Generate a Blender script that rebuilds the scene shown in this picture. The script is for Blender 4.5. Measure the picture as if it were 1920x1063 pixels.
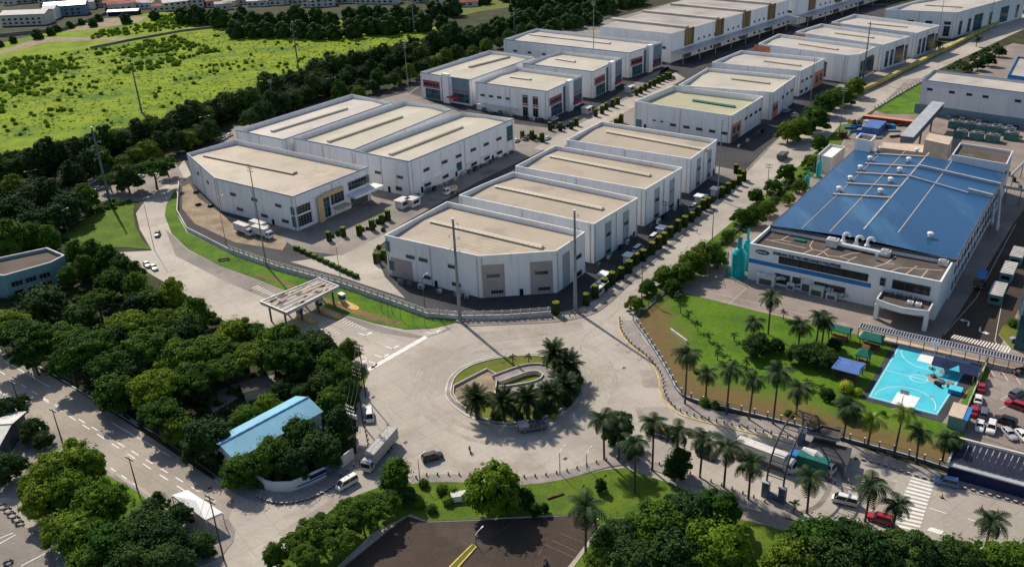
import bpy, math, random
import numpy as np
from mathutils import Vector, Matrix, Euler
random.seed(7); RS = np.random.RandomState(11)
for o in list(bpy.data.objects): bpy.data.objects.remove(o)
SC = bpy.context.scene; COL = SC.collection
PI = math.pi; R = math.radians
# ---------------- camera, sky, sun, exposure ----------------
CAM_H = 119.0; FPX = 1689.76; PITCH = R(25.85); ROLL = R(-2.52)
_f = Vector((0, math.cos(PITCH), -math.sin(PITCH))); _x = Vector((1, 0, 0)); _u = _x.cross(_f)
_r = _x*math.cos(ROLL) + _u*math.sin(ROLL); _u = -_x*math.sin(ROLL) + _u*math.cos(ROLL)
cam = bpy.data.cameras.new('camera'); camo = bpy.data.objects.new('camera', cam); COL.objects.link(camo)
M = Matrix((( _r.x, _u.x, -_f.x, 0), (_r.y, _u.y, -_f.y, 0), (_r.z, _u.z, -_f.z, CAM_H), (0, 0, 0, 1)))
camo.matrix_world = M
cam.sensor_width = 36; cam.lens = 36*FPX/1920; cam.clip_start = 1; cam.clip_end = 6000
SC.camera = camo
SUN_EL, SUN_AZ = R(41.0), R(-29.5)
w = bpy.data.worlds.new('World'); SC.world = w; w.use_nodes = True
nt = w.node_tree; bg = nt.nodes['Background']; sk = nt.nodes.new('ShaderNodeTexSky')
sk.sky_type = 'NISHITA'; sk.sun_disc = False; sk.sun_elevation = SUN_EL; sk.sun_rotation = SUN_AZ
sk.air_density = 1.0; sk.dust_density = 1.2; sk.ozone_density = 1.0
nt.links.new(sk.outputs[0], bg.inputs[0]); bg.inputs[1].default_value = 0.115
sl = bpy.data.lights.new('sun', 'SUN'); sl.energy = 5.0; sl.angle = R(0.53); sl.color = (1.0, 0.90, 0.76)
so = bpy.data.objects.new('sun', sl); COL.objects.link(so)
_ts = Vector((math.sin(SUN_AZ)*math.cos(SUN_EL), math.cos(SUN_AZ)*math.cos(SUN_EL), math.sin(SUN_EL)))
so.rotation_euler = _ts.to_track_quat('Z', 'Y').to_euler(); so.location = (0, 0, 300)
SC.view_settings.view_transform = 'Standard'; SC.view_settings.look = 'None'
SC.view_settings.exposure = 0.0; SC.view_settings.gamma = 1.0; SC.view_settings.use_curve_mapping = False

# ---------------- helpers ----------------
def G(u, v, z=0.0):
    """the point at height z seen at pixel (u, v) of the 1920 x 1063 survey picture"""
    d = (u-960)*_r - (v-531.5)*_u + FPX*_f
    t = (z-CAM_H)/d.z
    return Vector((d.x*t, d.y*t, z))
def gp(px, z=0.0): return [G(u, v, z) for u, v in px]
def smooth(pts, n=5, closed=False):
    out = []; N = len(pts)
    for i in range(N if closed else N-1):
        g = (lambda k: pts[k % N]) if closed else (lambda k: pts[max(0, min(N-1, k))])
        a, b, c, d = g(i-1), g(i), g(i+1), g(i+2)
        for j in range(n):
            t = j/n
            out.append(tuple(.5*(2*b[k]+(c[k]-a[k])*t+(2*a[k]-5*b[k]+4*c[k]-d[k])*t*t+(3*b[k]-a[k]-3*c[k]+d[k])*t**3) for k in range(2)))
    if not closed: out.append(tuple(pts[-1][:2]))
    return out
def ccw(p):
    a = sum(p[i].x*p[(i+1) % len(p)].y - p[(i+1) % len(p)].x*p[i].y for i in range(len(p)))
    return list(p) if a > 0 else list(p)[::-1]
def inset(p, d):
    """offset a convex CCW polygon inwards"""
    n = len(p); out = []
    for i in range(n):
        a, b, c = p[i-1], p[i], p[(i+1) % n]
        e1 = (b-a).xy.normalized(); e2 = (c-b).xy.normalized()
        n1 = Vector((-e1.y, e1.x)); n2 = Vector((-e2.y, e2.x))
        k = (n1+n2)/max(.3, 1+n1.dot(n2))
        out.append(Vector((b.x+k.x*d, b.y+k.y*d, b.z)))
    return out
def along(pts, step, off=0.0):
    """points every `step` metres along a polyline, with direction"""
    out = []; d = off
    for a, b in zip(pts[:-1], pts[1:]):
        L = (b-a).length
        while d <= L and L > 1e-6:
            out.append((a.lerp(b, d/L), math.atan2(b.y-a.y, b.x-a.x))); d += step
        d -= L
    return out
def inpoly(x, y, p):
    c = False
    for i in range(len(p)):
        a, b = p[i-1], p[i]
        if (a[1] > y) != (b[1] > y) and x < (b[0]-a[0])*(y-a[1])/(b[1]-a[1])+a[0]: c = not c
    return c
class MB:
    def __init__(s): s.v = []; s.f = []; s.m = []; s.mats = []
    def mi(s, m):
        if m not in s.mats: s.mats.append(m)
        return s.mats.index(m)
    def poly(s, pts, m):
        n = len(s.v); s.v += [tuple(p) for p in pts]; s.f.append(tuple(range(n, n+len(pts)))); s.m.append(s.mi(m))
    def prism(s, p, z0, z1, m, mtop=None, bottom=False):
        p = ccw(p); n = len(p); k = s.mi(m); b = len(s.v)
        s.v += [(q.x, q.y, z0) for q in p]+[(q.x, q.y, z1) for q in p]
        for i in range(n):
            j = (i+1) % n; s.f.append((b+i, b+j, b+n+j, b+n+i)); s.m.append(k)
        s.f.append(tuple(range(b+n, b+2*n))); s.m.append(s.mi(mtop or m))
        if bottom: s.f.append(tuple(range(b+n-1, b-1, -1))); s.m.append(k)
    def box(s, c, sx, sy, sz, m, ang=0.0, top=None, tx=1.0, ty=1.0):
        """box standing on c, turned by ang; tx, ty shrink the top"""
        ca, sa = math.cos(ang), math.sin(ang); b = len(s.v); k = s.mi(m)
        for z, fx, fy in ((0, 1, 1), (sz, tx, ty)):
            for x, y in ((-1, -1), (1, -1), (1, 1), (-1, 1)):
                X = x*sx/2*fx; Y = y*sy/2*fy
                s.v.append((c[0]+X*ca-Y*sa, c[1]+X*sa+Y*ca, c[2]+z))
        for q in ((0, 1, 5, 4), (1, 2, 6, 5), (2, 3, 7, 6), (3, 0, 4, 7), (3, 2, 1, 0)):
            s.f.append(tuple(b+i for i in q)); s.m.append(k)
        s.f.append((b+4, b+5, b+6, b+7)); s.m.append(s.mi(top or m))
    def tube(s, p, q, r, m, n=6, r2=None, cap=True):
        p = Vector(p); q = Vector(q); d = (q-p)
        if d.length < 1e-6: return
        d.normalize(); a = d.orthogonal().normalized(); c = d.cross(a); b = len(s.v); k = s.mi(m)
        r2 = r if r2 is None else r2
        for P, rr in ((p, r), (q, r2)):
            for i in range(n):
                t = 2*PI*i/n; s.v.append(tuple(P+a*(rr*math.cos(t))+c*(rr*math.sin(t))))
        for i in range(n):
            j = (i+1) % n; s.f.append((b+i, b+j, b+n+j, b+n+i)); s.m.append(k)
        if cap:
            s.f.append(tuple(range(b+n, b+2*n))); s.m.append(k); s.f.append(tuple(range(b+n-1, b-1, -1))); s.m.append(k)
    def path(s, pts, r, m, n=6):
        for a, b in zip(pts[:-1], pts[1:]): s.tube(a, b, r, m, n)
    def lathe(s, c, prof, m, n=12, top=None):
        b = len(s.v); k = s.mi(m)
        for r, z in prof:
            for i in range(n):
                t = 2*PI*i/n; s.v.append((c[0]+r*math.cos(t), c[1]+r*math.sin(t), c[2]+z))
        for h in range(len(prof)-1):
            for i in range(n):
                j = (i+1) % n; s.f.append((b+h*n+i, b+h*n+j, b+(h+1)*n+j, b+(h+1)*n+i)); s.m.append(k)
        e = b+(len(prof)-1)*n; s.f.append(tuple(range(e, e+n))); s.m.append(s.mi(top or m))
    def ribbon(s, pts, w, z0, z1, m, mtop=None, closed=False):
        """a kerb or wall of width w along a polyline of Vectors"""
        n = len(pts); L = []; Rr = []
        for i in range(n):
            a = pts[i-1] if (i > 0 or closed) else pts[i]; c = pts[(i+1) % n] if (i < n-1 or closed) else pts[i]
            d = (c-a).xy.normalized(); nn = Vector((-d.y, d.x))*w/2
            L.append(pts[i].xy+nn); Rr.append(pts[i].xy-nn)
        k = s.mi(m); kt = s.mi(mtop or m); b = len(s.v)
        for i in range(n): s.v += [(L[i].x, L[i].y, z0), (Rr[i].x, Rr[i].y, z0), (Rr[i].x, Rr[i].y, z1), (L[i].x, L[i].y, z1)]
        for i in range(n if closed else n-1):
            p = b+4*i; q = b+4*((i+1) % n)
            for f, mm in (((p+3, p+2, q+2, q+3), kt), ((p+2, p+1, q+1, q+2), k), ((p, p+3, q+3, q), k)):
                s.f.append(f); s.m.append(mm)
        if not closed:
            s.f.append((b, b+1, b+2, b+3)); s.m.append(k); e = b+4*(n-1); s.f.append((e+3, e+2, e+1, e)); s.m.append(k)
    def data(s, name, org=(0, 0, 0), smooth=False):
        me = bpy.data.meshes.new(name); o = Vector(org)
        me.from_pydata([(v[0]-o.x, v[1]-o.y, v[2]-o.z) for v in s.v], [], s.f)
        for m in s.mats: me.materials.append(MAT[m])
        me.polygons.foreach_set('material_index', s.m)
        if smooth: me.polygons.foreach_set('use_smooth', [True]*len(s.f))
        me.update(); return me
    def build(s, name, parent=None, org=(0, 0, 0), smooth=False):
        return link(name, s.data(name, org, smooth), parent)
def link(name, me, parent=None, loc=None, rz=0.0):
    o = bpy.data.objects.new(name, me); COL.objects.link(o)
    if parent: o.parent = parent; KIDS.setdefault(parent.name, []).append(o)
    if loc is not None: o.location = loc
    if rz: o.rotation_euler.z = rz
    return o
def thing(name, label, cat, loc, group=None, rz=0.0):
    o = bpy.data.objects.new(name, None); COL.objects.link(o); o.location = loc; o.rotation_euler.z = rz
    o.empty_display_size = .5
    return tag(o, label, cat, group)
def tag(o, label, cat, group=None):
    o['label'] = label; o['category'] = cat
    if group: o['group'] = group
    return o
def struct(o, kind='structure'): o['kind'] = kind; return o
def dup(root, loc, rz=None, label=None, group=None, sc=1.0):
    """copy of a thing with copies of its parts and sub-parts"""
    def cp(o, par):
        c = o.copy(); COL.objects.link(c)
        if par: c.parent = par
        for ch in KIDS.get(o.name, ()): cp(ch, c)
        return c
    r = cp(root, None); r.location = loc
    if rz is not None: r.rotation_euler.z = rz
    if sc != 1.0: r.scale = (sc, sc, sc) if not isinstance(sc, tuple) else sc
    if label: r['label'] = label
    if group: r['group'] = group
    return r
KIDS = {}
def sheet(name, px, z, m, sm=0, poly=None):
    b = MB(); p = poly or gp(smooth(px, sm, True) if sm else px)
    b.poly([Vector((q.x, q.y, z)) for q in ccw(p)], m); return struct(b.build(name))
def slab(name, px, z, m, side='kerb', sm=0):
    b = MB(); b.prism(gp(smooth(px, sm, True) if sm else px), -.3, z, side, m); return struct(b.build(name))

# ---------------- materials ----------------
MAT = {}
def mat(name, col, rough=.8, var=.15, scale=.5, bump=0.0, metal=0.0, spec=.15, col2=None, stretch=None, detail=5, coord='pos', rand=0.0, fine=0.0, stain=None, wave=None, trans=0.0, joint=None):
    m = bpy.data.materials.new(name); m.use_nodes = True; MAT[name] = m
    t = m.node_tree; N = t.nodes; L = t.links; b = N['Principled BSDF']
    b.inputs['Roughness'].default_value = rough; b.inputs['Metallic'].default_value = metal
    b.inputs['Specular IOR Level'].default_value = spec
    if coord == 'pos': c = N.new('ShaderNodeNewGeometry').outputs['Position']
    else: c = N.new('ShaderNodeTexCoord').outputs['Object']
    if stretch:
        mp = N.new('ShaderNodeMapping'); mp.inputs['Scale'].default_value = stretch[:3]
        if len(stretch) > 3: mp.inputs['Rotation'].default_value = (0, 0, stretch[3])
        L.new(c, mp.inputs[0]); cs = mp.outputs[0]
    else: cs = c
    def noise(sc, d, src):
        n = N.new('ShaderNodeTexNoise'); n.inputs['Scale'].default_value = sc; n.inputs['Detail'].default_value = d
        n.inputs['Roughness'].default_value = .62; L.new(src, n.inputs['Vector']); return n.outputs['Fac']
    def ramp(f, a, bb):
        r = N.new('ShaderNodeMapRange'); r.inputs[1].default_value = a; r.inputs[2].default_value = bb; r.clamp = True; L.new(f, r.inputs[0]); return r.outputs[0]
    def mix(f, A, B):
        x = N.new('ShaderNodeMix'); x.data_type = 'RGBA'; L.new(f, x.inputs[0])
        for i, q in ((6, A), (7, B)):
            if isinstance(q, tuple): x.inputs[i].default_value = (*q, 1)
            else: L.new(q, x.inputs[i])
        return x.outputs[2]
    c1 = tuple(col); c2 = tuple(col2) if col2 else tuple(x*(1-2*var) for x in col)
    c1 = c1 if col2 else tuple(min(1, x*(1+var)) for x in col)
    nf = noise(scale, detail, cs)
    out = mix(ramp(nf, .36, .64), c1, c2)
    if fine:
        f2 = noise(scale*14+1, 3, c); out2 = mix(ramp(f2, .35, .65), (1+fine,)*3, (1-fine,)*3)
        mu = N.new('ShaderNodeMix'); mu.data_type = 'RGBA'; mu.blend_type = 'MULTIPLY'; mu.inputs[0].default_value = 1
        L.new(out, mu.inputs[6]); L.new(out2, mu.inputs[7]); out = mu.outputs[2]
    if stain:
        sf = noise(stain[3], 6, cs if len(stain) < 6 else c); out = mix(ramp(sf, stain[4], stain[4]+.12), out, tuple(stain[:3]))
    if joint:
        bk = N.new('ShaderNodeTexBrick'); bk.offset = 0; bk.inputs['Color1'].default_value = bk.inputs['Color2'].default_value = (1, 1, 1, 1); bk.inputs['Color2'].default_value = (.95, .95, .95, 1); bk.inputs['Mortar'].default_value = (.78, .77, .76, 1)
        bk.inputs['Scale'].default_value = 1; bk.inputs['Brick Width'].default_value = joint[0]; bk.inputs['Row Height'].default_value = joint[1]; bk.inputs['Mortar Size'].default_value = joint[2]
        mp = N.new('ShaderNodeMapping'); mp.inputs['Rotation'].default_value = (0, 0, joint[3]); L.new(c, mp.inputs[0]); L.new(mp.outputs[0], bk.inputs[0])
        mu = N.new('ShaderNodeMix'); mu.data_type = 'RGBA'; mu.blend_type = 'MULTIPLY'; mu.inputs[0].default_value = 1; L.new(out, mu.inputs[6]); L.new(bk.outputs[0], mu.inputs[7]); out = mu.outputs[2]
    if rand:
        oi = N.new('ShaderNodeObjectInfo'); hs = N.new('ShaderNodeHueSaturation')
        a = N.new('ShaderNodeMapRange'); a.inputs[3].default_value = 1-rand; a.inputs[4].default_value = 1+rand; L.new(oi.outputs['Random'], a.inputs[0])
        hh = N.new('ShaderNodeMath'); hh.operation = 'MULTIPLY_ADD'; hh.inputs[1].default_value = -.05*rand/.3; hh.inputs[2].default_value = .5+.025*rand/.3
        L.new(oi.outputs['Random'], hh.inputs[0]); L.new(hh.outputs[0], hs.inputs['Hue']); L.new(a.outputs[0], hs.inputs['Value']); L.new(out, hs.inputs['Color']); out = hs.outputs[0]
    L.new(out, b.inputs['Base Color'])
    if wave:
        wv = N.new('ShaderNodeTexWave'); wv.inputs['Scale'].default_value = wave[0]; wv.inputs['Distortion'].default_value = 0; wv.bands_direction = 'X'
        mp = N.new('ShaderNodeMapping'); mp.inputs['Rotation'].default_value = (0, 0, wave[1]); L.new(c, mp.inputs[0]); L.new(mp.outputs[0], wv.inputs[0])
        if len(wave) > 3:
            wr = N.new('ShaderNodeMapRange'); wr.inputs[3].default_value = 1-wave[3]; wr.inputs[4].default_value = 1+wave[3]; L.new(wv.outputs['Fac'], wr.inputs[0])
            mu = N.new('ShaderNodeMix'); mu.data_type = 'RGBA'; mu.blend_type = 'MULTIPLY'; mu.inputs[0].default_value = 1; L.new(out, mu.inputs[6]); L.new(wr.outputs[0], mu.inputs[7]); L.new(mu.outputs[2], b.inputs['Base Color'])
        bp = N.new('ShaderNodeBump'); bp.inputs['Strength'].default_value = wave[2]; bp.inputs['Distance'].default_value = .06
        L.new(wv.outputs['Fac'], bp.inputs['Height']); L.new(bp.outputs[0], b.inputs['Normal'])
    elif bump:
        bp = N.new('ShaderNodeBump'); bp.inputs['Strength'].default_value = bump; bp.inputs['Distance'].default_value = .15
        L.new(noise(max(scale*6, 1.5), 4, c), bp.inputs['Height']); L.new(bp.outputs[0], b.inputs['Normal'])
    if trans:
        tr = N.new('ShaderNodeBsdfTranslucent'); L.new(out, tr.inputs['Color']); ms = N.new('ShaderNodeMixShader'); ms.inputs[0].default_value = trans
        L.new(b.outputs[0], ms.inputs[1]); L.new(tr.outputs[0], ms.inputs[2]); L.new(ms.outputs[0], N['Material Output'].inputs['Surface'])
    return m
A1 = R(54.2)   # direction of the streets that run away (x axis angle), B1 the cross direction
B1 = A1 - PI/2
mat('soil', (.06, .065, .03), .95, .3, .08, .4, col2=(.03, .035, .015), fine=.3)
mat('concrete', (.43, .39, .335), .75, .1, .035, .15, stretch=(1, 1, 1), fine=.06, stain=(.345, .305, .26, .06, .52), detail=7, joint=(6.5, 4.2, .07, -A1+.3))
mat('concrete_dark', (.25, .225, .20), .8, .12, .05, .15, fine=.1, stain=(.17, .15, .135, .09, .55))
mat('concrete_road', (.36, .315, .265), .75, .1, .045, .15, fine=.07, stain=(.28, .245, .21, .07, .53), detail=7, joint=(6, 3.6, .07, R(38)))
mat('concrete_patch', (.345, .31, .265), .8, .1, .12, .15, fine=.08, stain=(.40, .36, .31, .15, .56))
mat('truck_grey', (.40, .385, .375), .6, .06, .8)
mat('concrete_brown', (.27, .225, .195), .8, .12, .06, .15, fine=.1, stain=(.36, .30, .26, .07, .56))
mat('asphalt', (.06, .06, .064), .85, .15, .08, .2, fine=.12)
mat('asphalt_brown', (.068, .050, .039), .8, .15, .05, .2, fine=.12, stain=(.09, .07, .056, .05, .56))
mat('gravel', (.36, .28, .20), .95, .2, .2, .5, col2=(.22, .17, .12), fine=.25)
mat('pavement', (.30, .27, .25), .85, .12, .3, .2, fine=.1)
mat('kerb', (.55, .52, .47), .8, .12, .3)
mat('kerb_dark', (.12, .115, .11), .85, .15, .4)
mat('line_white', (.78, .76, .72), .7, .08, .6)
mat('line_worn', (.62, .58, .52), .75, .1, .6)
mat('line_yellow', (.60, .45, .12), .7, .15, .6)
mat('lawn', (.115, .17, .018), .95, .15, .15, .5, col2=(.065, .125, .014), fine=.22)
mat('lawn_rich', (.10, .20, .012), .95, .15, .12, .5, col2=(.055, .12, .015), fine=.25)
mat('lawn_olive', (.15, .16, .03), .95, .15, .2, .5, col2=(.10, .13, .02), fine=.22)
mat('dry_grass', (.22, .155, .075), .95, .2, .15, .5, col2=(.13, .105, .05), fine=.25)
mat('field', (.225, .29, .006), .95, .2, .085, .8, col2=(.12, .20, .008), fine=.3, stain=(.085, .165, .012, .028, .53), detail=8)
mat('scrub', (.15, .25, .012), .9, .3, .08, 0, col2=(.08, .16, .012), spec=.05, trans=.2)
mat('roof_tan', (.42, .355, .275), .55, .05, .06, wave=(.17, -A1, .2, .055), stain=(.33, .275, .215, .07, .53))
mat('roof_cream', (.54, .485, .37), .3, .05, .06, wave=(.17, -B1, .2, .04), stain=(.46, .40, .30, .06, .56))
mat('roof_pale', (.50, .45, .395), .5, .05, .06, wave=(.17, -A1, .2, .04), stain=(.40, .355, .31, .06, .56))
mat('roof_grey', (.40, .36, .33), .6, .1, .05, wave=(.17, -A1, .2, .05), stain=(.28, .28, .25, .05, .55))
mat('roof_olive', (.42, .40, .26), .6, .06, .06)
mat('roof_bitumen', (.10, .082, .07), .85, .12, .12, .2, stain=(.16, .135, .115, .06, .58))
mat('roof_blue', (.016, .085, .205), .32, .1, .03, spec=.4, col2=(.014, .062, .15), stretch=(1, .25, 1, -A1), stain=(.04, .13, .245, .05, .54), wave=(.2, -A1, .15, .05))
mat('roof_sky', (.22, .48, .64), .5, .08, .1, wave=(1.2, -B1, .3))
mat('wall_white', (.82, .82, .815), .75, .03, .35, stretch=(1, 1, .06), stain=(.68, .665, .64, .9, .585))
mat('wall_cool', (.70, .705, .72), .75, .03, .35, stretch=(1, 1, .06), stain=(.60, .60, .60, .9, .59))
mat('wall_lilac', (.64, .635, .70), .75, .03, .35, stretch=(1, 1, .06), stain=(.54, .535, .57, .9, .62))
mat('wall_cream', (.62, .56, .47), .8, .05, .1)
mat('wall_teal', (.17, .32, .33), .8, .08, .1)
mat('fence_white', (.62, .60, .57), .85, .1, .2, stain=(.42, .40, .38, .3, .58))
mat('panel_mauve', (.40, .34, .32), .8, .06, .2)
mat('panel_grey', (.36, .37, .385), .75, .06, .2)
mat('panel_sand', (.62, .45, .22), .8, .05, .2)
mat('panel_orange', (.66, .25, .13), .8, .06, .2)
mat('panel_red', (.45, .05, .06), .6, .06, .2)
mat('panel_slate', (.17, .25, .30), .6, .06, .2)
mat('panel_teal', (.07, .24, .25), .35, .1, .3)
mat('trim_blue', (.16, .22, .33), .6, .08, .4)
mat('band_blue', (.03, .20, .50), .55, .05, .4)
mat('glass_dark', (.012, .02, .028), .15, .2, .4, spec=.4)
mat('glass_teal', (.03, .10, .12), .12, .3, .3)
mat('bronze', (.30, .20, .07), .5, .25, .3, stretch=(1, 1, .06), col2=(.06, .05, .03))
mat('steel', (.48, .49, .50), .45, .08, .5, metal=.3)
mat('steel_dark', (.10, .11, .12), .6, .15, .6)
mat('arch_steel', (.075, .068, .06), .5, .1, .6)
mat('steel_blue', (.10, .15, .20), .6, .15, .6)
mat('steel_green', (.08, .20, .19), .55, .15, .6)
mat('teal_tank', (.01, .36, .37), .5, .1, .4)
mat('green_roof', (.015, .15, .115), .6, .1, .5)
mat('blue_roof', (.09, .17, .42), .6, .08, .4)
mat('navy', (.02, .03, .085), .7, .2, .4)
mat('solar', (.03, .035, .06), .3, .1, .5)
mat('court_blue', (.075, .54, .655), .7, .06, .2, stain=(.075, .46, .56, .22, .57), fine=.04)
mat('line_faded', (.17, .15, .13), .8, .15, .6)
mat('white', (.80, .80, .79), .5, .03, .5)
mat('off_white', (.62, .60, .57), .7, .08, .5)
mat('beige', (.55, .44, .34), .8, .06, .4)
mat('brown', (.16, .08, .05), .8, .2, .5)
mat('rust', (.13, .07, .045), .85, .3, .6)
mat('yellow', (.68, .40, .04), .7, .1, .5)
mat('yellow_pipe', (.50, .40, .12), .8, .15, .2)
mat('red', (.45, .02, .025), .4, .06, .5)
mat('blue', (.03, .16, .45), .5, .08, .5)
mat('black', (.015, .015, .017), .5, .1, .5)
mat('rubber', (.02, .02, .02), .9, .1, .5)
mat('pole_concrete', (.25, .26, .26), .85, .1, .5)
mat('pole_green', (.12, .17, .17), .75, .15, .5)
mat('pole_wood', (.075, .06, .05), .9, .2, .5)
mat('bark', (.11, .085, .06), .95, .25, 1.5, .4)
mat('bark_palm', (.11, .09, .075), .95, .2, 1.2, .3)
mat('leaf', (.088, .170, .012), .8, .3, .33, col2=(.034, .084, .010), rand=.34, coord='pos', spec=.12, trans=.2)
mat('leaf_bright', (.155, .245, .012), .8, .3, .33, col2=(.065, .13, .010), rand=.28, spec=.12, trans=.22)
mat('leaf_dark', (.042, .096, .016), .8, .3, .33, col2=(.015, .042, .011), rand=.3, spec=.12, trans=.15)
mat('leaf_palm', (.024, .056, .012), .65, .25, .6, rand=.2, spec=.2, trans=.15)
mat('leaf_palm_yellow', (.16, .24, .02), .5, .25, .6, rand=.2, trans=.2)
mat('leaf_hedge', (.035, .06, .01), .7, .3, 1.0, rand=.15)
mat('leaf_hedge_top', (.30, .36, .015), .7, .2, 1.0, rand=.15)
mat('village_red', (.36, .11, .08), .8, .25, .1)
mat('village_grey', (.45, .42, .38), .8, .25, .1)
mat('skin', (.30, .17, .11), .6, .05, 3)
mat('cloth_dark', (.04, .045, .06), .9, .1, 3)
mat('cloth_light', (.35, .33, .33), .9, .1, 3)
mat('wire', (.03, .03, .03), .6, 0, 1)
mat('letter_navy', (.03, .04, .12), .6, 0, 1)
mat('lamp_red', (.35, .02, .015), .3, .05, 2)
mat('lamp_clear', (.75, .75, .72), .2, .03, 2)
for nm, c in dict(white=(.72, .72, .70), silver=(.42, .43, .45), black=(.014, .015, .018), red=(.38, .015, .03), grey=(.11, .12, .15), navy=(.02, .03, .07), blue=(.12, .22, .42)).items():
    mat('paint_'+nm, c, .28, .03, .8, coord='obj', spec=.6)
# ---------------- ground, roads, lawns ----------------
b = MB(); b.poly([Vector((-3000, -800, 0)), Vector((3000, -800, 0)), Vector((3000, 5000, 0)), Vector((-3000, 5000, 0))], 'soil'); struct(b.build('ground'))
sheet('meadow', [(-420, 420), (0, 330), (200, 272), (400, 205), (600, 150), (800, 90), (830, 52), (700, 38), (480, 40), (300, 22), (150, 45), (0, 82), (-420, 150)], .02, 'field')
sheet('dirt_track', [(-60, 108), (0, 96), (60, 76), (84, 70), (250, 71), (255, 76), (90, 78), (50, 90), (0, 103), (-60, 120)], .05, 'gravel')
sheet('gravel_yard', [(120, 60), (200, 35), (275, 31), (262, 42), (170, 56)], .05, 'gravel')
sheet('dry_field', [(840, 36), (900, 22), (1000, 8), (990, -8), (900, 0), (838, 26)], .04, 'lawn_olive')
sheet('motorway', [(-160, 425), (150, 348), (430, 258), (700, 178), (800, 142), (1130, 20), (1160, 24), (800, 165), (700, 208), (560, 236), (440, 278), (330, 322), (250, 366), (100, 392), (-160, 470)], .03, 'asphalt')
sheet('parking_apron', [(150, 352), (250, 318), (330, 305), (345, 335), (300, 352), (262, 378), (190, 378)], .06, 'concrete_dark')
# the big concrete street area: expressway arm, entry road, roundabout and the streets beyond
sheet('road', [(-90, 600), (0, 655), (140, 730), (290, 825), (400, 900), (440, 880), (620, 860), (660, 720), (600, 660), (420, 640), (300, 560), (215, 474),
    (285, 470), (262, 430), (255, 400), (275, 372), (315, 340), (345, 300), (360, 330), (340, 350), (330, 400), (352, 430), (430, 470), (520, 500), (640, 530), (760, 575), (870, 590), (1080, 582), (1120, 560),
    (1190, 500), (1340, 372), (1405, 318), (1450, 270), (1570, 165), (1905, 30), (2000, -8), (2040, 10), (1920, 55), (1740, 140), (1640, 205), (1600, 230), (1570, 300),
    (1330, 520), (1200, 590), (1240, 690), (1280, 770), (1500, 810), (1700, 875), (1980, 950), (2100, 1150), (1300, 1150), (560, 1150), (-90, 1150), (-90, 780)], .05, 'concrete')
sheet('expressway', [(-90, 600), (0, 657), (140, 731), (290, 826), (405, 903), (440, 940), (425, 985), (330, 962), (270, 915), (180, 864), (120, 824), (60, 778), (0, 738), (-90, 690)], .07, 'concrete_road')
sheet('shoulder_lane', [(412, 498), (480, 524), (560, 556), (640, 590), (720, 614), (800, 632), (850, 612), (835, 622), (790, 636), (700, 622), (600, 592), (500, 560), (420, 527), (330, 480), (310, 430), (322, 440), (350, 468)], .07, 'concrete_dark')
sheet('service_lane', [(360, 330), (372, 310), (420, 290), (700, 390), (770, 380), (960, 300), (1010, 280), (1100, 215), (1200, 150), (1240, 130), (1215, 180), (1060, 262), (900, 340), (800, 395), (720, 440), (640, 480), (560, 470)], .165, 'concrete_dark')
sheet('side_lane', [(1000, 280), (1030, 262), (1105, 224), (1205, 172), (1265, 136), (1285, 148), (1200, 196), (1115, 246), (1040, 285)], .17, 'concrete')
# factory estate yards
sheet('estate_base', [(338, 345), (440, 238), (640, 205), (770, 172), (940, 58), (1130, 40), (1300, -5), (1480, 0), (1690, 10), (1780, 58), (1575, 168), (1440, 280), (1345, 378), (1190, 500), (1090, 575), (870, 588), (640, 532), (430, 470), (345, 415)], .035, 'concrete_dark')
slab('estate_yard', [(338, 342), (336, 402), (353, 431), (431, 472), (521, 504), (641, 536), (721, 563), (801, 592), (868, 592), (1036, 588), (1082, 580), (1105, 566), (1188, 500), (1262, 442), (1343, 376), (1372, 348), (1300, 330), (1060, 262), (900, 340), (780, 398), (690, 400), (520, 350), (420, 290)], .13, 'asphalt')
sheet('dirt_strip', [(342, 350), (356, 345), (372, 372), (420, 405), (548, 438), (530, 470), (440, 455), (365, 420), (342, 392)], .16, 'gravel')
sheet('yard_court', [(545, 492), (640, 478), (735, 432), (775, 412), (700, 470), (722, 520), (760, 560), (640, 520)], .16, 'concrete')
slab('middle_yard', [(770, 175), (900, 225), (1025, 240), (1100, 212), (1255, 130), (1240, 100), (1100, 70), (940, 60)], .12, 'asphalt')
slab('upper_yard', [(1190, 232), (1280, 300), (1395, 322), (1440, 275), (1570, 160), (1770, 60), (1700, 10), (1480, 10), (1270, 110), (1200, 170)], .12, 'asphalt')
sheet('loading_yard', [(1190, 150), (1270, 130), (1490, 45), (1640, 12), (1690, 22), (1560, 62), (1430, 98), (1340, 118), (1270, 150)], .15, 'asphalt')
# ramp verge and its planting strip beside the entry road
slab('verge', [(331, 352), (312, 385), (309, 405), (322, 438), (352, 467), (412, 498), (480, 523), (560, 555), (640, 588), (700, 606), (760, 618), (812, 616), (852, 606), (866, 596), (800, 597), (721, 568), (641, 541), (521, 509), (431, 477), (350, 436), (332, 404)], .17, 'lawn_rich', 'kerb_dark')
sheet('soil_strip', [(476, 512), (520, 522), (600, 556), (700, 590), (760, 607), (745, 611), (690, 600), (600, 566), (530, 534), (480, 518)], .19, 'dry_grass')
slab('ramp_lawn', [(105, 448), (140, 425), (205, 385), (252, 378), (250, 400), (254, 425), (266, 450), (284, 468), (225, 464), (150, 470)], .15, 'lawn')
slab('woodland_floor', [(-60, 560), (0, 640), (150, 722), (290, 812), (405, 892), (478, 930), (560, 905), (668, 850), (668, 760), (686, 706), (640, 655), (560, 625), (440, 612), (395, 588), (340, 547), (285, 516), (219, 470), (100, 440), (-60, 470)], .12, 'soil')
sheet('woodland_lane', [(385, 745), (440, 720), (520, 702), (540, 715), (450, 745), (400, 775)], .15, 'concrete_dark')
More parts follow.
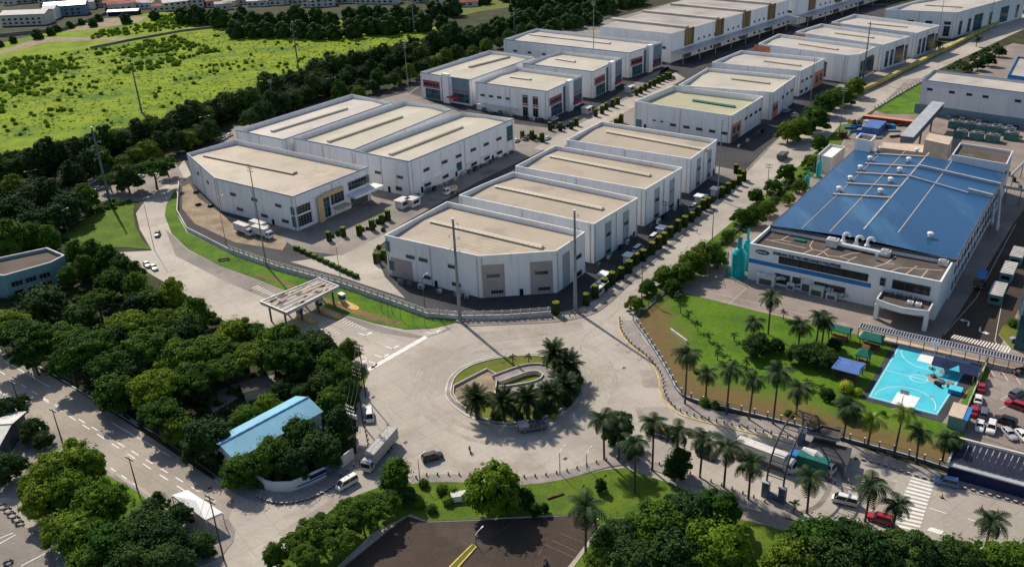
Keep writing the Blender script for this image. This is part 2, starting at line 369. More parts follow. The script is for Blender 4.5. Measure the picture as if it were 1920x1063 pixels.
slab('corner_pavement', [(400, 895), (440, 925), (476, 940), (520, 945), (580, 938), (630, 915), (668, 882), (690, 850), (675, 840), (655, 862), (600, 905), (540, 925), (485, 905)], .15, 'pavement', 'kerb_dark')
slab('corner_verge', [(672, 690), (684, 688), (690, 705), (682, 722), (676, 724)], .15, 'lawn')
# triangular median at lower left and the side street
slab('median', [(20, 772), (90, 802), (150, 842), (180, 868), (265, 922), (330, 966), (400, 970), (430, 974), (441, 994), (437, 1016), (417, 1042), (399, 1055), (240, 1110), (105, 1060), (80, 985), (35, 935), (-80, 930), (-80, 740)], .15, 'pavement', 'kerb', 0)
sheet('median_grass', [(190, 885), (262, 925), (300, 960), (290, 990), (320, 1020), (300, 1100), (150, 1050), (100, 1000), (60, 880), (150, 850)], .18, 'lawn_rich')
sheet('side_street', [(-90, 950), (0, 960), (50, 990), (90, 1005), (105, 1063), (100, 1120), (-90, 1120)], .17, 'concrete_dark')
# roundabout island
ISL = [(836, 738), (842, 712), (858, 695), (880, 683), (905, 675), (940, 668), (985, 664), (1030, 667), (1065, 680), (1083, 700), (1090, 725), (1083, 748), (1065, 768), (1040, 783), (1000, 795), (960, 800), (920, 796), (885, 784), (856, 766), (842, 752)]
slab('island_pavement', ISL, .15, 'pavement', 'kerb', 3)
b = MB(); b.ribbon(gp(smooth(ISL, 4, True)), .45, -.1, .22, 'kerb', closed=True); struct(b.build('island_kerb'))
def shrink(px, k, c=None):
    cx = sum(p[0] for p in px)/len(px); cy = sum(p[1] for p in px)/len(px)
    return [(cx+(x-cx)*k, cy+(y-cy)*k) for x, y in px]
slab('island_lawn', shrink(ISL, .915), .34, 'lawn_olive', 'kerb', 3)
b = MB(); b.ribbon(gp(smooth(shrink(ISL, .925), 4, True)), .35, .1, .52, 'kerb', closed=True); struct(b.build('island_rim'))
sheet('island_plaza', [(850, 728), (912, 697), (928, 705), (929, 722), (927, 740), (915, 745), (893, 760), (876, 772), (858, 760), (849, 742)], .37, 'gravel')
b = MB(); b.ribbon(gp([(876, 772), (858, 758), (850, 742), (851, 728), (913, 696), (929, 705), (931, 722), (928, 744)]), .3, .3, .95, 'kerb', closed=False); struct(b.build('island_wall'))
LOOP = [(931, 718), (955, 709), (985, 699), (1010, 697), (1027, 704), (1031, 712), (1022, 723), (1000, 731), (960, 738), (938, 740)]
b = MB(); b.ribbon(gp(smooth(LOOP, 4)), 3.4, .3, 1.05, 'concrete_dark', 'pavement'); struct(b.build('island_ramp'))
for off, nm in ((1.75, 0), (-1.75, 1)):
    p = gp(smooth(LOOP, 4)); q = []
    for i in range(len(p)):
        d = (p[min(i+1, len(p)-1)]-p[max(i-1, 0)]).xy.normalized(); q.append(Vector((p[i].x-d.y*off, p[i].y+d.x*off, 0)))
    b = MB(); b.ribbon(q, .3, .3, 1.5, 'kerb', 'kerb'); struct(b.build('island_ramp_wall'))
for k_, px in enumerate(([(1087, 684), (1110, 690), (1127, 706), (1129, 728), (1120, 750), (1100, 772), (1092, 762), (1100, 735), (1098, 705)], [(1199, 692), (1236, 694), (1240, 728), (1206, 726)], [(885, 625), (1010, 612), (1090, 604), (1095, 618), (1000, 634), (900, 640)], [(1190, 765), (1250, 762), (1270, 785), (1200, 790)], [(640, 925), (720, 880), (735, 892), (610, 985), (540, 1010), (520, 1000)], [(1600, 880), (1680, 905), (1660, 940), (1580, 915)])):
    sheet('road_patch', px, .062+.001*k_, 'concrete_patch', 3 if k_ == 0 else 0)
mat('tyre_track', (.395, .355, .305), .8, .1, .3, fine=.1)
for k_ in (1.22, 1.27, 1.46, 1.51):
    b = MB(); b.ribbon(gp(smooth(shrink(ISL, k_), 4, True)), .5, .06, .07, 'tyre_track', closed=True); struct(b.build('tyre_track'))
for p_ in ([(690, 770), (735, 850), (705, 900), (600, 970), (500, 1040)], [(720, 760), (760, 850), (725, 905), (620, 980), (520, 1055)], [(1210, 520), (1150, 590), (1090, 640), (1105, 700)], [(640, 600), (760, 640), (840, 660)], [(620, 608), (730, 655), (820, 690)], [(1190, 760), (1300, 800), (1480, 870), (1700, 940)], [(1180, 790), (1290, 825), (1480, 895), (1690, 960)]):
    b = MB(); b.ribbon(gp(smooth(p_, 5)), .45, .06, .0715, 'tyre_track'); struct(b.build('tyre_track'))
for u_, v_ in ((760, 830), (1170, 690), (905, 870), (1060, 860), (1330, 810), (700, 745), (560, 985), (1290, 480), (470, 545)):
    q_ = G(u_, v_); b = MB(); b.box((q_.x, q_.y, .05), 1.0, .7, .036, 'kerb_dark', A1); struct(b.build('drain_cover'))
# right hand lawn, its footpath
slab('campus_yard', [(1196, 588), (1250, 545), (1330, 480), (1405, 420), (1480, 350), (1560, 290), (1600, 250), (1700, 150), (1990, 120), (2100, 400), (2000, 900), (1920, 880), (1790, 850), (1500, 790), (1290, 745), (1230, 660)], .12, 'concrete_brown')
sheet('campus_lane', [(1760, 640), (1790, 600), (1840, 520), (1900, 420), (1990, 300), (2050, 320), (1920, 560), (1870, 660)], .14, 'asphalt_brown')
LAWN = [(1192, 605), (1240, 556), (1285, 551), (1420, 585), (1540, 612), (1625, 634), (1672, 647), (1655, 690), (1625, 750), (1700, 775), (1788, 800), (1800, 760), (1838, 690), (1850, 680), (1862, 684), (1812, 790), (1800, 850), (1790, 884), (1700, 858), (1600, 830), (1480, 797), (1380, 772), (1300, 752), (1272, 735), (1255, 702), (1225, 652)]
mlawn = mat('campus_lawn', (.10, .19, .012), .95, .2, .10, .5, col2=(.06, .135, .012), fine=.22)
t = mlawn.node_tree; N = t.nodes; L = t.links; bs = N['Principled BSDF']; src = bs.inputs['Base Color'].links[0].from_socket
ge = N.new('ShaderNodeNewGeometry'); ds = []
for (p, q) in (((1240, 690), (1200, 600)), ((1790, 880), (1290, 742))):   # trodden dry ground along the two fences
    a, c = G(*p), G(*q); e = (c-a).normalized(); n_ = Vector((e.y, -e.x, 0)); 
    if n_.dot(G(1500, 660)-a) < 0: n_ = -n_
    sb = N.new('ShaderNodeVectorMath'); sb.operation = 'SUBTRACT'; sb.inputs[1].default_value = a; L.new(ge.outputs['Position'], sb.inputs[0])
    dt = N.new('ShaderNodeVectorMath'); dt.operation = 'DOT_PRODUCT'; dt.inputs[1].default_value = n_; L.new(sb.outputs[0], dt.inputs[0]); ds.append(dt.outputs['Value'])
mn = N.new('ShaderNodeMath'); mn.operation = 'MINIMUM'; L.new(ds[0], mn.inputs[0]); L.new(ds[1], mn.inputs[1])
no = N.new('ShaderNodeTexNoise'); no.inputs['Scale'].default_value = .16; no.inputs['Detail'].default_value = 5; L.new(ge.outputs['Position'], no.inputs['Vector'])
ad = N.new('ShaderNodeMath'); ad.operation = 'MULTIPLY_ADD'; ad.inputs[1].default_value = 12; L.new(no.outputs['Fac'], ad.inputs[0]); L.new(mn.outputs[0], ad.inputs[2])
mr = N.new('ShaderNodeMapRange'); mr.inputs[1].default_value = 11.0; mr.inputs[2].default_value = 18; mr.clamp = True; L.new(ad.outputs[0], mr.inputs[0])
n2 = N.new('ShaderNodeTexNoise'); n2.inputs['Scale'].default_value = .5; n2.inputs['Detail'].default_value = 6; L.new(ge.outputs['Position'], n2.inputs['Vector'])
dm = N.new('ShaderNodeMix'); dm.data_type = 'RGBA'; dm.inputs[6].default_value = (.11, .10, .03, 1); dm.inputs[7].default_value = (.20, .12, .06, 1); L.new(n2.outputs['Fac'], dm.inputs[0])
mx = N.new('ShaderNodeMix'); mx.data_type = 'RGBA'; L.new(mr.outputs[0], mx.inputs[0]); L.new(dm.outputs[2], mx.inputs[6]); L.new(src, mx.inputs[7]); L.new(mx.outputs[2], bs.inputs['Base Color'])
slab('campus_lawn', LAWN, .22, 'campus_lawn', 'kerb')
PATHR = [(1180, 602), (1192, 640), (1222, 668), (1246, 705), (1258, 742), (1300, 768), (1390, 790), (1500, 812), (1610, 850), (1720, 885), (1830, 915), (1980, 950)]
b = MB(); b.ribbon(gp(smooth(PATHR, 4)), 4.2, -.1, .15, 'kerb', 'pavement'); struct(b.build('footpath'))
KR = [(1160, 598), (1163, 622), (1180, 646), (1212, 672), (1234, 706), (1240, 742), (1262, 770), (1300, 786), (1390, 808), (1480, 830)]
b = MB(); b.ribbon(gp(smooth(KR, 4)), .35, -.1, .19, 'kerb', 'line_yellow'); struct(b.build('kerb'))
KL = [(872, 610), (960, 606), (1040, 602), (1095, 592), (1130, 575), (1190, 520), (1270, 450), (1340, 392)]
b = MB(); b.ribbon(gp(smooth(KL, 4)), 1.6, -.1, .16, 'kerb_dark', 'concrete_dark'); struct(b.build('kerb'))
slab('street_verge', [(1192, 590), (1205, 560), (1262, 512), (1330, 452), (1400, 395), (1470, 335), (1530, 285), (1575, 235), (1600, 232), (1560, 300), (1490, 358), (1400, 432), (1330, 495), (1255, 545), (1200, 598)], .18, 'lawn', 'kerb')
slab('garden_lawn', [(1640, 208), (1700, 168), (1732, 155), (1728, 215), (1660, 214)], .2, 'lawn_rich', 'kerb')
# court
CT = [(1685, 648), (1820, 682), (1757, 780), (1627, 746)]
sheet('court_apron', [(1676, 642), (1850, 684), (1765, 792), (1614, 750)], .24, 'asphalt')
ct = struct(sheet('court_floor', CT, .26, 'court_blue'))
c4 = gp(CT)
def CTP(s, t): return c4[0].lerp(c4[1], s).lerp(c4[3].lerp(c4[2], s), t)
def cline(b, p, q, w=.14): b.ribbon([CTP(*p), CTP(*q)], w, .262, .272, 'line_white')
for t0, t1 in ((0, .2), (.8, 1)):
    b = MB(); b.poly([Vector((q.x, q.y, .278)) for q in ccw([CTP(.34, t0), CTP(.66, t0), CTP(.66, t1), CTP(.34, t1)])], 'white'); b.build('key_area', ct)
b = MB()
for p, q in (((.02, .02), (.98, .02)), ((.98, .02), (.98, .98)), ((.98, .98), (.02, .98)), ((.02, .98), (.02, .02)), ((.02, .5), (.98, .5))): cline(b, p, q)
b.ribbon([CTP(.5+.12*math.cos(k*PI/12), .5+.064*math.sin(k*PI/12)) for k in range(24)], .14, .262, .276, 'line_white', closed=True)
for s in (0, 1):
    b.ribbon([CTP(.5+.43*math.cos(k*PI/16), abs(s-(.06+.25*math.sin(k*PI/16)))) for k in range(17)], .14, .262, .274, 'line_white')
b.build('court_line', ct)
# car parks
sheet('staff_car_park', [(1866, 676), (1990, 706), (1990, 872), (1812, 812), (1818, 770)], .2, 'concrete_brown')
slab('car_park', [(764, 968), (800, 979), (890, 976), (1000, 971), (1076, 966), (1125, 984), (1090, 1030), (1050, 1080), (1030, 1150), (560, 1150), (640, 1068), (740, 985)], .1, 'asphalt_brown')
LOW = [(735, 905), (800, 905), (880, 906), (985, 911), (1060, 900), (1130, 882), (1170, 878), (1250, 905), (1330, 940), (1440, 985), (1560, 1020), (1700, 1080), (1700, 1150), (1030, 1150), (1065, 1078), (1130, 988), (1076, 964), (1000, 969), (890, 974), (800, 977), (770, 965), (700, 1000), (600, 1095), (520, 1150), (470, 1150), (540, 1030), (640, 940)]
slab('lower_lawn', LOW, .2, 'lawn', 'kerb')
sheet('garden_path', [(1370, 948), (1440, 962), (1520, 985), (1600, 1005), (1590, 1030), (1500, 1005), (1430, 985), (1370, 970)], .24, 'concrete_brown')
PATHL = [(770, 902), (800, 898), (880, 898), (985, 902), (1060, 891), (1130, 871), (1190, 866), (1260, 886), (1340, 915), (1440, 952), (1500, 975)]
b = MB(); b.ribbon(gp(smooth(PATHL, 4)), 2.6, -.1, .24, 'kerb', 'pavement'); struct(b.build('footpath'))
# curved paving bands by the gate
for px in ([(1560, 862), (1578, 885), (1585, 910), (1582, 930), (1572, 950)], [(1500, 880), (1540, 890), (1555, 905), (1548, 930), (1530, 950), (1500, 962)]):
    b = MB(); b.ribbon(gp(smooth(px, 5)), 1.0, .04, .075, 'concrete_dark'); struct(b.build('paving_band'))

# ---------------- painted road markings ----------------
def marks(name, quads, m='line_white', z=.085):
    root = None
    for q in quads:
        b = MB(); b.poly([Vector((p.x, p.y, z)) for p in ccw(q)], m); o = b.build(name); struct(o)
def stripe(a, c, w):
    d = (c-a).normalized()*1; n = Vector((-d.y, d.x, 0))*w/2
    return [a+n, c+n, c-n, a-n]
def dashes(p, q, n, w=.22, fill=.5, z=.1, m='line_white', name='lane_dash'):
    a, c = G(*p), G(*q)
    for i in range(n):
        marks(name, [stripe(a.lerp(c, i/n), a.lerp(c, (i+fill)/n), w)], m, z)
dashes((0, 697), (420, 950), 17, .28); dashes((10, 678), (470, 942), 2, .25, .45); dashes((80, 748), (400, 955), 11, .28); dashes((188, 864), (270, 920), 4, .28)
dashes((30, 662), (330, 836), 12, .25); dashes((115, 712), (260, 800), 1, .2, 1); dashes((0, 735), (60, 770), 3, .28)
dashes((1650, 928), (1670, 935), 1, .25, 1); dashes((1743, 953), (1775, 963), 1, .25, 1); dashes((1815, 973), (1900, 1000), 2, .25, .5); dashes((1580, 912), (1650, 932), 2, .22, .4)
cw = struct(bpy.data.objects.new('crosswalk', None)); COL.objects.link(cw); cw.location = G(1720, 945); cw['kind'] = 'structure'
a0, a1, b0, b1 = G(1710, 893), G(1752, 905), G(1668, 988), G(1722, 1000)
for i in range(14):
    t0 = i/14; t1 = t0+.042
    b = MB(); b.poly([Vector((p.x, p.y, .1)) for p in ccw([a0.lerp(b0, t0), a1.lerp(b1, t0), a1.lerp(b1, t1), a0.lerp(b0, t1)])], 'line_white'); b.build('stripe', cw, cw.location)
cw = struct(bpy.data.objects.new('crosswalk', None)); COL.objects.link(cw); cw.location = G(1830, 640)
a0, a1, b0, b1 = G(1790, 628), G(1782, 634), G(1900, 652), G(1893, 664)
for i in range(20):
    b = MB(); b.poly([Vector((p.x, p.y, .17)) for p in ccw([a0.lerp(b0, i/20), a1.lerp(b1, i/20), a1.lerp(b1, i/20+.026), a0.lerp(b0, i/20+.026)])], 'line_white'); b.build('stripe', cw, cw.location)
marks('stop_line', [gp([(687, 692), (694, 696), (803, 634), (796, 630)])], 'line_white', .1)
marks('give_way_block', [gp([(1745, 988), (1770, 996), (1764, 1003), (1737, 994)])], 'line_white', .1)
def rumble(p, q, n, w, m='line_worn'):
    a, c = G(*p), G(*q); d = (c-a).normalized(); nn = Vector((-d.y, d.x, 0))
    for i in range(n):
        x = a.lerp(c, i/n); k = 1-.6*i/n
        marks('hatch_bar', [[x-nn*w/2*k, x+nn*w/2*k, x+nn*w/2*k+d*.55, x-nn*w/2*k+d*.55]], m, .1)
rumble((298, 474), (370, 505), 13, 4.0); rumble((478, 538), (525, 560), 10, 2.6); rumble((640, 600), (690, 620), 9, 2.6); rumble((600, 610), (640, 628), 7, 2.0)
def arrow(p, ang, left=True, z=.1):
    a = G(*p); b = MB(); c, s = math.cos(ang), math.sin(ang); k = 1 if left else -1
    T = lambda x, y: Vector((a.x+x*c-y*k*s, a.y+x*s+y*k*c, z))
    for q in ([(0, -.2), (2.6, -.2), (3.1, .2), (0, .2)], [(2.6, -.2), (3.1, .2), (3.1, 1.4), (2.6, 1.2)], [(2.0, 1.2), (3.7, 1.4), (2.85, 2.4)]):
        b.poly([T(x, y) for x, y in (q if k > 0 else q[::-1])], 'line_white')
    struct(b.build('road_arrow'))
for p, l in (((672, 625), True), ((722, 650), True), ((703, 666), True), ((675, 668), False), ((692, 678), False)): arrow(p, R(-35), l)
arrow((800, 624), R(-20), True); arrow((1815, 612), R(60), True, .17); arrow((1838, 614), R(-120), True, .17)
# bay lines
def bay(p, q, w=.14, z=.225, m='line_white'): marks('bay_line', [stripe(G(*p), G(*q), w)], m, z)
for i in range(4): bay((1853+24*i, 690+7*i), (1866+24*i, 708+7*i))
for p, q in (((1876, 750), (1892, 742)), ((1876, 750), (1895, 756)), ((1873, 768), (1888, 762))): bay(p, q)
for p, q in (((1020, 1020), (1078, 1046)), ((1035, 1013), (1085, 1036)), ((1050, 1000), (1095, 1018)), ((1022, 1020), (1010, 1040)), ((930, 1000), (955, 985)), ((640, 1066), (755, 975))): bay(p, q, .12, .125, 'line_faded')
for p, q in (((0, 1010), (25, 1000)), ((0, 1020), (30, 1003)), ((40, 1062), (95, 1033))): bay(p, q, .25, .2)
for p, q in (((1362, 575), (1400, 540)), ((1330, 548), (1620, 618)), ((1320, 556), (1600, 628))): bay(p, q, .15, .15, 'line_worn')
for p, q in (((1770, 628), (1830, 560)), ((1830, 560), (1905, 420)), ((1865, 640), (1880, 560)), ((1865, 640), (1885, 665))): bay(p, q, .15, .17, 'line_worn')
# ---------------- buildings ----------------
WIN = {}
def wall_piece(parent, org, a, b, s, z, w, h, m, name, out=.04, th=.12):
    """a flat panel w x h on the wall a->b, centred at fraction s, bottom at z, standing proud"""
    d = (b-a).xy.normalized(); n = Vector((d.y, -d.x)); c = a.lerp(b, s)
    ang = math.atan2(d.y, d.x)
    key = (name, round(w, 1), round(h, 1), m)
    if key not in WIN:
        q = MB(); q.box((0, 0, 0), w, th, h, m); WIN[key] = q.data(name)
    return link(name, WIN[key], parent, (c.x+n.x*(out-th/2+.02)-org[0], c.y+n.y*(out-th/2+.02)-org[1], z-org[2]), ang)
def window(parent, org, a, b, s, z, w, h, glass='glass_dark', frame='panel_grey', cols=0, rows=0):
    f = wall_piece(parent, org, a, b, s, z, w, h, glass, 'window', .18, .4)
    key = ('frame', round(w, 1), round(h, 1), frame, cols, rows)
    if key not in WIN:
        q = MB(); t = .13
        for x in (-w/2+t/2, w/2-t/2): q.box((x, 0, 0), t, .5, h, frame)
        for zz in (0, h-t): q.box((0, .004, zz), w-2*t, .49, t, frame)
        for i in range(cols): q.box((-w/2+(i+1)*w/(cols+1), .01, t), .08, .47, h-2*t, frame)
        for i in range(rows): q.box((0, .014, (i+1)*h/(rows+1)), w-2*t, .46, .08, frame)
        WIN[key] = q.data('frame')
    link('frame', WIN[key], f, (0, 0, 0)); return f
def ring(b, po, pi, z0, z1, m, mtop=None, minn=None):
    n = len(po); k = b.mi(m); kt = b.mi(mtop or m); ki = b.mi(minn or m); q = len(b.v)
    for p, z in ((po, z0), (po, z1), (pi, z1), (pi, z0)): b.v += [(x.x, x.y, z) for x in p]
    for i in range(n):
        j = (i+1) % n
        b.f += [(q+i, q+j, q+n+j, q+n+i), (q+n+i, q+n+j, q+2*n+j, q+2*n+i), (q+2*n+i, q+2*n+j, q+3*n+j, q+3*n+i)]; b.m += [k, kt, ki]
def split(poly, a, d):
    n = Vector((-d.y, d.x)); A = []; Bq = []
    for i in range(len(poly)):
        p, q = poly[i], poly[(i+1) % len(poly)]; sp, sq = (p.xy-a.xy).dot(n), (q.xy-a.xy).dot(n)
        if sp >= 0: A.append(p)
        if sp <= 0: Bq.append(p)
        if sp*sq < 0:
            x = p.lerp(q, sp/(sp-sq)); A.append(x); Bq.append(x)
    return A, Bq
def edge_near(p, u, v, h):
    """index of the polygon edge whose middle is nearest to the pixel (u, v) at height h"""
    c = G(u, v, h); return min(range(len(p)), key=lambda i: ((p[i]+p[(i+1) % len(p)])/2-c).xy.length)
def warehouse(label, px, h, vent, roof='roof_tan', wall='wall_white', trim=None, drop=2.1, vent_m='roof_tan', vent_w=1.5, group=None, k=.045, name='warehouse', z0=0, pil=6.0):
    p = ccw(gp(px, h)); c = sum(p, Vector())/len(p); org = (c.x, c.y, z0)
    r = thing(name, label, 'warehouse', org, group)
    pin = inset(p, .35)
    b = MB(); ring(b, p, pin, z0, h, wall, wall)
    b.f = [f for i, f in enumerate(b.f) if i % 3 == 0]; b.m = b.m[::3]
    for i in range(len(p)):              # shallow pilasters at the frames of the wall
        A, B_ = p[i], p[(i+1) % len(p)]; L_ = (B_-A).xy.length
        if pil:
            for j in range(1, int(L_/pil)):
                q = A.lerp(B_, j/int(L_/pil)); d = (B_-A).xy.normalized()
                b.box((q.x+d.y*.03, q.y-d.x*.03, z0), .16, .14, h-1.2-z0, 'wall_lilac' if j % 2 else wall, math.atan2(d.y, d.x))
    wl = b.build('wall', r, org)
    for i in range(len(p)):
        A, B_ = p[i], p[(i+1) % len(p)]; L_ = (B_-A).xy.length; d = (B_-A).xy.normalized()
        for f in ((.02, .49, .975) if L_ > 26 else (.03,)):
            q = A.lerp(B_, f); dp = MB(); dp.tube((q.x+d.y*.14, q.y-d.x*.14, z0), (q.x+d.y*.14, q.y-d.x*.14, h-.7), .11, 'steel', 6); dp.build('downpipe', r, org)
    b = MB(); ring(b, [Vector((q.x, q.y, 0)) for q in inset(p, -.004)], pin, h-.02, h+.02, wall, wall)
    ring(b, pin, inset(p, .36), h-3.6, h, wall, wall, wall); b.build('parapet', r, org)
    if trim:
        b = MB(); ring(b, inset(p, -.07), inset(p, .2), h-.32, h+.08, trim, trim); b.build('coping', r, org)
    va, vb = G(*vent[0], h-.3), G(*vent[1], h-.3); d = (vb-va).xy.normalized(); zr = h-drop+.9
    n = Vector((-d.y, d.x))
    for half in split(pin, va, d):
        if len(half) < 3: continue
        b = MB(); b.poly([Vector((q.x, q.y, zr-k*abs((q.xy-va.xy).dot(n)))) for q in half], roof); b.build('roof', r, org)
    L_ = (vb-va).length; m_ = (va+vb)/2; ang = math.atan2(d.y, d.x)
    b = MB(); b.box((m_.x, m_.y, zr-.25), L_, vent_w, .75, vent_m, ang); b.box((m_.x, m_.y, zr+.501), L_+.3, vent_w+.7, .28, vent_m, ang, tx=.995, ty=.5); b.build('ridge_vent', r, org)
    return r, p, org
def wins(r, org, p, i, ss, z, w, h, **kw):
    a, b = p[i], p[(i+1) % len(p)]
    a = Vector((a.x, a.y, 0)); b = Vector((b.x, b.y, 0))
    for s in ss: window(r, org, a, b, s, z, w, h, **kw)
def panels(r, org, p, i, ss, z, w, h, m, name='wall_panel', out=.1):
    a, b = p[i], p[(i+1) % len(p)]
    for s in ss: wall_piece(r, org, a, b, s, z, w, h, m, name, out, .2)
H = 13.6
# --- the front row of four, right of centre
r, p, o = warehouse('nearest of the four tan roofed warehouses, its chamfered front corner facing the roundabout', [(721, 441), (898, 480), (1043, 470.5), (1097, 435), (838, 378)], H, ((808, 411), (1017, 460)), vent_m='roof_cream', group='white warehouses with tan roofs along the street', pil=9)
i = edge_near(p, 810, 460, H); panels(r, o, p, i, (.16,), 0, 8.2, 6.6, 'panel_mauve'); panels(r, o, p, i, (.17,), 6.7, 6.6, 3.6, 'wall_white')
wins(r, o, p, i, (.05,), 2.2, 2.2, 3.2, glass='glass_teal', rows=3); wins(r, o, p, i, (.025,), 8.4, 1.6, 3.4, glass='glass_teal', rows=1)
wins(r, o, p, i, (.27, .41, .72), 7.6, 3.2, 1.2, cols=3); wins(r, o, p, i, (.43, .75), 2.0, 3.2, 1.2, cols=3); panels(r, o, p, i, (.53,), 0, 1.1, 2.2, 'black', 'door')
j = edge_near(p, 970, 475, H); L_ = (p[(j+1) % 5]-p[j]).length
panels(r, o, p, j, (.17, .80), 0, 6.6, 10.6, 'panel_mauve'); wins(r, o, p, j, (.17, .80), 6.4, 4.0, 1.3, cols=4); wins(r, o, p, j, (.21, .83), 1.2, 3.8, 1.3, cols=4); panels(r, o, p, j, (.53,), 0, 1.1, 2.2, 'black', 'door')
a, b_ = p[j], p[(j+1) % 5]
for s in (.34,): pass
k_ = edge_near(p, 1070, 452, H); panels(r, o, p, k_, (.32,), 0, 4.0, 11, 'panel_grey'); wins(r, o, p, k_, (.75,), 6.4, 3.2, 1.3, cols=2); wins(r, o, p, k_, (.75,), .6, 3.4, 1.6)
for lab, px, v in (('second of the four tan roofed warehouses, behind the one at the roundabout', [(860, 366), (904, 346), (962, 322.5), (1196, 371), (1113.7, 420)], ((930, 346), (1130, 388))),
                   ('third of the four tan roofed warehouses, between two with the same roof', [(966, 311.5), (1041, 273), (1279.5, 314), (1210, 355)], ((1032, 290), (1219, 326))),
                   ('farthest of the four tan roofed warehouses, beside the green roofed one', [(1062, 262), (1127, 228), (1345, 262), (1295, 298)], ((1138, 244), (1328, 279)))):
    r, p, o = warehouse(lab, px, H, v, vent_m='roof_cream', group='white warehouses with tan roofs along the street')
    i = edge_near(p, (px[-1][0]+px[-2][0])/2, (px[-1][1]+px[-2][1])/2, H)
    panels(r, o, p, i, (.31, .72), .2, 3.6, 11.2, 'panel_grey'); wins(r, o, p, i, (.31, .72), 6.6, 2.9, 1.4, cols=2); wins(r, o, p, i, (.31, .72), .8, 2.9, 1.4, cols=2); panels(r, o, p, i, (.92,), 0, 1.2, 2.3, 'black', 'door')
# --- office warehouse at the bend
r, p, o = warehouse('tan roofed warehouse with a sand coloured entrance portal on the bend of the ramp', [(350, 288), (402, 334), (549, 369), (690, 313.5), (441, 262)], 13.0, ((384, 288), (553, 322)), trim='trim_blue', vent_m='roof_tan', vent_w=2.2, roof='roof_tan', pil=7)
i = edge_near(p, 475, 352, 13); wins(r, o, p, i, (.22, .50, .80), 7.6, 3.0, 1.2, cols=2); wins(r, o, p, i, (.28, .60, .86), 2.2, 3.4, 1.2, cols=2); panels(r, o, p, i, (.70,), 0, 1.2, 2.2, 'black', 'door')
wins(r, o, p, i, (.972,), 6.0, 1.8, 2.9, glass='glass_teal', rows=2); wins(r, o, p, i, (.972,), 1.4, 1.8, 4.0, glass='glass_teal', rows=2)
wins(r, o, p, edge_near(p, 376, 311, 13), (.35, .7), 7.6, 2.2, 1.2, cols=2)
i = edge_near(p, 620, 340, 13); L_ = (p[(i+1) % 5]-p[i]).length
wins(r, o, p, i, (.10,), 6.0, 6.4, 2.9, glass='glass_dark', cols=4, rows=2); wins(r, o, p, i, (.10,), 1.4, 6.4, 4.0, glass='glass_dark', cols=4, rows=3); panels(r, o, p, i, (.10,), 5.42, 6.6, .55, 'white', 'ledge', .2)
panels(r, o, p, i, (.30,), 0, 2.6, 9.6, 'panel_sand', 'portal', 1.0); panels(r, o, p, i, (.47,), 8.5, 10.6, 1.6, 'panel_sand', 'portal', 1.0)
wins(r, o, p, i, (.385,), .6, 3.6, 7.6, glass='glass_teal', cols=1, rows=3); wins(r, o, p, i, (.54,), 4.4, 6.4, 3.9, glass='glass_dark', cols=3, rows=2); panels(r, o, p, i, (.54,), 3.8, 6.6, .5, 'white', 'ledge', .5)
wins(r, o, p, i, (.83,), 7.0, 9.6, 3.2, glass='glass_dark', cols=5, rows=1); wins(r, o, p, i, (.97,), 7.0, 1.6, 3.2, glass='glass_teal'); panels(r, o, p, i, (.83,), .2, 8.6, 4.2, 'steel_dark', 'shutter')
def canopy(r, org, a, b, s0, s1, z, dep, th, m, name='canopy'):
    d = (b-a).xy.normalized(); n = Vector((d.y, -d.x)); q0, q1 = a.lerp(b, s0), a.lerp(b, s1)
    e = [q0, q1, Vector((q1.x+n.x*dep, q1.y+n.y*dep, 0)), Vector((q0.x+n.x*dep, q0.y+n.y*dep, 0))]
    bb = MB(); bb.prism(e, z, z+th, m, bottom=True); return bb.build(name, r, org)
canopy(r, o, p[i], p[(i+1) % 5], .66, 1.06, 5.2, 5.0, .9, 'white'); canopy(r, o, p[i], p[(i+1) % 5], .46, .64, 3.0, 3.6, .35, 'beige')
# --- the block of three with glaring roofs
for q, (lab, px, v, ro) in enumerate((('leftmost of three long roofed warehouses side by side, its roof dull tan', [(442, 244), (659, 177), (733, 192), (531, 262)], ((509, 244), (650, 201)), 'roof_pale'),
                   ('middle one of three long roofed warehouses side by side behind the office warehouse', [(550, 259), (757, 189), (848, 205), (662, 281)], ((615, 263), (753, 216)), 'roof_cream'),
                   ('rightmost of three long roofed warehouses side by side, with windows along the service lane', [(663, 283), (866, 210), (964, 222.5), (766, 303)], ((731, 287), (866, 235)), 'roof_cream'))):
    r, p, o = warehouse(lab, px, 14.2, v, ro, trim='trim_blue', vent_m=ro, group='three long warehouses with ridge vents', k=.06)
    i = edge_near(p, (px[0][0]+px[3][0])/2, (px[0][1]+px[3][1])/2, 14.2); wins(r, o, p, i, (.42, .82), 6.6, 3.0, 1.2, cols=2); wins(r, o, p, i, (.78,), 1.6, 3.0, 1.6, cols=2); panels(r, o, p, i, (.60,), 0, 1.2, 2.3, 'black', 'door')
    if q == 2:
        i = edge_near(p, 865, 263, 14.2); wins(r, o, p, i, (.14, .30, .43, .57, .70, .83), 7.6, 3.4, 1.3, cols=2); wins(r, o, p, i, (.14, .30, .57, .70, .83), 1.6, 3.6, 1.4, cols=2); wins(r, o, p, i, (.945,), 5.5, 4.0, 6.4, glass='glass_teal', cols=2, rows=3)
        panels(r, o, p, i, (.09, .40, .76), 0, 1.2, 2.3, 'black', 'door'); wins(r, o, p, i, (.43,), 2.2, 3.2, 3.4, glass='glass_teal', rows=2)
        for s in (.1, .22, .34, .5, .64, .78): canopy(r, o, p[i], p[(i+1) % 4], s, s+.05, 3.6, 1.6, .2, 'white')
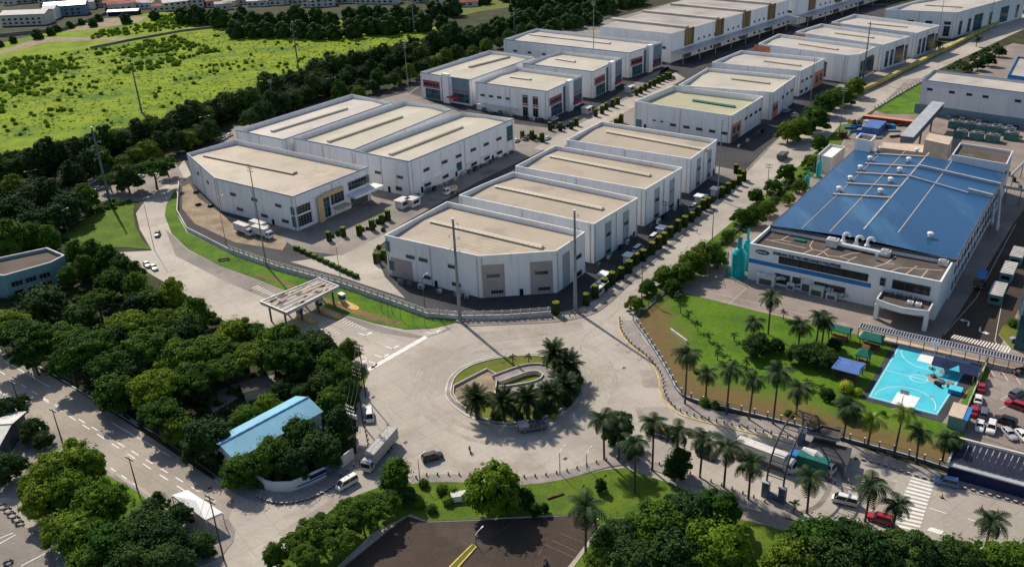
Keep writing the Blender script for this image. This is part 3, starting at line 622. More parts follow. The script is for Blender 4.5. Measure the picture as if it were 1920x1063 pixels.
# --- the red trimmed group with towers
DG = 'pale warehouses with red trimmed glass fronts'
def red_front(r, p, o, i, s0=0.0, tower=.45):
    L_ = (p[(i+1) % len(p)]-p[i]).length; a, b_ = p[i], p[(i+1) % len(p)]
    q = lambda s: s0+s*(1-s0)
    panels(r, o, p, i, (q(.22),), 6.2, L_*.34, 3.8, 'panel_red', 'red_band', .12); wins(r, o, p, i, (q(.22),), 6.9, L_*.31, 2.2, glass='glass_dark', cols=4); wins(r, o, p, i, (q(.24),), .4, L_*.30, 5.4, glass='glass_teal', cols=4, rows=1)
    wins(r, o, p, i, (q(.46),), .4, 1.9, 12.4, glass='glass_teal', rows=8); canopy(r, o, a, b_, q(.50), q(.62), .1, 2.2, 15.2, 'wall_white', 'tower')
    panels(r, o, p, i, (q(.81),), 1.0, L_*.34, 12.4, 'panel_slate', 'slate_panel', .1); panels(r, o, p, i, (q(.81),), 6.8, L_*.34, .5, 'panel_red', 'red_band', .16); wins(r, o, p, i, (q(.81),), 1.2, L_*.3, 4.6, glass='glass_teal', cols=3, rows=1)
    canopy(r, o, a, b_, q(.60), q(.82), 3.4, 3.6, .5, 'panel_red', 'canopy')
r, p, o = warehouse('red trimmed warehouse with its glass front towards the camera, leftmost of its group', [(787.5, 136), (881, 150), (1002, 107), (917.5, 95)], 13.6, ((880, 124), (955, 105)), 'roof_cream', trim='trim_blue', vent_m='roof_tan', group=DG)
red_front(r, p, o, edge_near(p, 834, 143, 13.6))
for lab, px, v in (('nearest red trimmed warehouse, at the corner with clipped hedges in front', [(891, 154), (1026, 171.5), (1092, 142.5), (969, 126)], ((957, 142), (995, 147))),
               ('middle red trimmed warehouse in the row facing right, a short vent on its roof', [(980, 119), (1112, 134.5), (1167, 109), (1051, 96)], ((1042, 108), (1078, 114))),
               ('farthest red trimmed warehouse, the largest of the group, with a long roof vent', [(944, 74), (1180, 99.5), (1242, 80), (1006, 54)], ((993, 63), (1144, 80)))):
    r, p, o = warehouse(lab, px, 14, v, 'roof_cream' if px[0][0] > 950 or px[0][0] < 900 else 'roof_pale', trim='trim_blue', vent_m='roof_pale', group=DG)
    red_front(r, p, o, edge_near(p, (px[1][0]+px[2][0])/2, (px[1][1]+px[2][1])/2, 14))
    i = edge_near(p, (px[0][0]+px[1][0])/2, (px[0][1]+px[1][1])/2, 14)
    wins(r, o, p, i, (.1, .22, .34, .46), 7.2, 2.6, 1.2, cols=1)
    if px[0][0] == 891:
        wins(r, o, p, i, (.70, .84), 6.6, 3.0, 3.4, cols=1); panels(r, o, p, i, (.70, .84), 5.6, 3.2, .7, 'panel_red', 'red_band', .14); panels(r, o, p, i, (.70, .84), 10.2, 3.2, .5, 'panel_red', 'red_band', .14); wins(r, o, p, i, (.70, .84), .6, 3.0, 4.4, cols=1)
        canopy(r, o, p[i], p[(i+1) % 4], .05, .6, 3.4, 2.4, .3, 'off_white')
# --- long depot with bronze stair bays
def depot(label, px, h, bays):
    p = ccw(gp(px, h)); c = sum(p, Vector())/4; org = (c.x, c.y, 0); r = thing('depot', label, 'depot', org, 'long depots with bronze bays')
    b = MB(); b.prism(p, 0, h, 'wall_white', 'roof_grey'); b.build('wall', r, org)
    i = edge_near(p, (px[1][0]+px[2][0])/2, (px[1][1]+px[2][1])/2, h); a, e = p[i], p[(i+1) % 4]; L_ = (e-a).length; d = (e-a).normalized(); n = Vector((d.y, -d.x, 0)); W = (p[(i+2) % 4]-e).length
    prev = 0
    for s in bays:
        panels(r, org, p, i, (s,), 7.5, 9.5, h-7.0, 'bronze', 'bronze_bay', .5)
        q = a.lerp(e, s); m_ = q-n*(W/2)
        b = MB(); b.box((m_.x+n.x*(W*.05), m_.y+n.y*(W*.05), h), 3.4, W*.86, 1.3, 'roof_pale', math.atan2(d.y, d.x)); b.build('roof_rib', r, org)
        wins(r, org, p, i, [s+x*((bays[1]-bays[0]) if len(bays) > 1 else .2) for x in (.32, .5, .68, .86) if s+x*.2 < 1], 8.6, 1.5, 1.4)
        panels(r, org, p, i, (s-.01,), .3, 9.0, 4.6, 'steel_dark', 'shutter', .1)
        wins(r, org, p, i, [s+x*((bays[1]-bays[0]) if len(bays) > 1 else .2) for x in (.35, .55, .75) if s+x*.2 < 1], 1.2, 2.0, 2.2)
    cseg = canopy(r, org, a, e, .0, 1.0, 6.1, 9.0, .4, 'steel'); b = MB()
    for k in range(9):
        q = a.lerp(e, k/8)+n*8.6; b.tube((q.x, q.y, 0), (q.x, q.y, 6.1), .18, 'steel', 6)
    b.build('canopy_post', r, org)
    wins(r, org, p, edge_near(p, (px[0][0]+px[1][0])/2, (px[0][1]+px[1][1])/2, h), (.9,), 7.6, 3.2, 1.6)
    # low roof fall: each bay of the roof is a shallow panel
    return r
depot('nearer long white depot with bronze stair bays and a steel canopy over its loading docks', [(1125, 50), (1259.5, 63.5), (1480, 0), (1330, -14)], 17, (.13, .37, .60, .83))
depot('far white depot with bronze bays at the top edge, beyond the nearer depot', [(1368, -14), (1497, 0), (1725, -62), (1590, -74)], 17, (.1, .3, .5, .7))
# --- middle right group
r, p, o = warehouse('white warehouse with an olive green sunken roof and a dark green vent', [(1190, 190), (1372, 217), (1431, 181), (1262, 161)], 12.4, ((1300, 181), (1378, 193)), 'roof_olive', drop=3.4, vent_m='green_roof', k=.01)
i = edge_near(p, 1281, 203, 12.4); wins(r, o, p, i, (.42, .56, .69, .82, .94), 3.6, 3.0, 1.3, cols=2); panels(r, o, p, i, (.12,), 0, 1.2, 2.4, 'black', 'door'); wins(r, o, p, i, (.22, .30), 4.6, 1.6, .7); panels(r, o, p, i, (.05,), .2, 3.2, 4, 'panel_teal', 'panel')
j = edge_near(p, 1402, 199, 12.4); panels(r, o, p, j, (.16,), .2, 11, 7.6, 'panel_orange', 'orange_panel'); wins(r, o, p, j, (.10, .22), 3.6, 3.0, 3.0, glass='glass_teal', cols=1); wins(r, o, p, j, (.14,), .4, 7, 2.4, glass='glass_teal', cols=3); wins(r, o, p, j, (.46, .62, .78, .92), 6.4, 2.6, 1.3); 
r, p, o = warehouse('white warehouse with a cream roof behind the green roofed one, orange corner panel', [(1272, 160), (1450, 173), (1492, 143), (1326, 128)], 13.2, ((1372, 145), (1443, 154)), 'roof_cream', vent_m='roof_cream')
j = edge_near(p, 1471, 158, 13.2); panels(r, o, p, j, (.14,), .2, 8, 7, 'panel_orange', 'orange_panel'); wins(r, o, p, j, (.46, .66, .86), 6.6, 2.6, 1.3); wins(r, o, p, j, (.1, .2), 3.4, 2.4, 2.4)
r, p, o = warehouse('white warehouse with a streaked pale roof and orange bay at its far right end', [(1335, 117), (1502, 132.5), (1547, 110), (1390, 95)], 13.2, ((1433, 112), (1501, 121)), 'roof_pale', vent_m='roof_cream')
j = edge_near(p, 1525, 121, 13.2); wins(r, o, p, j, (.1, .28, .46), 6.6, 2.6, 1.3); panels(r, o, p, j, (.8,), .2, 13, 8, 'panel_orange', 'orange_panel'); wins(r, o, p, j, (.72, .88), 2.4, 2.6, 4, cols=1); wins(r, o, p, j, (.1, .3), 1.2, 2.6, 1.6)
GG = 'white warehouses with tall dark glazed slots by the pipeline road'
for q, (lab, px, v) in enumerate((('nearest white warehouse of three along the pipeline road, rounded near corner', [(1422, 82), (1590, 104), (1612, 102), (1642, 88), (1460, 64)], ((1498, 80), (1571, 91))),
                     ('middle white warehouse of three along the pipeline road', [(1492, 60), (1656, 84), (1706, 68.5), (1540, 45)], ((1566, 60), (1638, 69))),
                     ('farthest white warehouse of three along the pipeline road', [(1559, 42), (1719, 62), (1762, 48), (1602, 27)], ((1628, 42), (1700, 49))))):
    r, p, o = warehouse(lab, px, 14.4, v, 'roof_pale', vent_m='roof_cream', group=GG)
    i = edge_near(p, (px[-3][0]+px[-2][0])/2, (px[-3][1]+px[-2][1])/2, 14.4)
    wins(r, o, p, i, (.2, .38, .92), 1.4, 2.8, 8.6, cols=1, rows=3); wins(r, o, p, i, (.66,), 1.4, 9.0, 9.4, cols=4, rows=4)
    i = edge_near(p, (px[0][0]+px[1][0])/2, (px[0][1]+px[1][1])/2, 14.4)
    if q == 0: wins(r, o, p, i, (.58, .76), 1.6, 3.4, 8.0, cols=1, rows=3)
    panels(r, o, p, i, (.05,), 9.4, 10 if q == 0 else 8, 4.0, 'panel_orange', 'orange_panel', .12)
r, p, o = warehouse('large white warehouse at the top right, beyond the pipeline road', [(1660, 18), (1794, 23.5), (1925, -12), (1790, -18)], 16, ((1735, 8), (1804, 12)), 'roof_pale', vent_m='roof_cream')
i = edge_near(p, 1860, 6, 16); wins(r, o, p, i, (.08, .2, .5, .9), 1.4, 3.4, 8.4, cols=1, rows=3); wins(r, o, p, i, (.32, .7), 1.0, 11, 10, glass='glass_teal', cols=4, rows=4)
i = edge_near(p, 1727, 21, 16); wins(r, o, p, i, (.38, .64, .9), 8.2, 4, 2.0, cols=1); wins(r, o, p, i, (.9,), 1.2, 3.6, 6.2, cols=1, rows=2); wins(r, o, p, i, (.1, .25), 3, 2, 2)
# --- the blue roofed electronics factory
FX = [(1406.5, 457), (1765, 529), (1790, 486.5), (1444, 424)]; FH = 11.5
p = ccw(gp(FX, FH)); cc = sum(p, Vector())/4; org = (cc.x, cc.y, 0)
fac = thing('factory', 'large white factory with a blue metal roof, blue stripe and company lettering', 'factory', org)
b = MB(); pin = inset(p, .4); ring(b, p, pin, 0, FH, 'wall_white'); b.f = b.f[::3]; b.m = b.m[::3]; b.build('wall', fac, org)
b = MB(); ring(b, inset(p, -.05), inset(p, .45), FH-.25, FH+.1, 'white'); ring(b, pin, inset(p, .45), FH-1.5, FH-.2, 'wall_white'); b.build('parapet', fac, org)
b = MB(); b.poly([Vector((q.x, q.y, FH-1.0)) for q in pin], 'roof_bitumen'); fr = b.build('flat_roof', fac, org)
def on_flat(s, t, z=0): return pin0[0].lerp(pin0[1], s).lerp(pin0[3].lerp(pin0[2], s), t)+Vector((0, 0, z))
pin0 = [Vector((q.x, q.y, FH-1.0)) for q in gp([(1412, 458), (1762, 527), (1786, 488), (1446, 427)], FH)]
def flatline(pts, w=.28):
    b = MB(); b.ribbon([on_flat(*q) for q in pts], w, FH-1.02, FH-.97, 'beige'); b.build('roof_patch', fac, org)
for pts in ([(.02, .5), (.05, .5), (.1, .62), (.16, .62)], [(.1, .62), (.12, .95)], [(.05, .5), (.26, .45)], [(.26, .95), (.27, .6), (.3, .45), (.26, .05)], [(.3, .45), (.36, .45), (.37, .6), (.40, .9)], [(.36, .45), (.40, .3), (.46, .35), (.5, .6), (.55, .75)], [(.36, .4), (.34, .03)], [(.46, .35), (.52, .3), (.51, .02)], [(.52, .3), (.54, .5)], [(.66, .2), (.7, .45), (.74, .5)], [(.7, .45), (.72, .85)], [(.74, .1), (.78, .4), (.98, .62)], [(.82, .05), (.84, .45), (.85, .6)], [(.9, .03), (.91, .5)]): flatline(pts)
b = MB(); q = on_flat(.2, .75); b.box((q.x, q.y, q.z), 3.2, 1.6, .5, 'green_roof', B1); tag(b.build('roof_hatch'), 'flat green hatch box on the brown front roof of the factory', 'roof hatch')
# front wall features
i = edge_near(p, 1585, 493, FH); a, e = p[i], p[(i+1) % 4]; a = Vector((a.x, a.y, 0)); e = Vector((e.x, e.y, 0)); FL = (e-a).length; fd = (e-a).normalized(); fn = Vector((fd.y, -fd.x, 0)); fang = math.atan2(fd.y, fd.x)
wall_piece(fac, org, a, e, .335, 5.6, FL*.67, 1.3, 'band_blue', 'blue_stripe', .06)
for s in (.26, .38, .50, .62): window(fac, org, a, e, s-.03, 7.3, FL*.119, 2.2, frame='black', cols=1)
window(fac, org, a, e, .725, 7.0, 1.5, 2.4, rows=1); window(fac, org, a, e, .865, 6.9, 9.6, 2.6, cols=2, frame='steel_dark')
for s in (.2, .3, .42, .5): window(fac, org, a, e, s, 1.0, 4.5, 3.0, frame='steel_dark', cols=2)
def text(body, size, loc, ang, m, name, parent, ext=.04, tilt=PI/2, sx=1.0):
    c = bpy.data.curves.new(name, 'FONT'); c.body = body; c.size = size; c.extrude = ext; c.offset = .035*size; c.align_x = 'LEFT'; c.materials.append(MAT[m])
    o = bpy.data.objects.new(name, c); COL.objects.link(o); 
    bpy.context.view_layer.update(); me = bpy.data.meshes.new_from_object(o.evaluated_get(bpy.context.evaluated_depsgraph_get())); bpy.data.objects.remove(o); o = link(name, me, parent, loc); o.rotation_euler = (tilt, 0, ang); o.scale = (sx, 1, 1); return o
q = a.lerp(e, .135)+fn*.09-Vector(org); q.z = 9.75
tx = text('SAMSUNG ELECTRO-MECHANICS PHILIPPINES', 1.2, q, fang, 'letter_navy', 'lettering', fac, sx=.78)
b = MB(); n_ = 24; c0 = a.lerp(e, .075)
pts = [c0+fd*(2.1*math.cos(2*PI*k/n_))+Vector((0, 0, 9.6+.72*math.sin(2*PI*k/n_)))+fn*.1+fd*0 for k in range(n_)]
b.poly(pts, 'letter_navy'); b.poly([x-fn*.08 for x in pts[::-1]], 'letter_navy')
for k in range(n_): b.poly([pts[k-1], pts[k-1]-fn*.08, pts[k]-fn*.08, pts[k]], 'letter_navy')
lg = b.build('logo', fac, org)
q = a.lerp(e, .075)-fd*1.62+fn*.12-Vector(org); q.z = 9.38; text('SAMSUNG', .62, q, fang, 'white', 'lettering', fac)
# entrance canopy with curved fascia
cs = [a.lerp(e, s)+fn*dd for s, dd in ((.735, 0), (.735, 7), (.80, 8.2), (.87, 8.8), (.93, 8.2), (.985, 7.4), (.985, 0))]
b = MB(); b.prism(cs, 4.6, 5.4, 'wall_white', 'roof_bitumen', True); en = b.build('entrance_canopy', fac, org)
b = MB(); b.ribbon(cs, .3, 4.5, 6.2, 'white'); b.build('fascia', en, org)
for s, dd in ((.74, 6.6), (.98, 7.0)):
    q = a.lerp(e, s)+fn*dd; b = MB(); b.box((q.x, q.y, 0), 1.1, 1.1, 4.6, 'white', fang); b.build('column', fac, org)
q = a.lerp(e, .86)+fn*3; 
window(fac, org, a, e, .86, .4, 11, 3.6, frame='steel_dark', cols=4)
for k in range(7):
    q = a.lerp(e, .78+.022*k)+fn*(1.6+.25*(k % 2)); b = MB(); b.box((q.x, q.y, 5.4), .8, .8, 1.0, 'steel_dark', fang); b.box((q.x, q.y, 6.402), .6, .6, .12, 'steel', fang)
    tag(b.build('condenser'), 'small dark condenser unit in the row on the curved entrance canopy', 'condenser', 'condensers on the entrance canopy')
for k in range(2):
    q = a.lerp(e, .885+.04*k)+fn*4.2; b = MB(); b.box((q.x, q.y, 5.4), 1.5, 1.2, .8, 'white', fang); b.lathe((q.x, q.y, 6.2), [(.5, 0), (.5, .12), (.2, .14)], 'steel', 10)
    tag(b.build('air_handler'), 'white air unit at the front edge of the entrance canopy, '+('left one of the pair' if k == 0 else 'right one of the pair'), 'air unit', 'air units on the entrance canopy')
# the blue hall
HP = gp([(1445, 421.5), (1793, 485.5), (1888.5, 319), (1603, 279.5)], 12.6); HP = ccw(HP)
b = MB(); b.prism(inset(HP, .15), 0, 12.3, 'wall_cool'); b.f = b.f[:4]; b.m = b.m[:4]; b.build('wall', fac, org)
rl = split(HP, G(1619, 432.5, 12.6), (G(1742, 288, 12.6)-G(1619, 432.5, 12.6)).xy.normalized()); dd = (G(1742, 288, 12.6)-G(1619, 432.5, 12.6)).xy.normalized(); nn = Vector((-dd.y, dd.x)); r0 = G(1619, 432.5, 12.6).xy
def roofz(q): return 13.5-.045*abs((q.xy-r0).dot(nn))
for hf in rl:
    b = MB(); b.poly([Vector((q.x, q.y, roofz(q))) for q in hf], 'roof_blue'); b.build('blue_roof', fac, org)
b = MB(); n = len(HP)
for k in range(n):
    q0, q1 = HP[k], HP[(k+1) % n]; b.ribbon([Vector((q0.x, q0.y, 0)), Vector((q1.x, q1.y, 0))], .3, 11.6, roofz(q0)+.06, 'steel_dark')
b.build('gutter', fac, org)
def bl(p0, p1, w, z, hh, m, name='roof_duct', par=None):
    A = G(*p0, 13.2); B_ = G(*p1, 13.2); b = MB(); N_ = 8
    for k in range(N_):
        x, y = A.lerp(B_, k/N_), A.lerp(B_, (k+1)/N_); d = (y-x).xy.normalized(); nn_ = Vector((-d.y, d.x, 0))*w/2
        zx, zy = roofz(x)+z, roofz(y)+z
        V = [x-nn_, x+nn_, y+nn_, y-nn_]; lo = [Vector((v.x, v.y, zz)) for v, zz in zip(V, (zx, zx, zy, zy))]; hi = [v+Vector((0, 0, hh)) for v in lo]
        b.poly(hi[::-1] if (hi[1]-hi[0]).cross(hi[2]-hi[0]).z < 0 else hi, m)
        for u in range(4): b.poly([lo[u], hi[u], hi[(u+1) % 4], lo[(u+1) % 4]], m)
    return b.build(name, fac, org)
for p0, p1, w_ in (((1555.6, 435), (1696.5, 284), .22), ((1683.8, 436), (1787.9, 298), .24), ((1503, 427), (1652, 285), .16)): bl(p0, p1, w_, 0, .1, 'beige', 'roof_rail')
bl((1619, 432.5), (1742, 288), .5, -.05, .2, 'steel', 'ridge_cap')
for p0, p1 in (((1562, 363), (1668, 374)), ((1587, 343), (1686, 353)), ((1604, 323), (1704, 333)), ((1622, 306), (1722, 316)), ((1640, 288), (1735, 297))): bl(p0, p1, .6, .05, .4, 'beige')
bl((1704, 333), (1815, 360), .5, .1, .4, 'steel'); bl((1722, 315), (1877, 344), .8, .3, .7, 'steel'); bl((1815, 357), (1862, 367), .9, .4, .9, 'steel')
for k, (u, v) in enumerate(((1573, 357), (1594, 337), (1613, 317), (1631, 300), (1648, 282), (1650, 364), (1669, 343), (1686, 324), (1703, 305), (1718, 288), (1744, 443))):
    q = G(u, v, 13.2); z = roofz(q); b = MB(); b.box((q.x, q.y, z-.1), 1.3, 1.3, .7, 'steel', B1); b.lathe((q.x, q.y, z+.6), [(.5, 0), (.5, .6), (.95, .65), (.9, 1.0), (.4, 1.25)], 'white', 10); b.build('roof_ventilator', fac, org)
# right wall windows of the hall
i = edge_near(HP, 1840, 402, 12.6); A, B_ = HP[i], HP[(i+1) % 4]
for s in [(.03+.055*k) for k in range(16)]:
    window(fac, org, Vector((A.x, A.y, 0)), Vector((B_.x, B_.y, 0)), s, 7.2, 1.7, 2.2, frame='wall_white'); window(fac, org, Vector((A.x, A.y, 0)), Vector((B_.x, B_.y, 0)), s, 2.6, 1.7, 2.2, frame='wall_white')
# fans, duct and boxes along the step between the two roofs
b = MB(); b.tube(G(1562, 455, 11.4), G(1664, 477, 11.4), .6, 'white', 10); tag(b.build('pipe'), 'fat white pipe along the foot of the blue roof', 'pipe')
for k, (u, v) in enumerate(((1580, 459), (1604, 465), (1625, 468))):
    q = G(u, v, 10.6); t_ = thing('exhaust_fan', ('leftmost', 'middle', 'rightmost')[k]+' of three white swan neck exhaust fans before the blue roof', 'exhaust fan', q, 'swan neck exhaust fans')
    b = MB(); b.box(q, 1.8, 1.6, .4, 'steel_green', B1); b.build('base', t_, q)
    b = MB(); b.lathe((q.x, q.y, q.z+.4), [(.9, 0), (.9, 1.0), (.45, 1.4), (.4, 2.6)], 'white', 12); b.build('body', t_, q)
    b = MB(); b.path([q+Vector((0, 0, 2.9))+Vector((fd.x*(1-math.cos(x))*.9, fd.y*(1-math.cos(x))*.9, math.sin(x)*.9)) for x in [PI*m_/6 for m_ in range(7)]], .42, 'white', 8); b.build('outlet_bend', t_, q)
for u, v, sx, sy, sz, lab in ((1560, 461, 3.2, 2.6, 2.2, 'white plant box on the front roof left of the swan neck fans'), (1660, 479, 2.6, 2.0, 1.6, 'pale plant box on the front roof right of the swan neck fans'), (1643, 487, .8, .8, 1.6, 'slim grey roof cowl on the front roof'), (1768, 497, 2.6, 1.4, 1.4, 'grey plant box at the right end of the front roof'), (1532, 446, 1.6, 1.0, 1.2, 'small grey twin cowl at the left of the front roof')):
    q = G(u, v, 10.6); b = MB(); b.box(q, sx, sy, sz, 'off_white', B1); b.box(q+Vector((0, 0, sz+.002)), sx*.8, sy*.8, .3, 'steel', B1, tx=.7, ty=.7); tag(b.build('plant_box'), lab, 'plant box')
# rooftop blocks behind
def block(label, px, h, z0, wall, roof, name='rooftop_block', cat='rooftop block', drop=.9, group=None, trim=None):
    p = ccw(gp(px, h)); c = sum(p, Vector())/len(p); org = (c.x, c.y, z0); r = thing(name, label, cat, org, group); pin = inset(p, .35)
    b = MB(); ring(b, p, pin, z0, h, wall); b.build('wall', r, org); b = MB(); b.poly([Vector((q.x, q.y, h-drop)) for q in pin], roof); b.build('roof', r, org)
    if trim: b = MB(); ring(b, inset(p, -.06), inset(p, .4), h-.2, h+.1, trim); b.build('coping', r, org)
    return r, p, org
block('white stair tower at the back left corner of the blue roof', [(1604, 259), (1633, 265), (1643, 254), (1613, 250)], 17, 11, 'wall_white', 'roof_bitumen')
block('beige plant room box behind the blue roof', [(1734, 262), (1780, 272), (1787, 257), (1742, 250)], 17.5, 11, 'beige', 'beige', drop=.05)
block('white block with a brown flat roof at the far right of the blue roof', [(1785, 290), (1888, 308), (1900, 283), (1800, 268)], 15.5, 0, 'wall_cool', 'roof_bitumen')
block('beige low annex along the back edge of the blue roof', [(1650, 277), (1737, 287), (1745, 272), (1655, 266)], 12.6, 0, 'beige', 'beige', drop=.1)
block('small white plant building at the left side of the blue roof', [(1533, 290), (1560, 296), (1585, 275), (1556, 270)], 7, 0, 'off_white', 'white', 'plant_building', 'plant building')
# teal scrubber tanks
def tank(u, v, rr, hh, lab, stack=True, z=0):
    q = G(u, v, z); t_ = thing('scrubber_tank', lab, 'tank', q, 'teal scrubber tanks')
    b = MB(); b.lathe(q, [(rr, 0), (rr, hh*.62), (rr*.62, hh*.72), (rr*.34, hh*.74)], 'teal_tank', 16); b.build('vessel', t_, q)
    b = MB(); b.lathe(q+Vector((0, 0, hh*.73)), [(rr*.36, 0), (rr*.34, hh*.27)], 'teal_tank', 12, 'black'); b.build('stack', t_, q)
    b = MB()
    for k in range(8): b.tube(q+Vector((-rr-1.2, .8*(k % 2)-.4, hh*.08*k)), q+Vector((-rr-1.2, .8*((k+1) % 2)-.4, hh*.08*(k+1))), .07, 'steel_green', 4)
    for sx in (-1, 1): b.tube(q+Vector((-rr-1.2, sx*.5, 0)), q+Vector((-rr-1.2, sx*.5, hh*.66)), .08, 'steel_green', 5)
    b.build('ladder', t_, q); b = MB(); b.box(q, rr*2.8, rr*2.6, .3, 'steel_green', B1); b.build('base', t_, q)
tank(1383, 518, 2.1, 12.5, 'large teal scrubber tank in front of the left corner of the factory'); tank(1398, 505, 1.2, 13.5, 'slim teal stack behind the large scrubber tank')
tank(1513, 352, .8, 7, 'slim teal tank beside the blue roof, the nearer one of two'); tank(1534, 333, .9, 9, 'slim teal tank beside the blue roof, the farther one of two')
# silver air handling machines along the front wall
for k, (u, v, sx, sz) in enumerate(((1437, 533, 5.2, 3.6), (1470, 528, 2.6, 4.0), (1484, 541, 2.2, 2.2), (1512, 545, 3.0, 4.4), (1532, 553, 4.0, 3.2), (1560, 560, 3.0, 2.2))):
    q = G(u, v, 0); t_ = thing('air_handling_unit', ('white air handling unit at the left end by the scrubber tanks', 'white upright air unit second from the scrubber tanks', 'grey framed cabinet between the white air units', 'tall white air unit near the middle of the front wall', 'white air unit with a bent duct, nearest the palm', 'grey low air unit at the right end of the row')[k], 'air unit', q, 'air handling units along the factory front')
    b = MB(); b.box(q, sx, 2.8, sz, 'off_white', fang); b.build('casing', t_, q)
    b = MB(); x = q+Vector((fd.x*(sx/2+.2), fd.y*(sx/2+.2), sz*.7)); b.path([x, x+fd*1.4+Vector((0, 0, .5)), x+fd*2.6-fn*1.2], .6, 'steel', 8); b.build('duct', t_, q)
    b = MB(); x = q+fn*1.42; b.box((x.x, x.y, .4), sx*.7, .08, sz*.5, 'steel_dark', fang); b.build('grille', t_, q)
# --- lilac building top right with its gangway
r, p, o = block('long lilac grey factory building at the right edge, a covered gangway leading to it', [(1729.5, 150), (1990, 183), (2010, 163), (1751, 131.5)], 15.5, 0, 'wall_lilac', 'roof_pale', 'factory', 'factory', 1.0, trim='panel_slate')
i = edge_near(p, 1860, 167, 15.5); wins(r, o, p, i, (.07, .24, .37, .49, .72), 11.0, 2.6, 1.3); panels(r, o, p, i, (.36,), 4.4, 34, 9.0, 'wall_cool', 'wall_panel', .12)
panels(r, o, p, i, (.5,), .2, 60, 4.2, 'panel_slate', 'plinth', .2)
A, B_ = G(1700, 257, 11), G(1760, 190, 11.5); t_ = thing('gangway', 'long grey covered gangway bridging from the factory back to the lilac building', 'gangway', G(1730, 240))
og = t_.location; d = (B_-A).xy.normalized(); nn = Vector((-d.y, d.x, 0))*2.2; V = [A-nn, A+nn, B_+nn, B_-nn]
b = MB(); b.prism(V, 8.0, 11.0, 'steel_blue', 'steel', True); b.build('tube', t_, og)
b = MB(); b.prism([A-nn*1.15, A+nn*1.15, B_+nn*1.15, B_-nn*1.15], 11.0, 11.25, 'steel', bottom=True); b.build('roof', t_, og)
for s in (.15, .5, .85):
    q = A.lerp(B_, s); b = MB(); b.tube((q.x, q.y, 0), (q.x, q.y, 8), .4, 'steel_dark', 8); b.build('pier', t_, og)
# --- teal villa on the left, blue roofed shed, sheds
r, p, o = block('teal walled office building with a grey flat roof among the trees at the left edge', [(-70, 498), (88, 464.5), (121, 478.5), (95, 492), (8, 516.5), (-70, 512)], 8, 0, 'wall_teal', 'roof_bitumen', 'office_building', 'building', 1.0, trim='off_white')
i = edge_near(p, 50, 504, 8); wins(r, o, p, i, (.2, .5, .8), 3.6, 3.4, 1.8, glass='glass_dark', cols=2); wins(r, o, p, i, (.2, .5, .8), .8, 3.0, 1.6)
def gable(label, name, cat, ridge, dirv, half, zr, ze, roof, wall, ov=.5, group=None):
    """gable roofed shed: ridge pixels at zr, eaves `half` metres out on each side at ze"""
    A, B_ = G(*ridge[0], zr), G(*ridge[1], zr); d = (B_-A).xy.normalized(); n = Vector((-d.y, d.x, 0)); c = (A+B_)/2; org = (c.x, c.y, 0); r = thing(name, label, cat, org, group)
    D = Vector((d.x, d.y, 0))
    b = MB(); a0, b0 = A+D*ov, B_-D*ov
    base = [a0-n*(half-ov), b0-n*(half-ov), b0+n*(half-ov), a0+n*(half-ov)]; zz = ze+.1
    b.prism(base, 0, zz, wall); 
    for P in (a0, b0): 
        for sg in (1, -1): b.poly([Vector((P.x, P.y, zr-.1)), *(Vector((P.x+n.x*s*(half-ov), P.y+n.y*s*(half-ov), zz)) for s in (sg, -sg))], wall)
    b.build('wall', r, org)
    for s in (1, -1):
        b = MB(); e = [A, B_, B_+n*half*s, A+n*half*s]; up = [Vector((q.x, q.y, z)) for q, z in zip(e, (zr, zr, ze, ze))]
        if s > 0: up = up[::-1]
        if (up[1]-up[0]).cross(up[2]-up[0]).z < 0: up = up[::-1]
        b.poly(up, roof); lo = [q-Vector((0, 0, .15)) for q in up]; b.poly(lo[::-1], roof)
        for k in range(4): b.poly([up[k], lo[k], lo[(k+1) % 4], up[(k+1) % 4]], roof)
        b.build('roof', r, org)
    b = MB(); b.tube(A+Vector((0, 0, .05)), B_+Vector((0, 0, .05)), .18, roof, 6); b.build('ridge_cap', r, org)
    return r
gable('long shed with a sky blue metal roof among the dark trees', 'shed', 'shed', ((411, 833), (578, 744)), None, 5.2, 6.6, 4.8, 'roof_sky', 'wall_cool')
gable('pale roofed open shed at the left edge beside the expressway', 'shed', 'shed', ((-60, 800), (22, 795)), None, 7.0, 5.6, 4.4, 'off_white', 'steel_dark')
gable('low grey roofed shed half hidden in the woods above the lane', 'shed', 'shed', ((450, 722), (505, 708)), None, 3.0, 3.6, 3.0, 'roof_bitumen', 'wall_cream')
# --- toll canopy
TP = gp([(488, 566), (537, 587), (636, 537), (598, 522)], 6.0); tc = sum(TP, Vector())/4; toll = thing('toll_canopy', 'flat weathered toll gate canopy spanning the entry road', 'toll canopy', (tc.x, tc.y, 0)); og = toll.location
b = MB(); b.prism(TP, 5.2, 6.0, 'steel', 'roof_grey', True); b.build('roof', toll, og)
P4 = ccw(TP); b = MB(); ring(b, inset(P4, -.05), inset(P4, .25), 5.5, 6.25, 'steel', 'steel'); b.build('fascia', toll, og)
for k in range(1, 6):
    b = MB(); b.ribbon([TP[0].lerp(TP[1], k/6), TP[3].lerp(TP[2], k/6)], .22, 6.0, 6.1, 'concrete_dark'); b.build('roof_seam', toll, og)
for k in range(40):
    s, t = RS.rand(), RS.rand(); q = TP[0].lerp(TP[1], .1+.8*s).lerp(TP[3].lerp(TP[2], .1+.8*s), .06+.85*t); b = MB(); b.box((q.x, q.y, 5.98), 1.2+RS.rand()*1.6, .8+RS.rand(), .05+.03*(k % 3), ('roof_grey', 'rust', 'beige', 'roof_tan', 'concrete_dark')[k % 5], fang+PI/2); b.build('roof_sheet', toll, og)
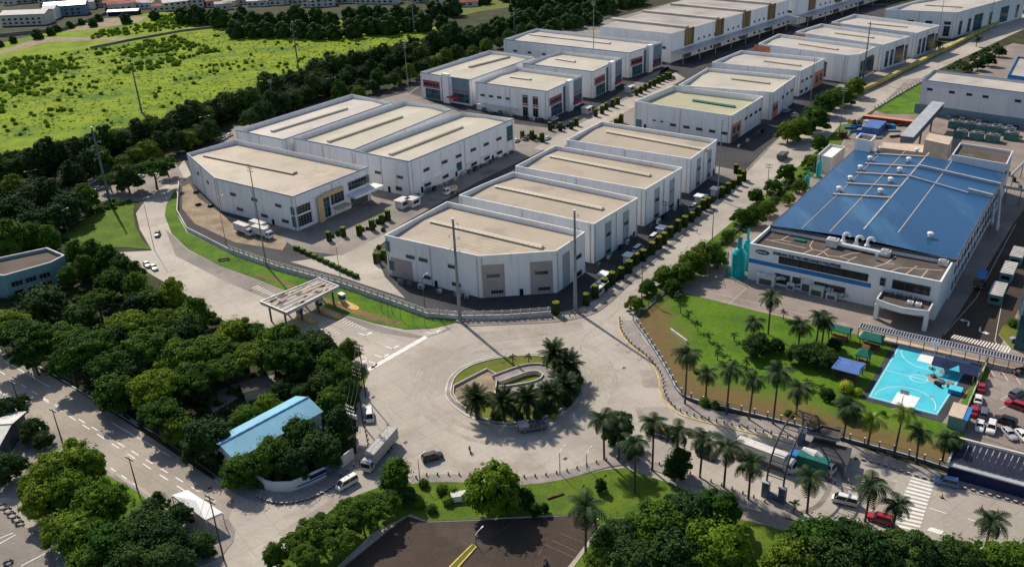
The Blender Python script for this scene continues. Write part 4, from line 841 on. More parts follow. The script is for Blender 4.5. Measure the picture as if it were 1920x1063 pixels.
for s in (.2, .8):
    for t in (.05, .33, .64, .93):
        q = TP[0].lerp(TP[1], s).lerp(TP[3].lerp(TP[2], s), t); b = MB(); b.box((q.x, q.y, 0), .4, .4, 5.2, 'steel_dark', fang); b.build('column', toll, og)
def island(p0, p1, lab):
    A, B_ = G(*p0), G(*p1); d = (B_-A).xy.normalized(); ang = math.atan2(d.y, d.x); L_ = (B_-A).length; n = Vector((-d.y, d.x, 0)); o = thing('toll_island', lab, 'traffic island', (A+B_)/2, 'yellow toll islands')
    b = MB(); D = Vector((d.x, d.y, 0)); b.prism([A-n*1.25, B_-D*1.6-n*1.25, B_-D*.4-n*.7, B_, B_-D*.4+n*.7, B_-D*1.6+n*1.25, A+n*1.25], .04, .3, 'yellow', 'yellow'); b.build('kerb', o, o.location)
    b = MB(); b.prism([A-n*.6, B_-D*2-n*.6, B_-D*1.2, B_-D*2+n*.6, A+n*.6], .3, .34, 'concrete_dark', 'beige'); b.build('infill', o, o.location)
    q = A+D*L_*.08; b = MB(); b.box((q.x, q.y, .34), 1.9, 1.2, 2.5, 'off_white', ang); b.box((q.x, q.y, 1.4), 1.95, 1.25, .9, 'glass_dark', ang); b.box((q.x, q.y, 2.842), 2.2, 1.5, .15, 'steel', ang); b.build('booth', o, o.location)
island((596, 578), (639, 598), 'yellow toll island in the middle of the toll gate'); island((640, 566), (672, 582), 'yellow toll island at the right end of the toll gate'); island((560, 592), (592, 607), 'toll island deep in the shade at the left of the toll gate')
# --- white tent at the side street
A = gp([(322, 928), (352, 918), (417, 960), (385, 974)], 3.6); c = sum(A, Vector())/4; t_ = thing('canopy_tent', 'white canopy tent at the tip of the kerbed triangle', 'tent', (c.x, c.y, 0)); og = t_.location
b = MB(); ap = c+Vector((0, 0, .9)); A = ccw(A)
for k in range(4): b.poly([A[k], A[(k+1) % 4], ap], 'white'); b.poly([A[k]-Vector((0, 0, .5)), A[(k+1) % 4]-Vector((0, 0, .5)), A[(k+1) % 4], A[k]], 'white')
b.build('cover', t_, og)
for k in range(4): b = MB(); b.tube((A[k].x, A[k].y, .15), (A[k].x, A[k].y, 3.4), .1, 'steel', 6); b.build('leg', t_, og)
# --- garden shelters, court tent, pavilion
def shelter(u, v, L_, W_, ang, zr, ze, m, lab, name='garden_shelter', hip=.5):
    q = G(u, v, 0); t_ = thing(name, lab, 'shelter', q, None, ang); b = MB(); x, y = L_/2, W_/2; rx = x*hip
    V = [Vector((-x, -y, ze)), Vector((x, -y, ze)), Vector((x, y, ze)), Vector((-x, y, ze))]; r0, r1 = Vector((-rx, 0, zr)), Vector((rx, 0, zr))
    b.poly([V[0], V[1], r1, r0], m); b.poly([V[2], V[3], r0, r1], m); b.poly([V[1], V[2], r1], m); b.poly([V[3], V[0], r0], m)
    for k in range(4): b.poly([V[k]-Vector((0, 0, .25)), V[(k+1) % 4]-Vector((0, 0, .25)), V[(k+1) % 4], V[k]], m)
    b.poly([v_-Vector((0, 0, .25)) for v_ in V[::-1]], m); b.build('roof', t_)
    for sx in (-1, 1):
        for sy in (-1, 1): b = MB(); b.box((sx*(x-.4), sy*(y-.4), .15), .22, .22, ze-.3, 'brown'); b.build('post', t_)
    b = MB(); b.box((0, 0, .2), L_*.7, W_*.65, .12, 'brown'); b.box((0, W_*.28, .322), L_*.7, .4, .45, 'brown'); b.build('deck', t_)
ga = B1
shelter(1573, 636, 5.6, 3.4, ga, 4.0, 3.2, 'green_roof', 'dark green roofed shelter farthest left along the covered walkway', hip=.85); shelter(1632, 652, 5.6, 4.0, ga, 4.4, 3.2, 'green_roof', 'green roofed shelter with brown sides beside the top corner of the court', hip=.7)
shelter(1617, 683, 3.4, 3.6, ga, 4.4, 3.2, 'green_roof', 'small green hipped shelter behind the blue roofed one', hip=.35)
shelter(1588, 708, 6.4, 6.2, ga, 3.7, 3.4, 'blue_roof', 'flat blue roofed shelter at the left side of the court', hip=.9)
A = G(1790, 702, 0); t_ = thing('event_tent', 'dark navy tent with one bright panel on the right side of the court', 'tent', A, None, B1)
b = MB()
for sx in (-1, 1):
    b.poly([Vector((-5.2, sx*2.6, 2.4)), Vector((5.2, sx*2.6, 2.4)), Vector((5.2, 0, 3.6)), Vector((-5.2, 0, 3.6))][::sx], 'navy')
b.build('cover', t_); b = MB(); b.poly([Vector((-1.2, -2.63, 2.44)), Vector((1.2, -2.63, 2.44)), Vector((.6, -.9, 3.24))], 'court_blue'); b.build('bright_panel', t_)
for sx in (-4.3, 4.3):
    for sy in (-2.5, 2.5): b = MB(); b.tube((sx, sy, .2), (sx, sy, 2.4), .08, 'steel', 5); b.build('leg', t_)
q = G(1790, 737, 0); b = MB(); b.box((0, 0, .2), 2.8, 2.2, 1.1, 'band_blue'); b.box((0, 0, 1.302), 2.9, 2.3, .1, 'court_blue'); x_ = b.build('blue_crate'); x_.location = q; x_.rotation_euler.z = B1; tag(x_, 'blue box stand on the grass beside the court', 'crate')
q = G(1795, 795, 0); t_ = thing('guard_hut', 'grey hut with a beige roof and blue side beside the car park fence', 'hut', q, None, A1)
b = MB(); b.box((0, 0, .1), 5.6, 3.4, 3.2, 'wall_teal'); b.build('wall', t_); b = MB(); b.box((0, .4, 3.3), 6.0, 3.0, .25, 'beige'); b.box((0, -1.6, 3.2), 6.0, 1.0, .2, 'band_blue'); b.build('roof', t_); b = MB(); b.box((2.83, 0, 1.3), .06, 1.6, 1.0, 'glass_dark'); b.build('window', t_)
# pavilion with solar panels
A = gp([(1797, 824), (1990, 872), (1960, 920), (1776, 870)], 3.4); c = sum(A, Vector())/4; t_ = thing('gate_pavilion', 'navy walled pavilion with a row of solar panels on its sloping roof', 'pavilion', (c.x, c.y, 0)); og = t_.location
b = MB(); e = [A[0], A[1], A[2], A[3]]; P4 = ccw(A); b.prism(inset(P4, .3), 0, 3.0, 'navy'); b.build('wall', t_, og); b = MB(); b.prism(P4, 3.0, 3.3, 'steel', 'steel', True); b.build('roof', t_, og)
b = MB(); b.ribbon([A[3], A[0], A[1]], .5, 3.1, 4.0, 'off_white'); b.build('parapet', t_, og)
for k in range(16):
    f0, f1 = (k+.12)/16, (k+.98)/16; q = [A[3].lerp(A[2], f0).lerp(A[0].lerp(A[1], f0), s) for s in (.12, .8)]; q2 = [A[3].lerp(A[2], f1).lerp(A[0].lerp(A[1], f1), s) for s in (.12, .8)]
    q = [q[0], q2[0], q2[1], q[1]]; b = MB(); zs = (3.5, 3.5, 4.6, 4.6); up = [Vector((x.x, x.y, z)) for x, z in zip(q, zs)]
    if (up[1]-up[0]).cross(up[2]-up[0]).z < 0: up = up[::-1]
    b.poly(up, 'solar'); b.poly([x-Vector((0, 0, .08)) for x in up[::-1]], 'steel')
    for m_ in range(4): b.poly([up[m_], up[m_]-Vector((0, 0, .08)), up[(m_+1) % 4]-Vector((0, 0, .08)), up[(m_+1) % 4]], 'steel')
    b.build('solar_panel', t_, og)
# --- covered walkway
A, B_ = G(1613, 610, 3), G(1950, 682, 3); t_ = thing('covered_walkway', 'long walkway roofed with glass slats beside the crossing and the court', 'walkway', G(1770, 660)); og = t_.location; d = (B_-A).normalized(); n = Vector((-d.y, d.x, 0)); L_ = (B_-A).length
for s in (1.35, -1.35): b = MB(); b.ribbon([A+n*s, B_+n*s], .22, 2.85, 3.15, 'steel'); b.build('beam', t_, og)
N_ = 62
for k in range(N_+1):
    q = A.lerp(B_, k/N_); b = MB(); b.ribbon([q+n*1.24, q-n*1.24], .16, 3.0, 3.12, 'steel'); b.build('rafter', t_, og)
    if k < N_ and k % 1 == 0:
        x = A.lerp(B_, (k+.5)/N_); b = MB(); b.box((x.x, x.y, 3.02), L_/N_*.66, 2.4, .05, 'solar', math.atan2(d.y, d.x)); b.build('roof_pane', t_, og)
for k in range(0, 14):
    q = A.lerp(B_, k/13); b = MB(); b.tube((q.x-n.x*1.35, q.y-n.y*1.35, 0), (q.x-n.x*1.35, q.y-n.y*1.35, 2.9), .1, 'steel_dark', 6); b.build('post', t_, og)
A, B_ = G(1612, 626), G(1950, 708); b = MB(); b.ribbon([A, B_], 2.6, .1, .26, 'kerb', 'beige'); struct(b.build('walkway_floor'))
# ---------------- trees, palms, shrubs ----------------
def quads_mesh(name, C, U, V, mats, extra=None, midx=None):
    """many leaf quads: centres C, half axes U, V"""
    n = len(C); P = np.empty((n, 4, 3)); P[:, 0] = C-U-V*.6; P[:, 1] = C+U*.9-V; P[:, 2] = C+U+V*.7; P[:, 3] = C-U*.8+V
    P = P.reshape(-1, 3); ev, ef = (np.zeros((0, 3)), []) if extra is None else extra
    nv = len(P)+len(ev); fl = np.arange(4*n); ne = len(ef)
    me = bpy.data.meshes.new(name); me.vertices.add(nv); me.vertices.foreach_set('co', np.concatenate([P, ev]).ravel())
    lp = np.concatenate([fl, np.array([4*n+i for f in ef for i in f], int)]) if ne else fl
    me.loops.add(len(lp)); me.loops.foreach_set('vertex_index', lp)
    st = np.concatenate([np.arange(n)*4, 4*n+np.cumsum([0]+[len(f) for f in ef])[:-1]]) if ne else np.arange(n)*4
    me.polygons.add(len(st)); me.polygons.foreach_set('loop_start', st.astype(int))
    for m in mats: me.materials.append(MAT[m])
    if midx is not None: me.polygons.foreach_set('material_index', midx)
    me.update(calc_edges=True); me.validate(); return me
def unit(v): return v/np.maximum(np.linalg.norm(v, axis=-1, keepdims=True), 1e-9)
def ball(n=7, m=5):
    V = [(0, 0, -1)]; F = []
    for j in range(1, m):
        t = PI*j/m-PI/2
        for i in range(n): V.append((math.cos(t)*math.cos(2*PI*i/n), math.cos(t)*math.sin(2*PI*i/n), math.sin(t)))
    V.append((0, 0, 1)); L = lambda j, i: 1+(j-1)*n+i % n
    for i in range(n):
        F.append((0, L(1, i+1), L(1, i))); F.append((len(V)-1, L(m-1, i), L(m-1, i+1)))
        for j in range(1, m-1): F.append((L(j, i), L(j, i+1), L(j+1, i+1), L(j+1, i)))
    return np.array(V), F
BALLV, BALLF = ball()
def leaves_on(rs, cen, rad, n, size, up=.15, squash=.8):
    d = unit(rs.randn(n, 3)+np.array([0, 0, up*2])); d[:, 2] = np.where(d[:, 2] < -.45, -d[:, 2], d[:, 2])
    C = cen+d*rad*np.array([1, 1, squash])*(rs.uniform(.72, 1.12, (n, 1)))
    N_ = unit(d+rs.randn(n, 3)*.5+np.array([0, 0, .55])); T = unit(np.cross(N_, rs.randn(n, 3))); B_ = np.cross(N_, T)
    s = size*rs.uniform(.6, 1.25, (n, 1)); return C, T*s*.5, B_*s*.5*rs.uniform(.5, .9, (n, 1))
def crown(seed, kind, leafm):
    rs = np.random.RandomState(seed); Cs = []; Us = []; Vs = []; ev = []; ef = []; off = 0
    if kind == 'umbrella': nl, zr = 42, (4.6, 7.2)
    elif kind == 'dome': nl, zr = 40, (2.2, 8.2)
    else: nl, zr = 34, (2.4, 9.6)
    for k in range(nl):
        a = k*2.399+rs.uniform(-.4, .4); f = (k+.5)/nl
        if kind == 'umbrella':
            rr = 4.3*math.sqrt(f)*rs.uniform(.85, 1.08); z = 7.4-1.5*f*f-rs.rand()*1.0; rad = rs.uniform(.65, 1.35); sq = .5
        elif kind == 'dome':
            zz = f; rr = 4.0*math.sqrt(max(0, 1-(zz*1.05-.12)**2))*rs.uniform(.75, 1.02); z = 2.4+zz*5.2; rad = rs.uniform(.75, 1.55)*(1.1-.3*zz); sq = .72
        else:
            zz = f; rr = 3.2*math.sqrt(max(.02, 1-zz**1.6))*rs.uniform(.55, 1.1); z = 2.6+zz*6.6; rad = rs.uniform(.7, 1.4)*(1.1-.4*zz); sq = .8
        c = np.array([rr*math.cos(a), rr*math.sin(a), z])+rs.randn(3)*.35; n = int(170*rad*rad)
        C, U, V = leaves_on(rs, c, rad, n, .42, squash=sq); Cs.append(C); Us.append(U); Vs.append(V)
        ev.append(c+BALLV*rad*np.array([.66, .66, .66*sq])*rs.uniform(.9, 1.08, (len(BALLV), 1))); ef += [tuple(i+off for i in f_) for f_ in BALLF]; off += len(BALLV)
    if kind != 'umbrella':
        for z, rad in ((4.0, 2.3), (6.0, 1.8)):
            ev.append(np.array([0, 0, z])+BALLV*rad*rs.uniform(.8, 1.1, (len(BALLV), 1))); ef += [tuple(i+off for i in f_) for f_ in BALLF]; off += len(BALLV)
    # stray outer sprays break the outline
    C, U, V = leaves_on(rs, np.array([0, 0, (zr[0]+zr[1])/2]), 4.4 if kind != 'tall' else 3.6, 420, .42, squash=.5 if kind == 'umbrella' else .9); Cs.append(C); Us.append(U); Vs.append(V)
    return quads_mesh('crown', np.concatenate(Cs), np.concatenate(Us), np.concatenate(Vs), [leafm], (np.concatenate(ev), ef))
def trunk(seed, kind):
    rs = random.Random(seed); b = MB(); h = 4.2 if kind != 'tall' else 5
    b.tube((0, 0, -.2), (.15, .1, h*.5), .34, 'bark', 8, .26); b.tube((.15, .1, h*.5), (0, .1, h), .26, 'bark', 8, .18)
    for k in range(5):
        a = k*1.26+rs.random(); l = 2.6 if kind == 'umbrella' else 1.7
        b.tube((.05, .1, h*(.6+.08*k)), (math.cos(a)*l, math.sin(a)*l, h*(.6+.08*k)+1.9), .14, 'bark', 6, .05)
    return b.data('trunk')
TK = {}
for kd in ('umbrella', 'dome', 'tall'):
    for lm in ('leaf', 'leaf_bright', 'leaf_dark'):
        TK[kd, lm] = [crown(sum(map(ord, kd+lm))+91*k, kd, lm) for k in range(3 if lm != 'leaf_bright' else 2)]
    TK[kd, 'trunk'] = [trunk(k, kd) for k in range(2)]
TREES = []
def tree(pos, rad, kind, leafm, label, group, name='tree', hs=None):
    s = rad/(5.3 if kind != 'tall' else 4.4); hs = hs or 1
    t = thing(name, label, 'tree', (pos.x, pos.y, 0), group, random.random()*6.28); t.scale = (s, s, s*hs*random.uniform(.92, 1.1))
    link('trunk', random.choice(TK[kind, 'trunk']), t); link('crown', random.choice(TK[kind, leafm]), t); TREES.append((pos.x, pos.y, rad)); return t
def trees_px(lst, kind, leafm, label, group, k=1.0, name='tree'):
    """(u, v) of the crown centre and its radius in pixels"""
    for q in lst:
        u, v, r = q[:3]; kd = q[3] if len(q) > 3 else kind; lm = q[4] if len(q) > 4 else leafm
        g = G(u, v, 0); dist = math.sqrt(g.x**2+g.y**2+CAM_H**2); rad = r*dist/FPX*k
        zc = rad*(1.28 if kd == 'umbrella' else 1.05); g = G(u, v, zc); tree(g, rad, kd, lm, label, group, name)
W = 'woods between expressway and entry road'
trees_px([(78, 562, 40, 'dome', 'leaf_dark'), (40, 618, 48), (112, 622, 40), (165, 640, 48), (235, 600, 42, 'umbrella', 'leaf_bright'), (288, 562, 36, 'dome'), (345, 605, 34, 'dome'), (370, 590, 30, 'tall'), (275, 640, 48, 'umbrella'), (205, 675, 42), (130, 672, 38), (335, 655, 46), (395, 648, 42), (440, 618, 32, 'dome', 'leaf_bright'), (478, 622, 28, 'dome'), (482, 655, 42), (535, 630, 32, 'dome'), (588, 640, 34, 'dome', 'leaf_dark'), (540, 660, 42), (420, 680, 38), (358, 702, 42), (285, 720, 44, 'umbrella', 'leaf_bright'), (215, 728, 40, 'dome'), (180, 560, 32), (208, 528, 32, 'dome'), (256, 540, 26, 'tall', 'leaf_bright'), (325, 565, 30, 'tall', 'leaf_bright'), (8, 600, 34, 'umbrella', 'leaf_bright'), (512, 670, 30), (345, 625, 38, 'dome', 'leaf_dark'), (250, 690, 40, 'dome', 'leaf_dark'), (300, 600, 34), (255, 575, 30, 'dome', 'leaf_dark'), (430, 655, 34), (505, 635, 26, 'dome', 'leaf_bright'), (560, 655, 30, 'dome', 'leaf_dark'), (380, 735, 24, 'dome', 'leaf_dark'), (320, 690, 34, 'dome', 'leaf_bright'), (150, 600, 32, 'dome'), (215, 640, 34, 'dome', 'leaf_dark'), (60, 660, 32)], 'umbrella', 'leaf', 'tree in the woods between the expressway and the entry road', W, 1.02)
trees_px([(622, 680, 36, 'dome', 'leaf'), (600, 650, 34, 'dome', 'leaf_dark'), (648, 700, 30, 'dome', 'leaf'), (655, 660, 22, 'tall', 'leaf'), (565, 680, 32, 'dome', 'leaf_dark'), (605, 715, 30, 'dome', 'leaf_dark'), (655, 740, 24, 'tall', 'leaf')], 'dome', 'leaf', 'dark rounded tree behind the cluster of utility poles beside the roundabout', 'trees by the utility poles', 1.0)
trees_px([(300, 768, 40, 'umbrella', 'leaf'), (290, 745, 34, 'dome', 'leaf_bright'), (332, 800, 32, 'dome', 'leaf'), (385, 815, 46, 'dome', 'leaf_dark'), (462, 776, 30, 'dome', 'leaf_bright'), (500, 755, 26, 'dome', 'leaf_bright'), (530, 726, 24, 'dome', 'leaf_dark'), (565, 735, 22, 'dome', 'leaf_dark'), (562, 806, 38, 'dome', 'leaf_dark'), (622, 752, 32, 'dome', 'leaf'), (510, 852, 40, 'dome', 'leaf'), (598, 832, 44, 'dome', 'leaf_dark'), (640, 800, 32, 'tall', 'leaf_dark'), (450, 875, 38, 'dome', 'leaf'), (545, 868, 34, 'dome', 'leaf_dark'), (612, 848, 30, 'dome', 'leaf_dark'), (425, 850, 22, 'dome', 'leaf_dark')], 'dome', 'leaf', 'dense dark tree standing round the sky blue roofed shed', 'trees round the blue roofed shed', 1.0)
trees_px([(22, 452, 30), (60, 446, 24), (92, 450, 20), (142, 478, 24), (175, 480, 24), (205, 490, 24), (230, 505, 22), (160, 502, 22), (128, 520, 20), (255, 515, 18), (2, 462, 24)], 'tall', 'leaf', 'bright bushy tree behind the teal walled office building', 'trees behind the teal office', 1.0)
trees_px([(20, 395, 40, 'dome', 'leaf_dark'), (62, 418, 34, 'dome', 'leaf_dark'), (85, 368, 30, 'tall', 'leaf_dark'), (130, 380, 34, 'dome', 'leaf_dark'), (160, 372, 24, 'tall', 'leaf'), (50, 365, 30, 'dome', 'leaf_dark'), (18, 430, 28, 'dome', 'leaf_dark'), (100, 402, 30, 'dome', 'leaf_dark')], 'dome', 'leaf_dark', 'dark tree between the shaded motorway and the triangular lawn', 'trees beside the triangular lawn', .95)
trees_px([(284, 308, 34), (236, 330, 28, 'dome', 'leaf_dark'), (203, 332, 20), (310, 302, 22)], 'umbrella', 'leaf', 'wide dark tree over the parked cars at the top of the ramp', 'trees over the ramp car park', .95)
trees_px([(140, 862, 46), (100, 885, 44), (80, 925, 40), (130, 918, 40), (182, 945, 45), (150, 992, 45), (112, 985, 36), (205, 1015, 50, 'dome', 'leaf'), (272, 980, 50, 'dome', 'leaf_dark'), (305, 1005, 45, 'dome', 'leaf_dark'), (310, 1050, 44, 'dome', 'leaf_dark'), (375, 1015, 30, 'dome', 'leaf_dark'), (240, 1055, 44, 'dome', 'leaf_dark'), (60, 905, 26), (335, 965, 28, 'dome', 'leaf_dark'), (160, 1055, 36, 'dome', 'leaf'), (300, 945, 18, 'tall', 'leaf_dark')], 'dome', 'leaf_bright', 'broad billowing tree on the kerbed median at the lower left', 'trees on the lower left median', 1.0)
trees_px([(60, 800, 24), (12, 765, 30), (8, 870, 32), (80, 820, 18), (40, 745, 12)], 'dome', 'leaf_dark', 'small dark tree beside the pale shed at the left edge', 'trees by the pale shed')
trees_px([(745, 893, 34, 'tall', 'leaf'), (702, 945, 36), (655, 955, 38), (598, 985, 40), (560, 1010, 32), (630, 1005, 36), (680, 970, 30), (728, 930, 28), (575, 1035, 30), (762, 925, 20, 'dome', 'leaf_dark')], 'umbrella', 'leaf', 'airy green tree in the row between the street and the brown car park', 'trees along the brown car park', 1.05)
trees_px([(516, 1045, 24)], 'tall', 'leaf', 'small rounded tree alone at the bottom edge beside the street', None)
trees_px([(925, 908, 50)], 'dome', 'leaf_bright', 'large bright rounded tree at the edge of the lower lawn, tallest there', None, 1.08)
trees_px([(985, 935, 20), (1005, 955, 14), (1021, 952, 10), (935, 945, 24)], 'tall', 'leaf_dark', 'small dark tree at the foot of the large bright tree', 'small trees by the large tree')
trees_px([(1160, 1000, 44, 'dome', 'leaf_dark'), (1230, 982, 54), (1288, 958, 46, 'dome', 'leaf_dark'), (1185, 1040, 50, 'umbrella', 'leaf_dark'), (1265, 1040, 56, 'dome', 'leaf_dark'), (1345, 950, 40, 'dome', 'leaf'), (1345, 1028, 58, 'dome', 'leaf_bright'), (1378, 1046, 34, 'dome', 'leaf_bright'), (1130, 1050, 36), (1310, 1000, 40)], 'dome', 'leaf', 'tall leafy tree in the foreground clump below the lower lawn', 'trees below the lower lawn', 1.08)
trees_px([(1530, 1010, 54), (1592, 1000, 44, 'dome', 'leaf_dark'), (1482, 1045, 46), (1560, 1050, 50, 'dome', 'leaf_dark'), (1642, 1040, 50, 'dome', 'leaf_dark'), (1702, 1032, 48, 'umbrella', 'leaf_dark'), (1740, 1052, 40, 'dome', 'leaf_dark'), (1790, 1048, 42, 'dome', 'leaf_dark'), (1850, 1042, 38), (1902, 1052, 40), (1620, 1015, 36), (1680, 1055, 40)], 'dome', 'leaf', 'dark green tree in the foreground row in front of the crossing', 'trees in front of the crossing', 1.08)
trees_px([(1190, 565, 16), (1215, 535, 17), (1245, 512, 20), (1278, 508, 24), (1302, 484, 28), (1326, 470, 25), (1347, 482, 18), (1365, 440, 13), (1390, 402, 17), (1415, 400, 20), (1418, 365, 15), (1440, 388, 15), (1450, 345, 15), (1475, 322, 17), (1520, 300, 14), (1537, 267, 15), (1500, 345, 14), (1480, 370, 12), (1262, 535, 16)], 'dome', 'leaf', 'round street tree in the verge between the potted hedges and the blue roofed factory', 'street trees along the factory verge', 1.1)
trees_px([(1478, 246, 19), (1500, 235, 22), (1528, 216, 25), (1545, 192, 20), (1582, 176, 18), (1604, 160, 17), (1560, 182, 18)], 'dome', 'leaf', 'leafy street tree beside the white warehouses near the start of the pipeline', 'street trees by the pipeline', 1.1)
trees_px([(1835, 118, 12), (1855, 110, 12), (1875, 95, 10), (1815, 125, 9)], 'dome', 'leaf_dark', 'dark shrubby tree across the pipeline road at the right edge', 'trees across the pipeline road')
trees_px([(1420, 640, 28), (1500, 660, 22), (1530, 655, 26), (1548, 668, 24), (1455, 645, 16), (1590, 757, 22), (1552, 735, 14), (1565, 640, 14)], 'dome', 'leaf_dark', 'dark rounded shrub tree on the campus lawn near the shelters', 'shrub trees on the campus lawn', 1.05)
trees_px([(1163, 800, 26), (1150, 815, 22), (1272, 868, 26), (1265, 880, 22), (1185, 845, 18)], 'tall', 'leaf_dark', 'dark tree among the palms below the roundabout', 'dark trees among the palms', 1.1)
def band(line, step, width, rad, kinds, leafs, label, group, name='tree'):
    P = [G(u, v, 5) for u, v in line]
    for q, ang in along(P, step, step*.4):
        n = Vector((-math.sin(ang), math.cos(ang), 0)); q = q+n*random.uniform(-width, width)+Vector((random.uniform(-1, 1), random.uniform(-1, 1), 0))
        tree(q, random.uniform(*rad), random.choice(kinds), random.choice(leafs), label, group, name)
band([(-60, 330), (100, 318), (200, 278), (330, 245), (430, 205), (520, 180), (620, 138), (700, 118), (790, 100), (850, 80)], 7.6, 3, (5.8, 8.2), ['dome', 'tall'], ['leaf_dark', 'leaf_dark', 'leaf'], 'dark tree in the hedgerow between the green field and the motorway', 'hedgerow along the field')
band([(-60, 368), (100, 350), (200, 308), (330, 268), (400, 240)], 7.0, 3, (4.5, 6.2), ['dome', 'tall'], ['leaf_dark', 'leaf_dark', 'leaf'], 'x', 'hedgerow along the motorway')
band([(450, 226), (520, 196), (620, 156), (700, 134), (790, 112)], 7.5, 3, (4.8, 6.6), ['dome', 'tall'], ['leaf_dark'], 'x', 'hedgerow along the motorway')
band([(-40, 305), (110, 290), (240, 255), (400, 195), (600, 132), (820, 70)], 13, 3, (4.2, 6), ['dome', 'dome', 'umbrella'], ['leaf', 'leaf_dark'], 'dark tree in the hedgerow between the green field and the motorway', 'hedgerow along the field')
band([(640, 178), (700, 155), (760, 140), (830, 112), (920, 84), (1000, 52)], 7.5, 4, (4, 5.6), ['dome', 'tall'], ['leaf_dark', 'leaf'], 'dark tree beside the motorway behind the red trimmed warehouses', 'trees behind the red trimmed warehouses')
def wood(name, bands, seed):
    """far trees that read as one mass: low crowns joined into one object"""
    rs = np.random.RandomState(seed); Cs = []; Us = []; Vs = []; ev = []; ef = []; off = 0
    for line, step, width, (r0, r1) in bands:
        for q, ang in along([G(u, v, 5) for u, v in line], step, step*.4):
            x = q.x-math.sin(ang)*rs.uniform(-width, width); y = q.y+math.cos(ang)*rs.uniform(-width, width); R0 = rs.uniform(r0, r1)
            for k in range(13):
                a = k*2.4+rs.rand(); zz = (k+.5)/13; rr = R0*.72*math.sqrt(max(.02, 1-zz**2)); rad = R0*rs.uniform(.26, .42); c = np.array([x+rr*math.cos(a), y+rr*math.sin(a), R0*(.22+zz*1.15)])
                C, U, V = leaves_on(rs, c, rad, 46, .85, squash=.75); Cs.append(C); Us.append(U); Vs.append(V)
                ev.append(c+BALLV*rad*.75*rs.uniform(.9, 1.1, (len(BALLV), 1))); ef += [tuple(i+off for i in f_) for f_ in BALLF]; off += len(BALLV)
            c = np.array([x, y, R0*.35]); ev.append(c+BALLV*R0*.72); ef += [tuple(i+off for i in f_) for f_ in BALLF]; off += len(BALLV)
    return struct(link(name, quads_mesh(name, np.concatenate(Cs), np.concatenate(Us), np.concatenate(Vs), ['leaf_dark'], (np.concatenate(ev), ef))), 'stuff')
wood('far_woodland', [([(860, 78), (950, 45), (1050, 22), (1130, 12), (1210, -5)], 9, 6, (6, 8.5)), ([(1000, 60), (1060, 42), (1120, 30)], 9, 5, (5, 7)), ([(430, 58), (560, 60), (700, 54), (860, 42)], 13, 9, (6.5, 10)), ([(330, 36), (560, 38), (700, 32), (860, 20)], 13, 9, (6.5, 10)),
    ([(960, 14), (1100, -6), (1250, -22)], 14, 8, (7, 10)), ([(-20, 78), (60, 62), (140, 40), (190, 26)], 15, 4, (3, 5)), ([(150, 42), (300, 26), (480, 18)], 24, 4, (4, 6))], 21)
# --- far wood and rough growth that nobody could count
def scatter(name, poly, n, rad, seed, leafm, z=1.0, nl=26, leaf=.5, dens=None):
    rs = np.random.RandomState(seed); P = gp(poly); xs = [p.x for p in P]; ys = [p.y for p in P]; Cs = []; Us = []; Vs = []; ev = []; ef = []; off = 0; k = 0; tries = 0
    pl = [(p.x, p.y) for p in P]
    while k < n and tries < n*14:
        tries += 1; x, y = rs.uniform(min(xs), max(xs)), rs.uniform(min(ys), max(ys))
        if not inpoly(x, y, pl): continue
        if dens and rs.rand() > dens(x, y): continue
        r = rs.uniform(*rad); c = np.array([x, y, r*.45*z]); k += 1
        C, U, V = leaves_on(rs, c, r, max(5, int(nl*r*r)) if r > .8 else max(5, int(nl*.6*r)), leaf, squash=z); Cs.append(C); Us.append(U); Vs.append(V)
        if r > 1.0: ev.append(c+BALLV*r*.8*np.array([1, 1, z])*rs.uniform(.85, 1.1, (len(BALLV), 1))); ef += [tuple(i+off for i in f_) for f_ in BALLF]; off += len(BALLV)
    me = quads_mesh(name, np.concatenate(Cs), np.concatenate(Us), np.concatenate(Vs), [leafm], (np.concatenate(ev), ef) if ev else None)
    return struct(link(name, me), 'stuff')
from mathutils import noise as NZ
def dn(sc, th, seed=0): return lambda x, y: 1.0 if NZ.fractal(Vector((x*sc+seed, y*sc*1.0, seed)), 1, 2, 4) > th else .05
FIELD = [(-300, 300), (0, 262), (200, 240), (400, 180), (600, 118), (800, 72), (700, 42), (480, 45), (330, 66), (180, 92), (0, 112), (-300, 170)]
scatter('field_scrub', FIELD, 700, (.4, 1.6), 3, 'scrub', .8, 26, .5, dn(.022, .08))
scatter('field_scrub', [(-300, 260), (0, 215), (150, 150), (340, 125), (420, 100), (330, 70), (180, 95), (0, 115), (-300, 170)], 800, (.8, 2.4), 4, 'scrub', .8, 20, .6, dn(.025, .0, 9))
scatter('field_grass', FIELD, 5000, (.35, .9), 5, 'field', .36, 24, .45)
scatter('far_scrub', [(170, 75), (290, 60), (480, 40), (470, 24), (300, 30), (280, 44), (180, 62)], 500, (.6, 2), 6, 'scrub', .8, 18, .65)
scatter('undergrowth', [(-60, 560), (0, 640), (150, 722), (290, 812), (405, 892), (478, 925), (560, 895), (662, 848), (662, 760), (684, 706), (640, 660), (560, 632), (440, 620), (390, 592), (335, 555), (280, 522), (219, 478), (100, 445), (-60, 470)], 700, (.6, 1.7), 8, 'leaf_dark', .8, 16, .6)
scatter('undergrowth', [(190, 885), (262, 925), (300, 960), (290, 990), (340, 1020), (300, 1090), (150, 1050), (100, 1000), (60, 890), (150, 850)], 160, (.5, 1.3), 9, 'leaf', .8, 20, .5)
scatter('hedge_undergrowth', [(-60, 345), (100, 335), (200, 295), (330, 262), (430, 222), (620, 158), (820, 98), (1120, 30), (1110, 12), (850, 66), (600, 128), (320, 232), (200, 258), (0, 300)], 1100, (1.4, 3.2), 10, 'leaf_dark', .9, 12, .8)
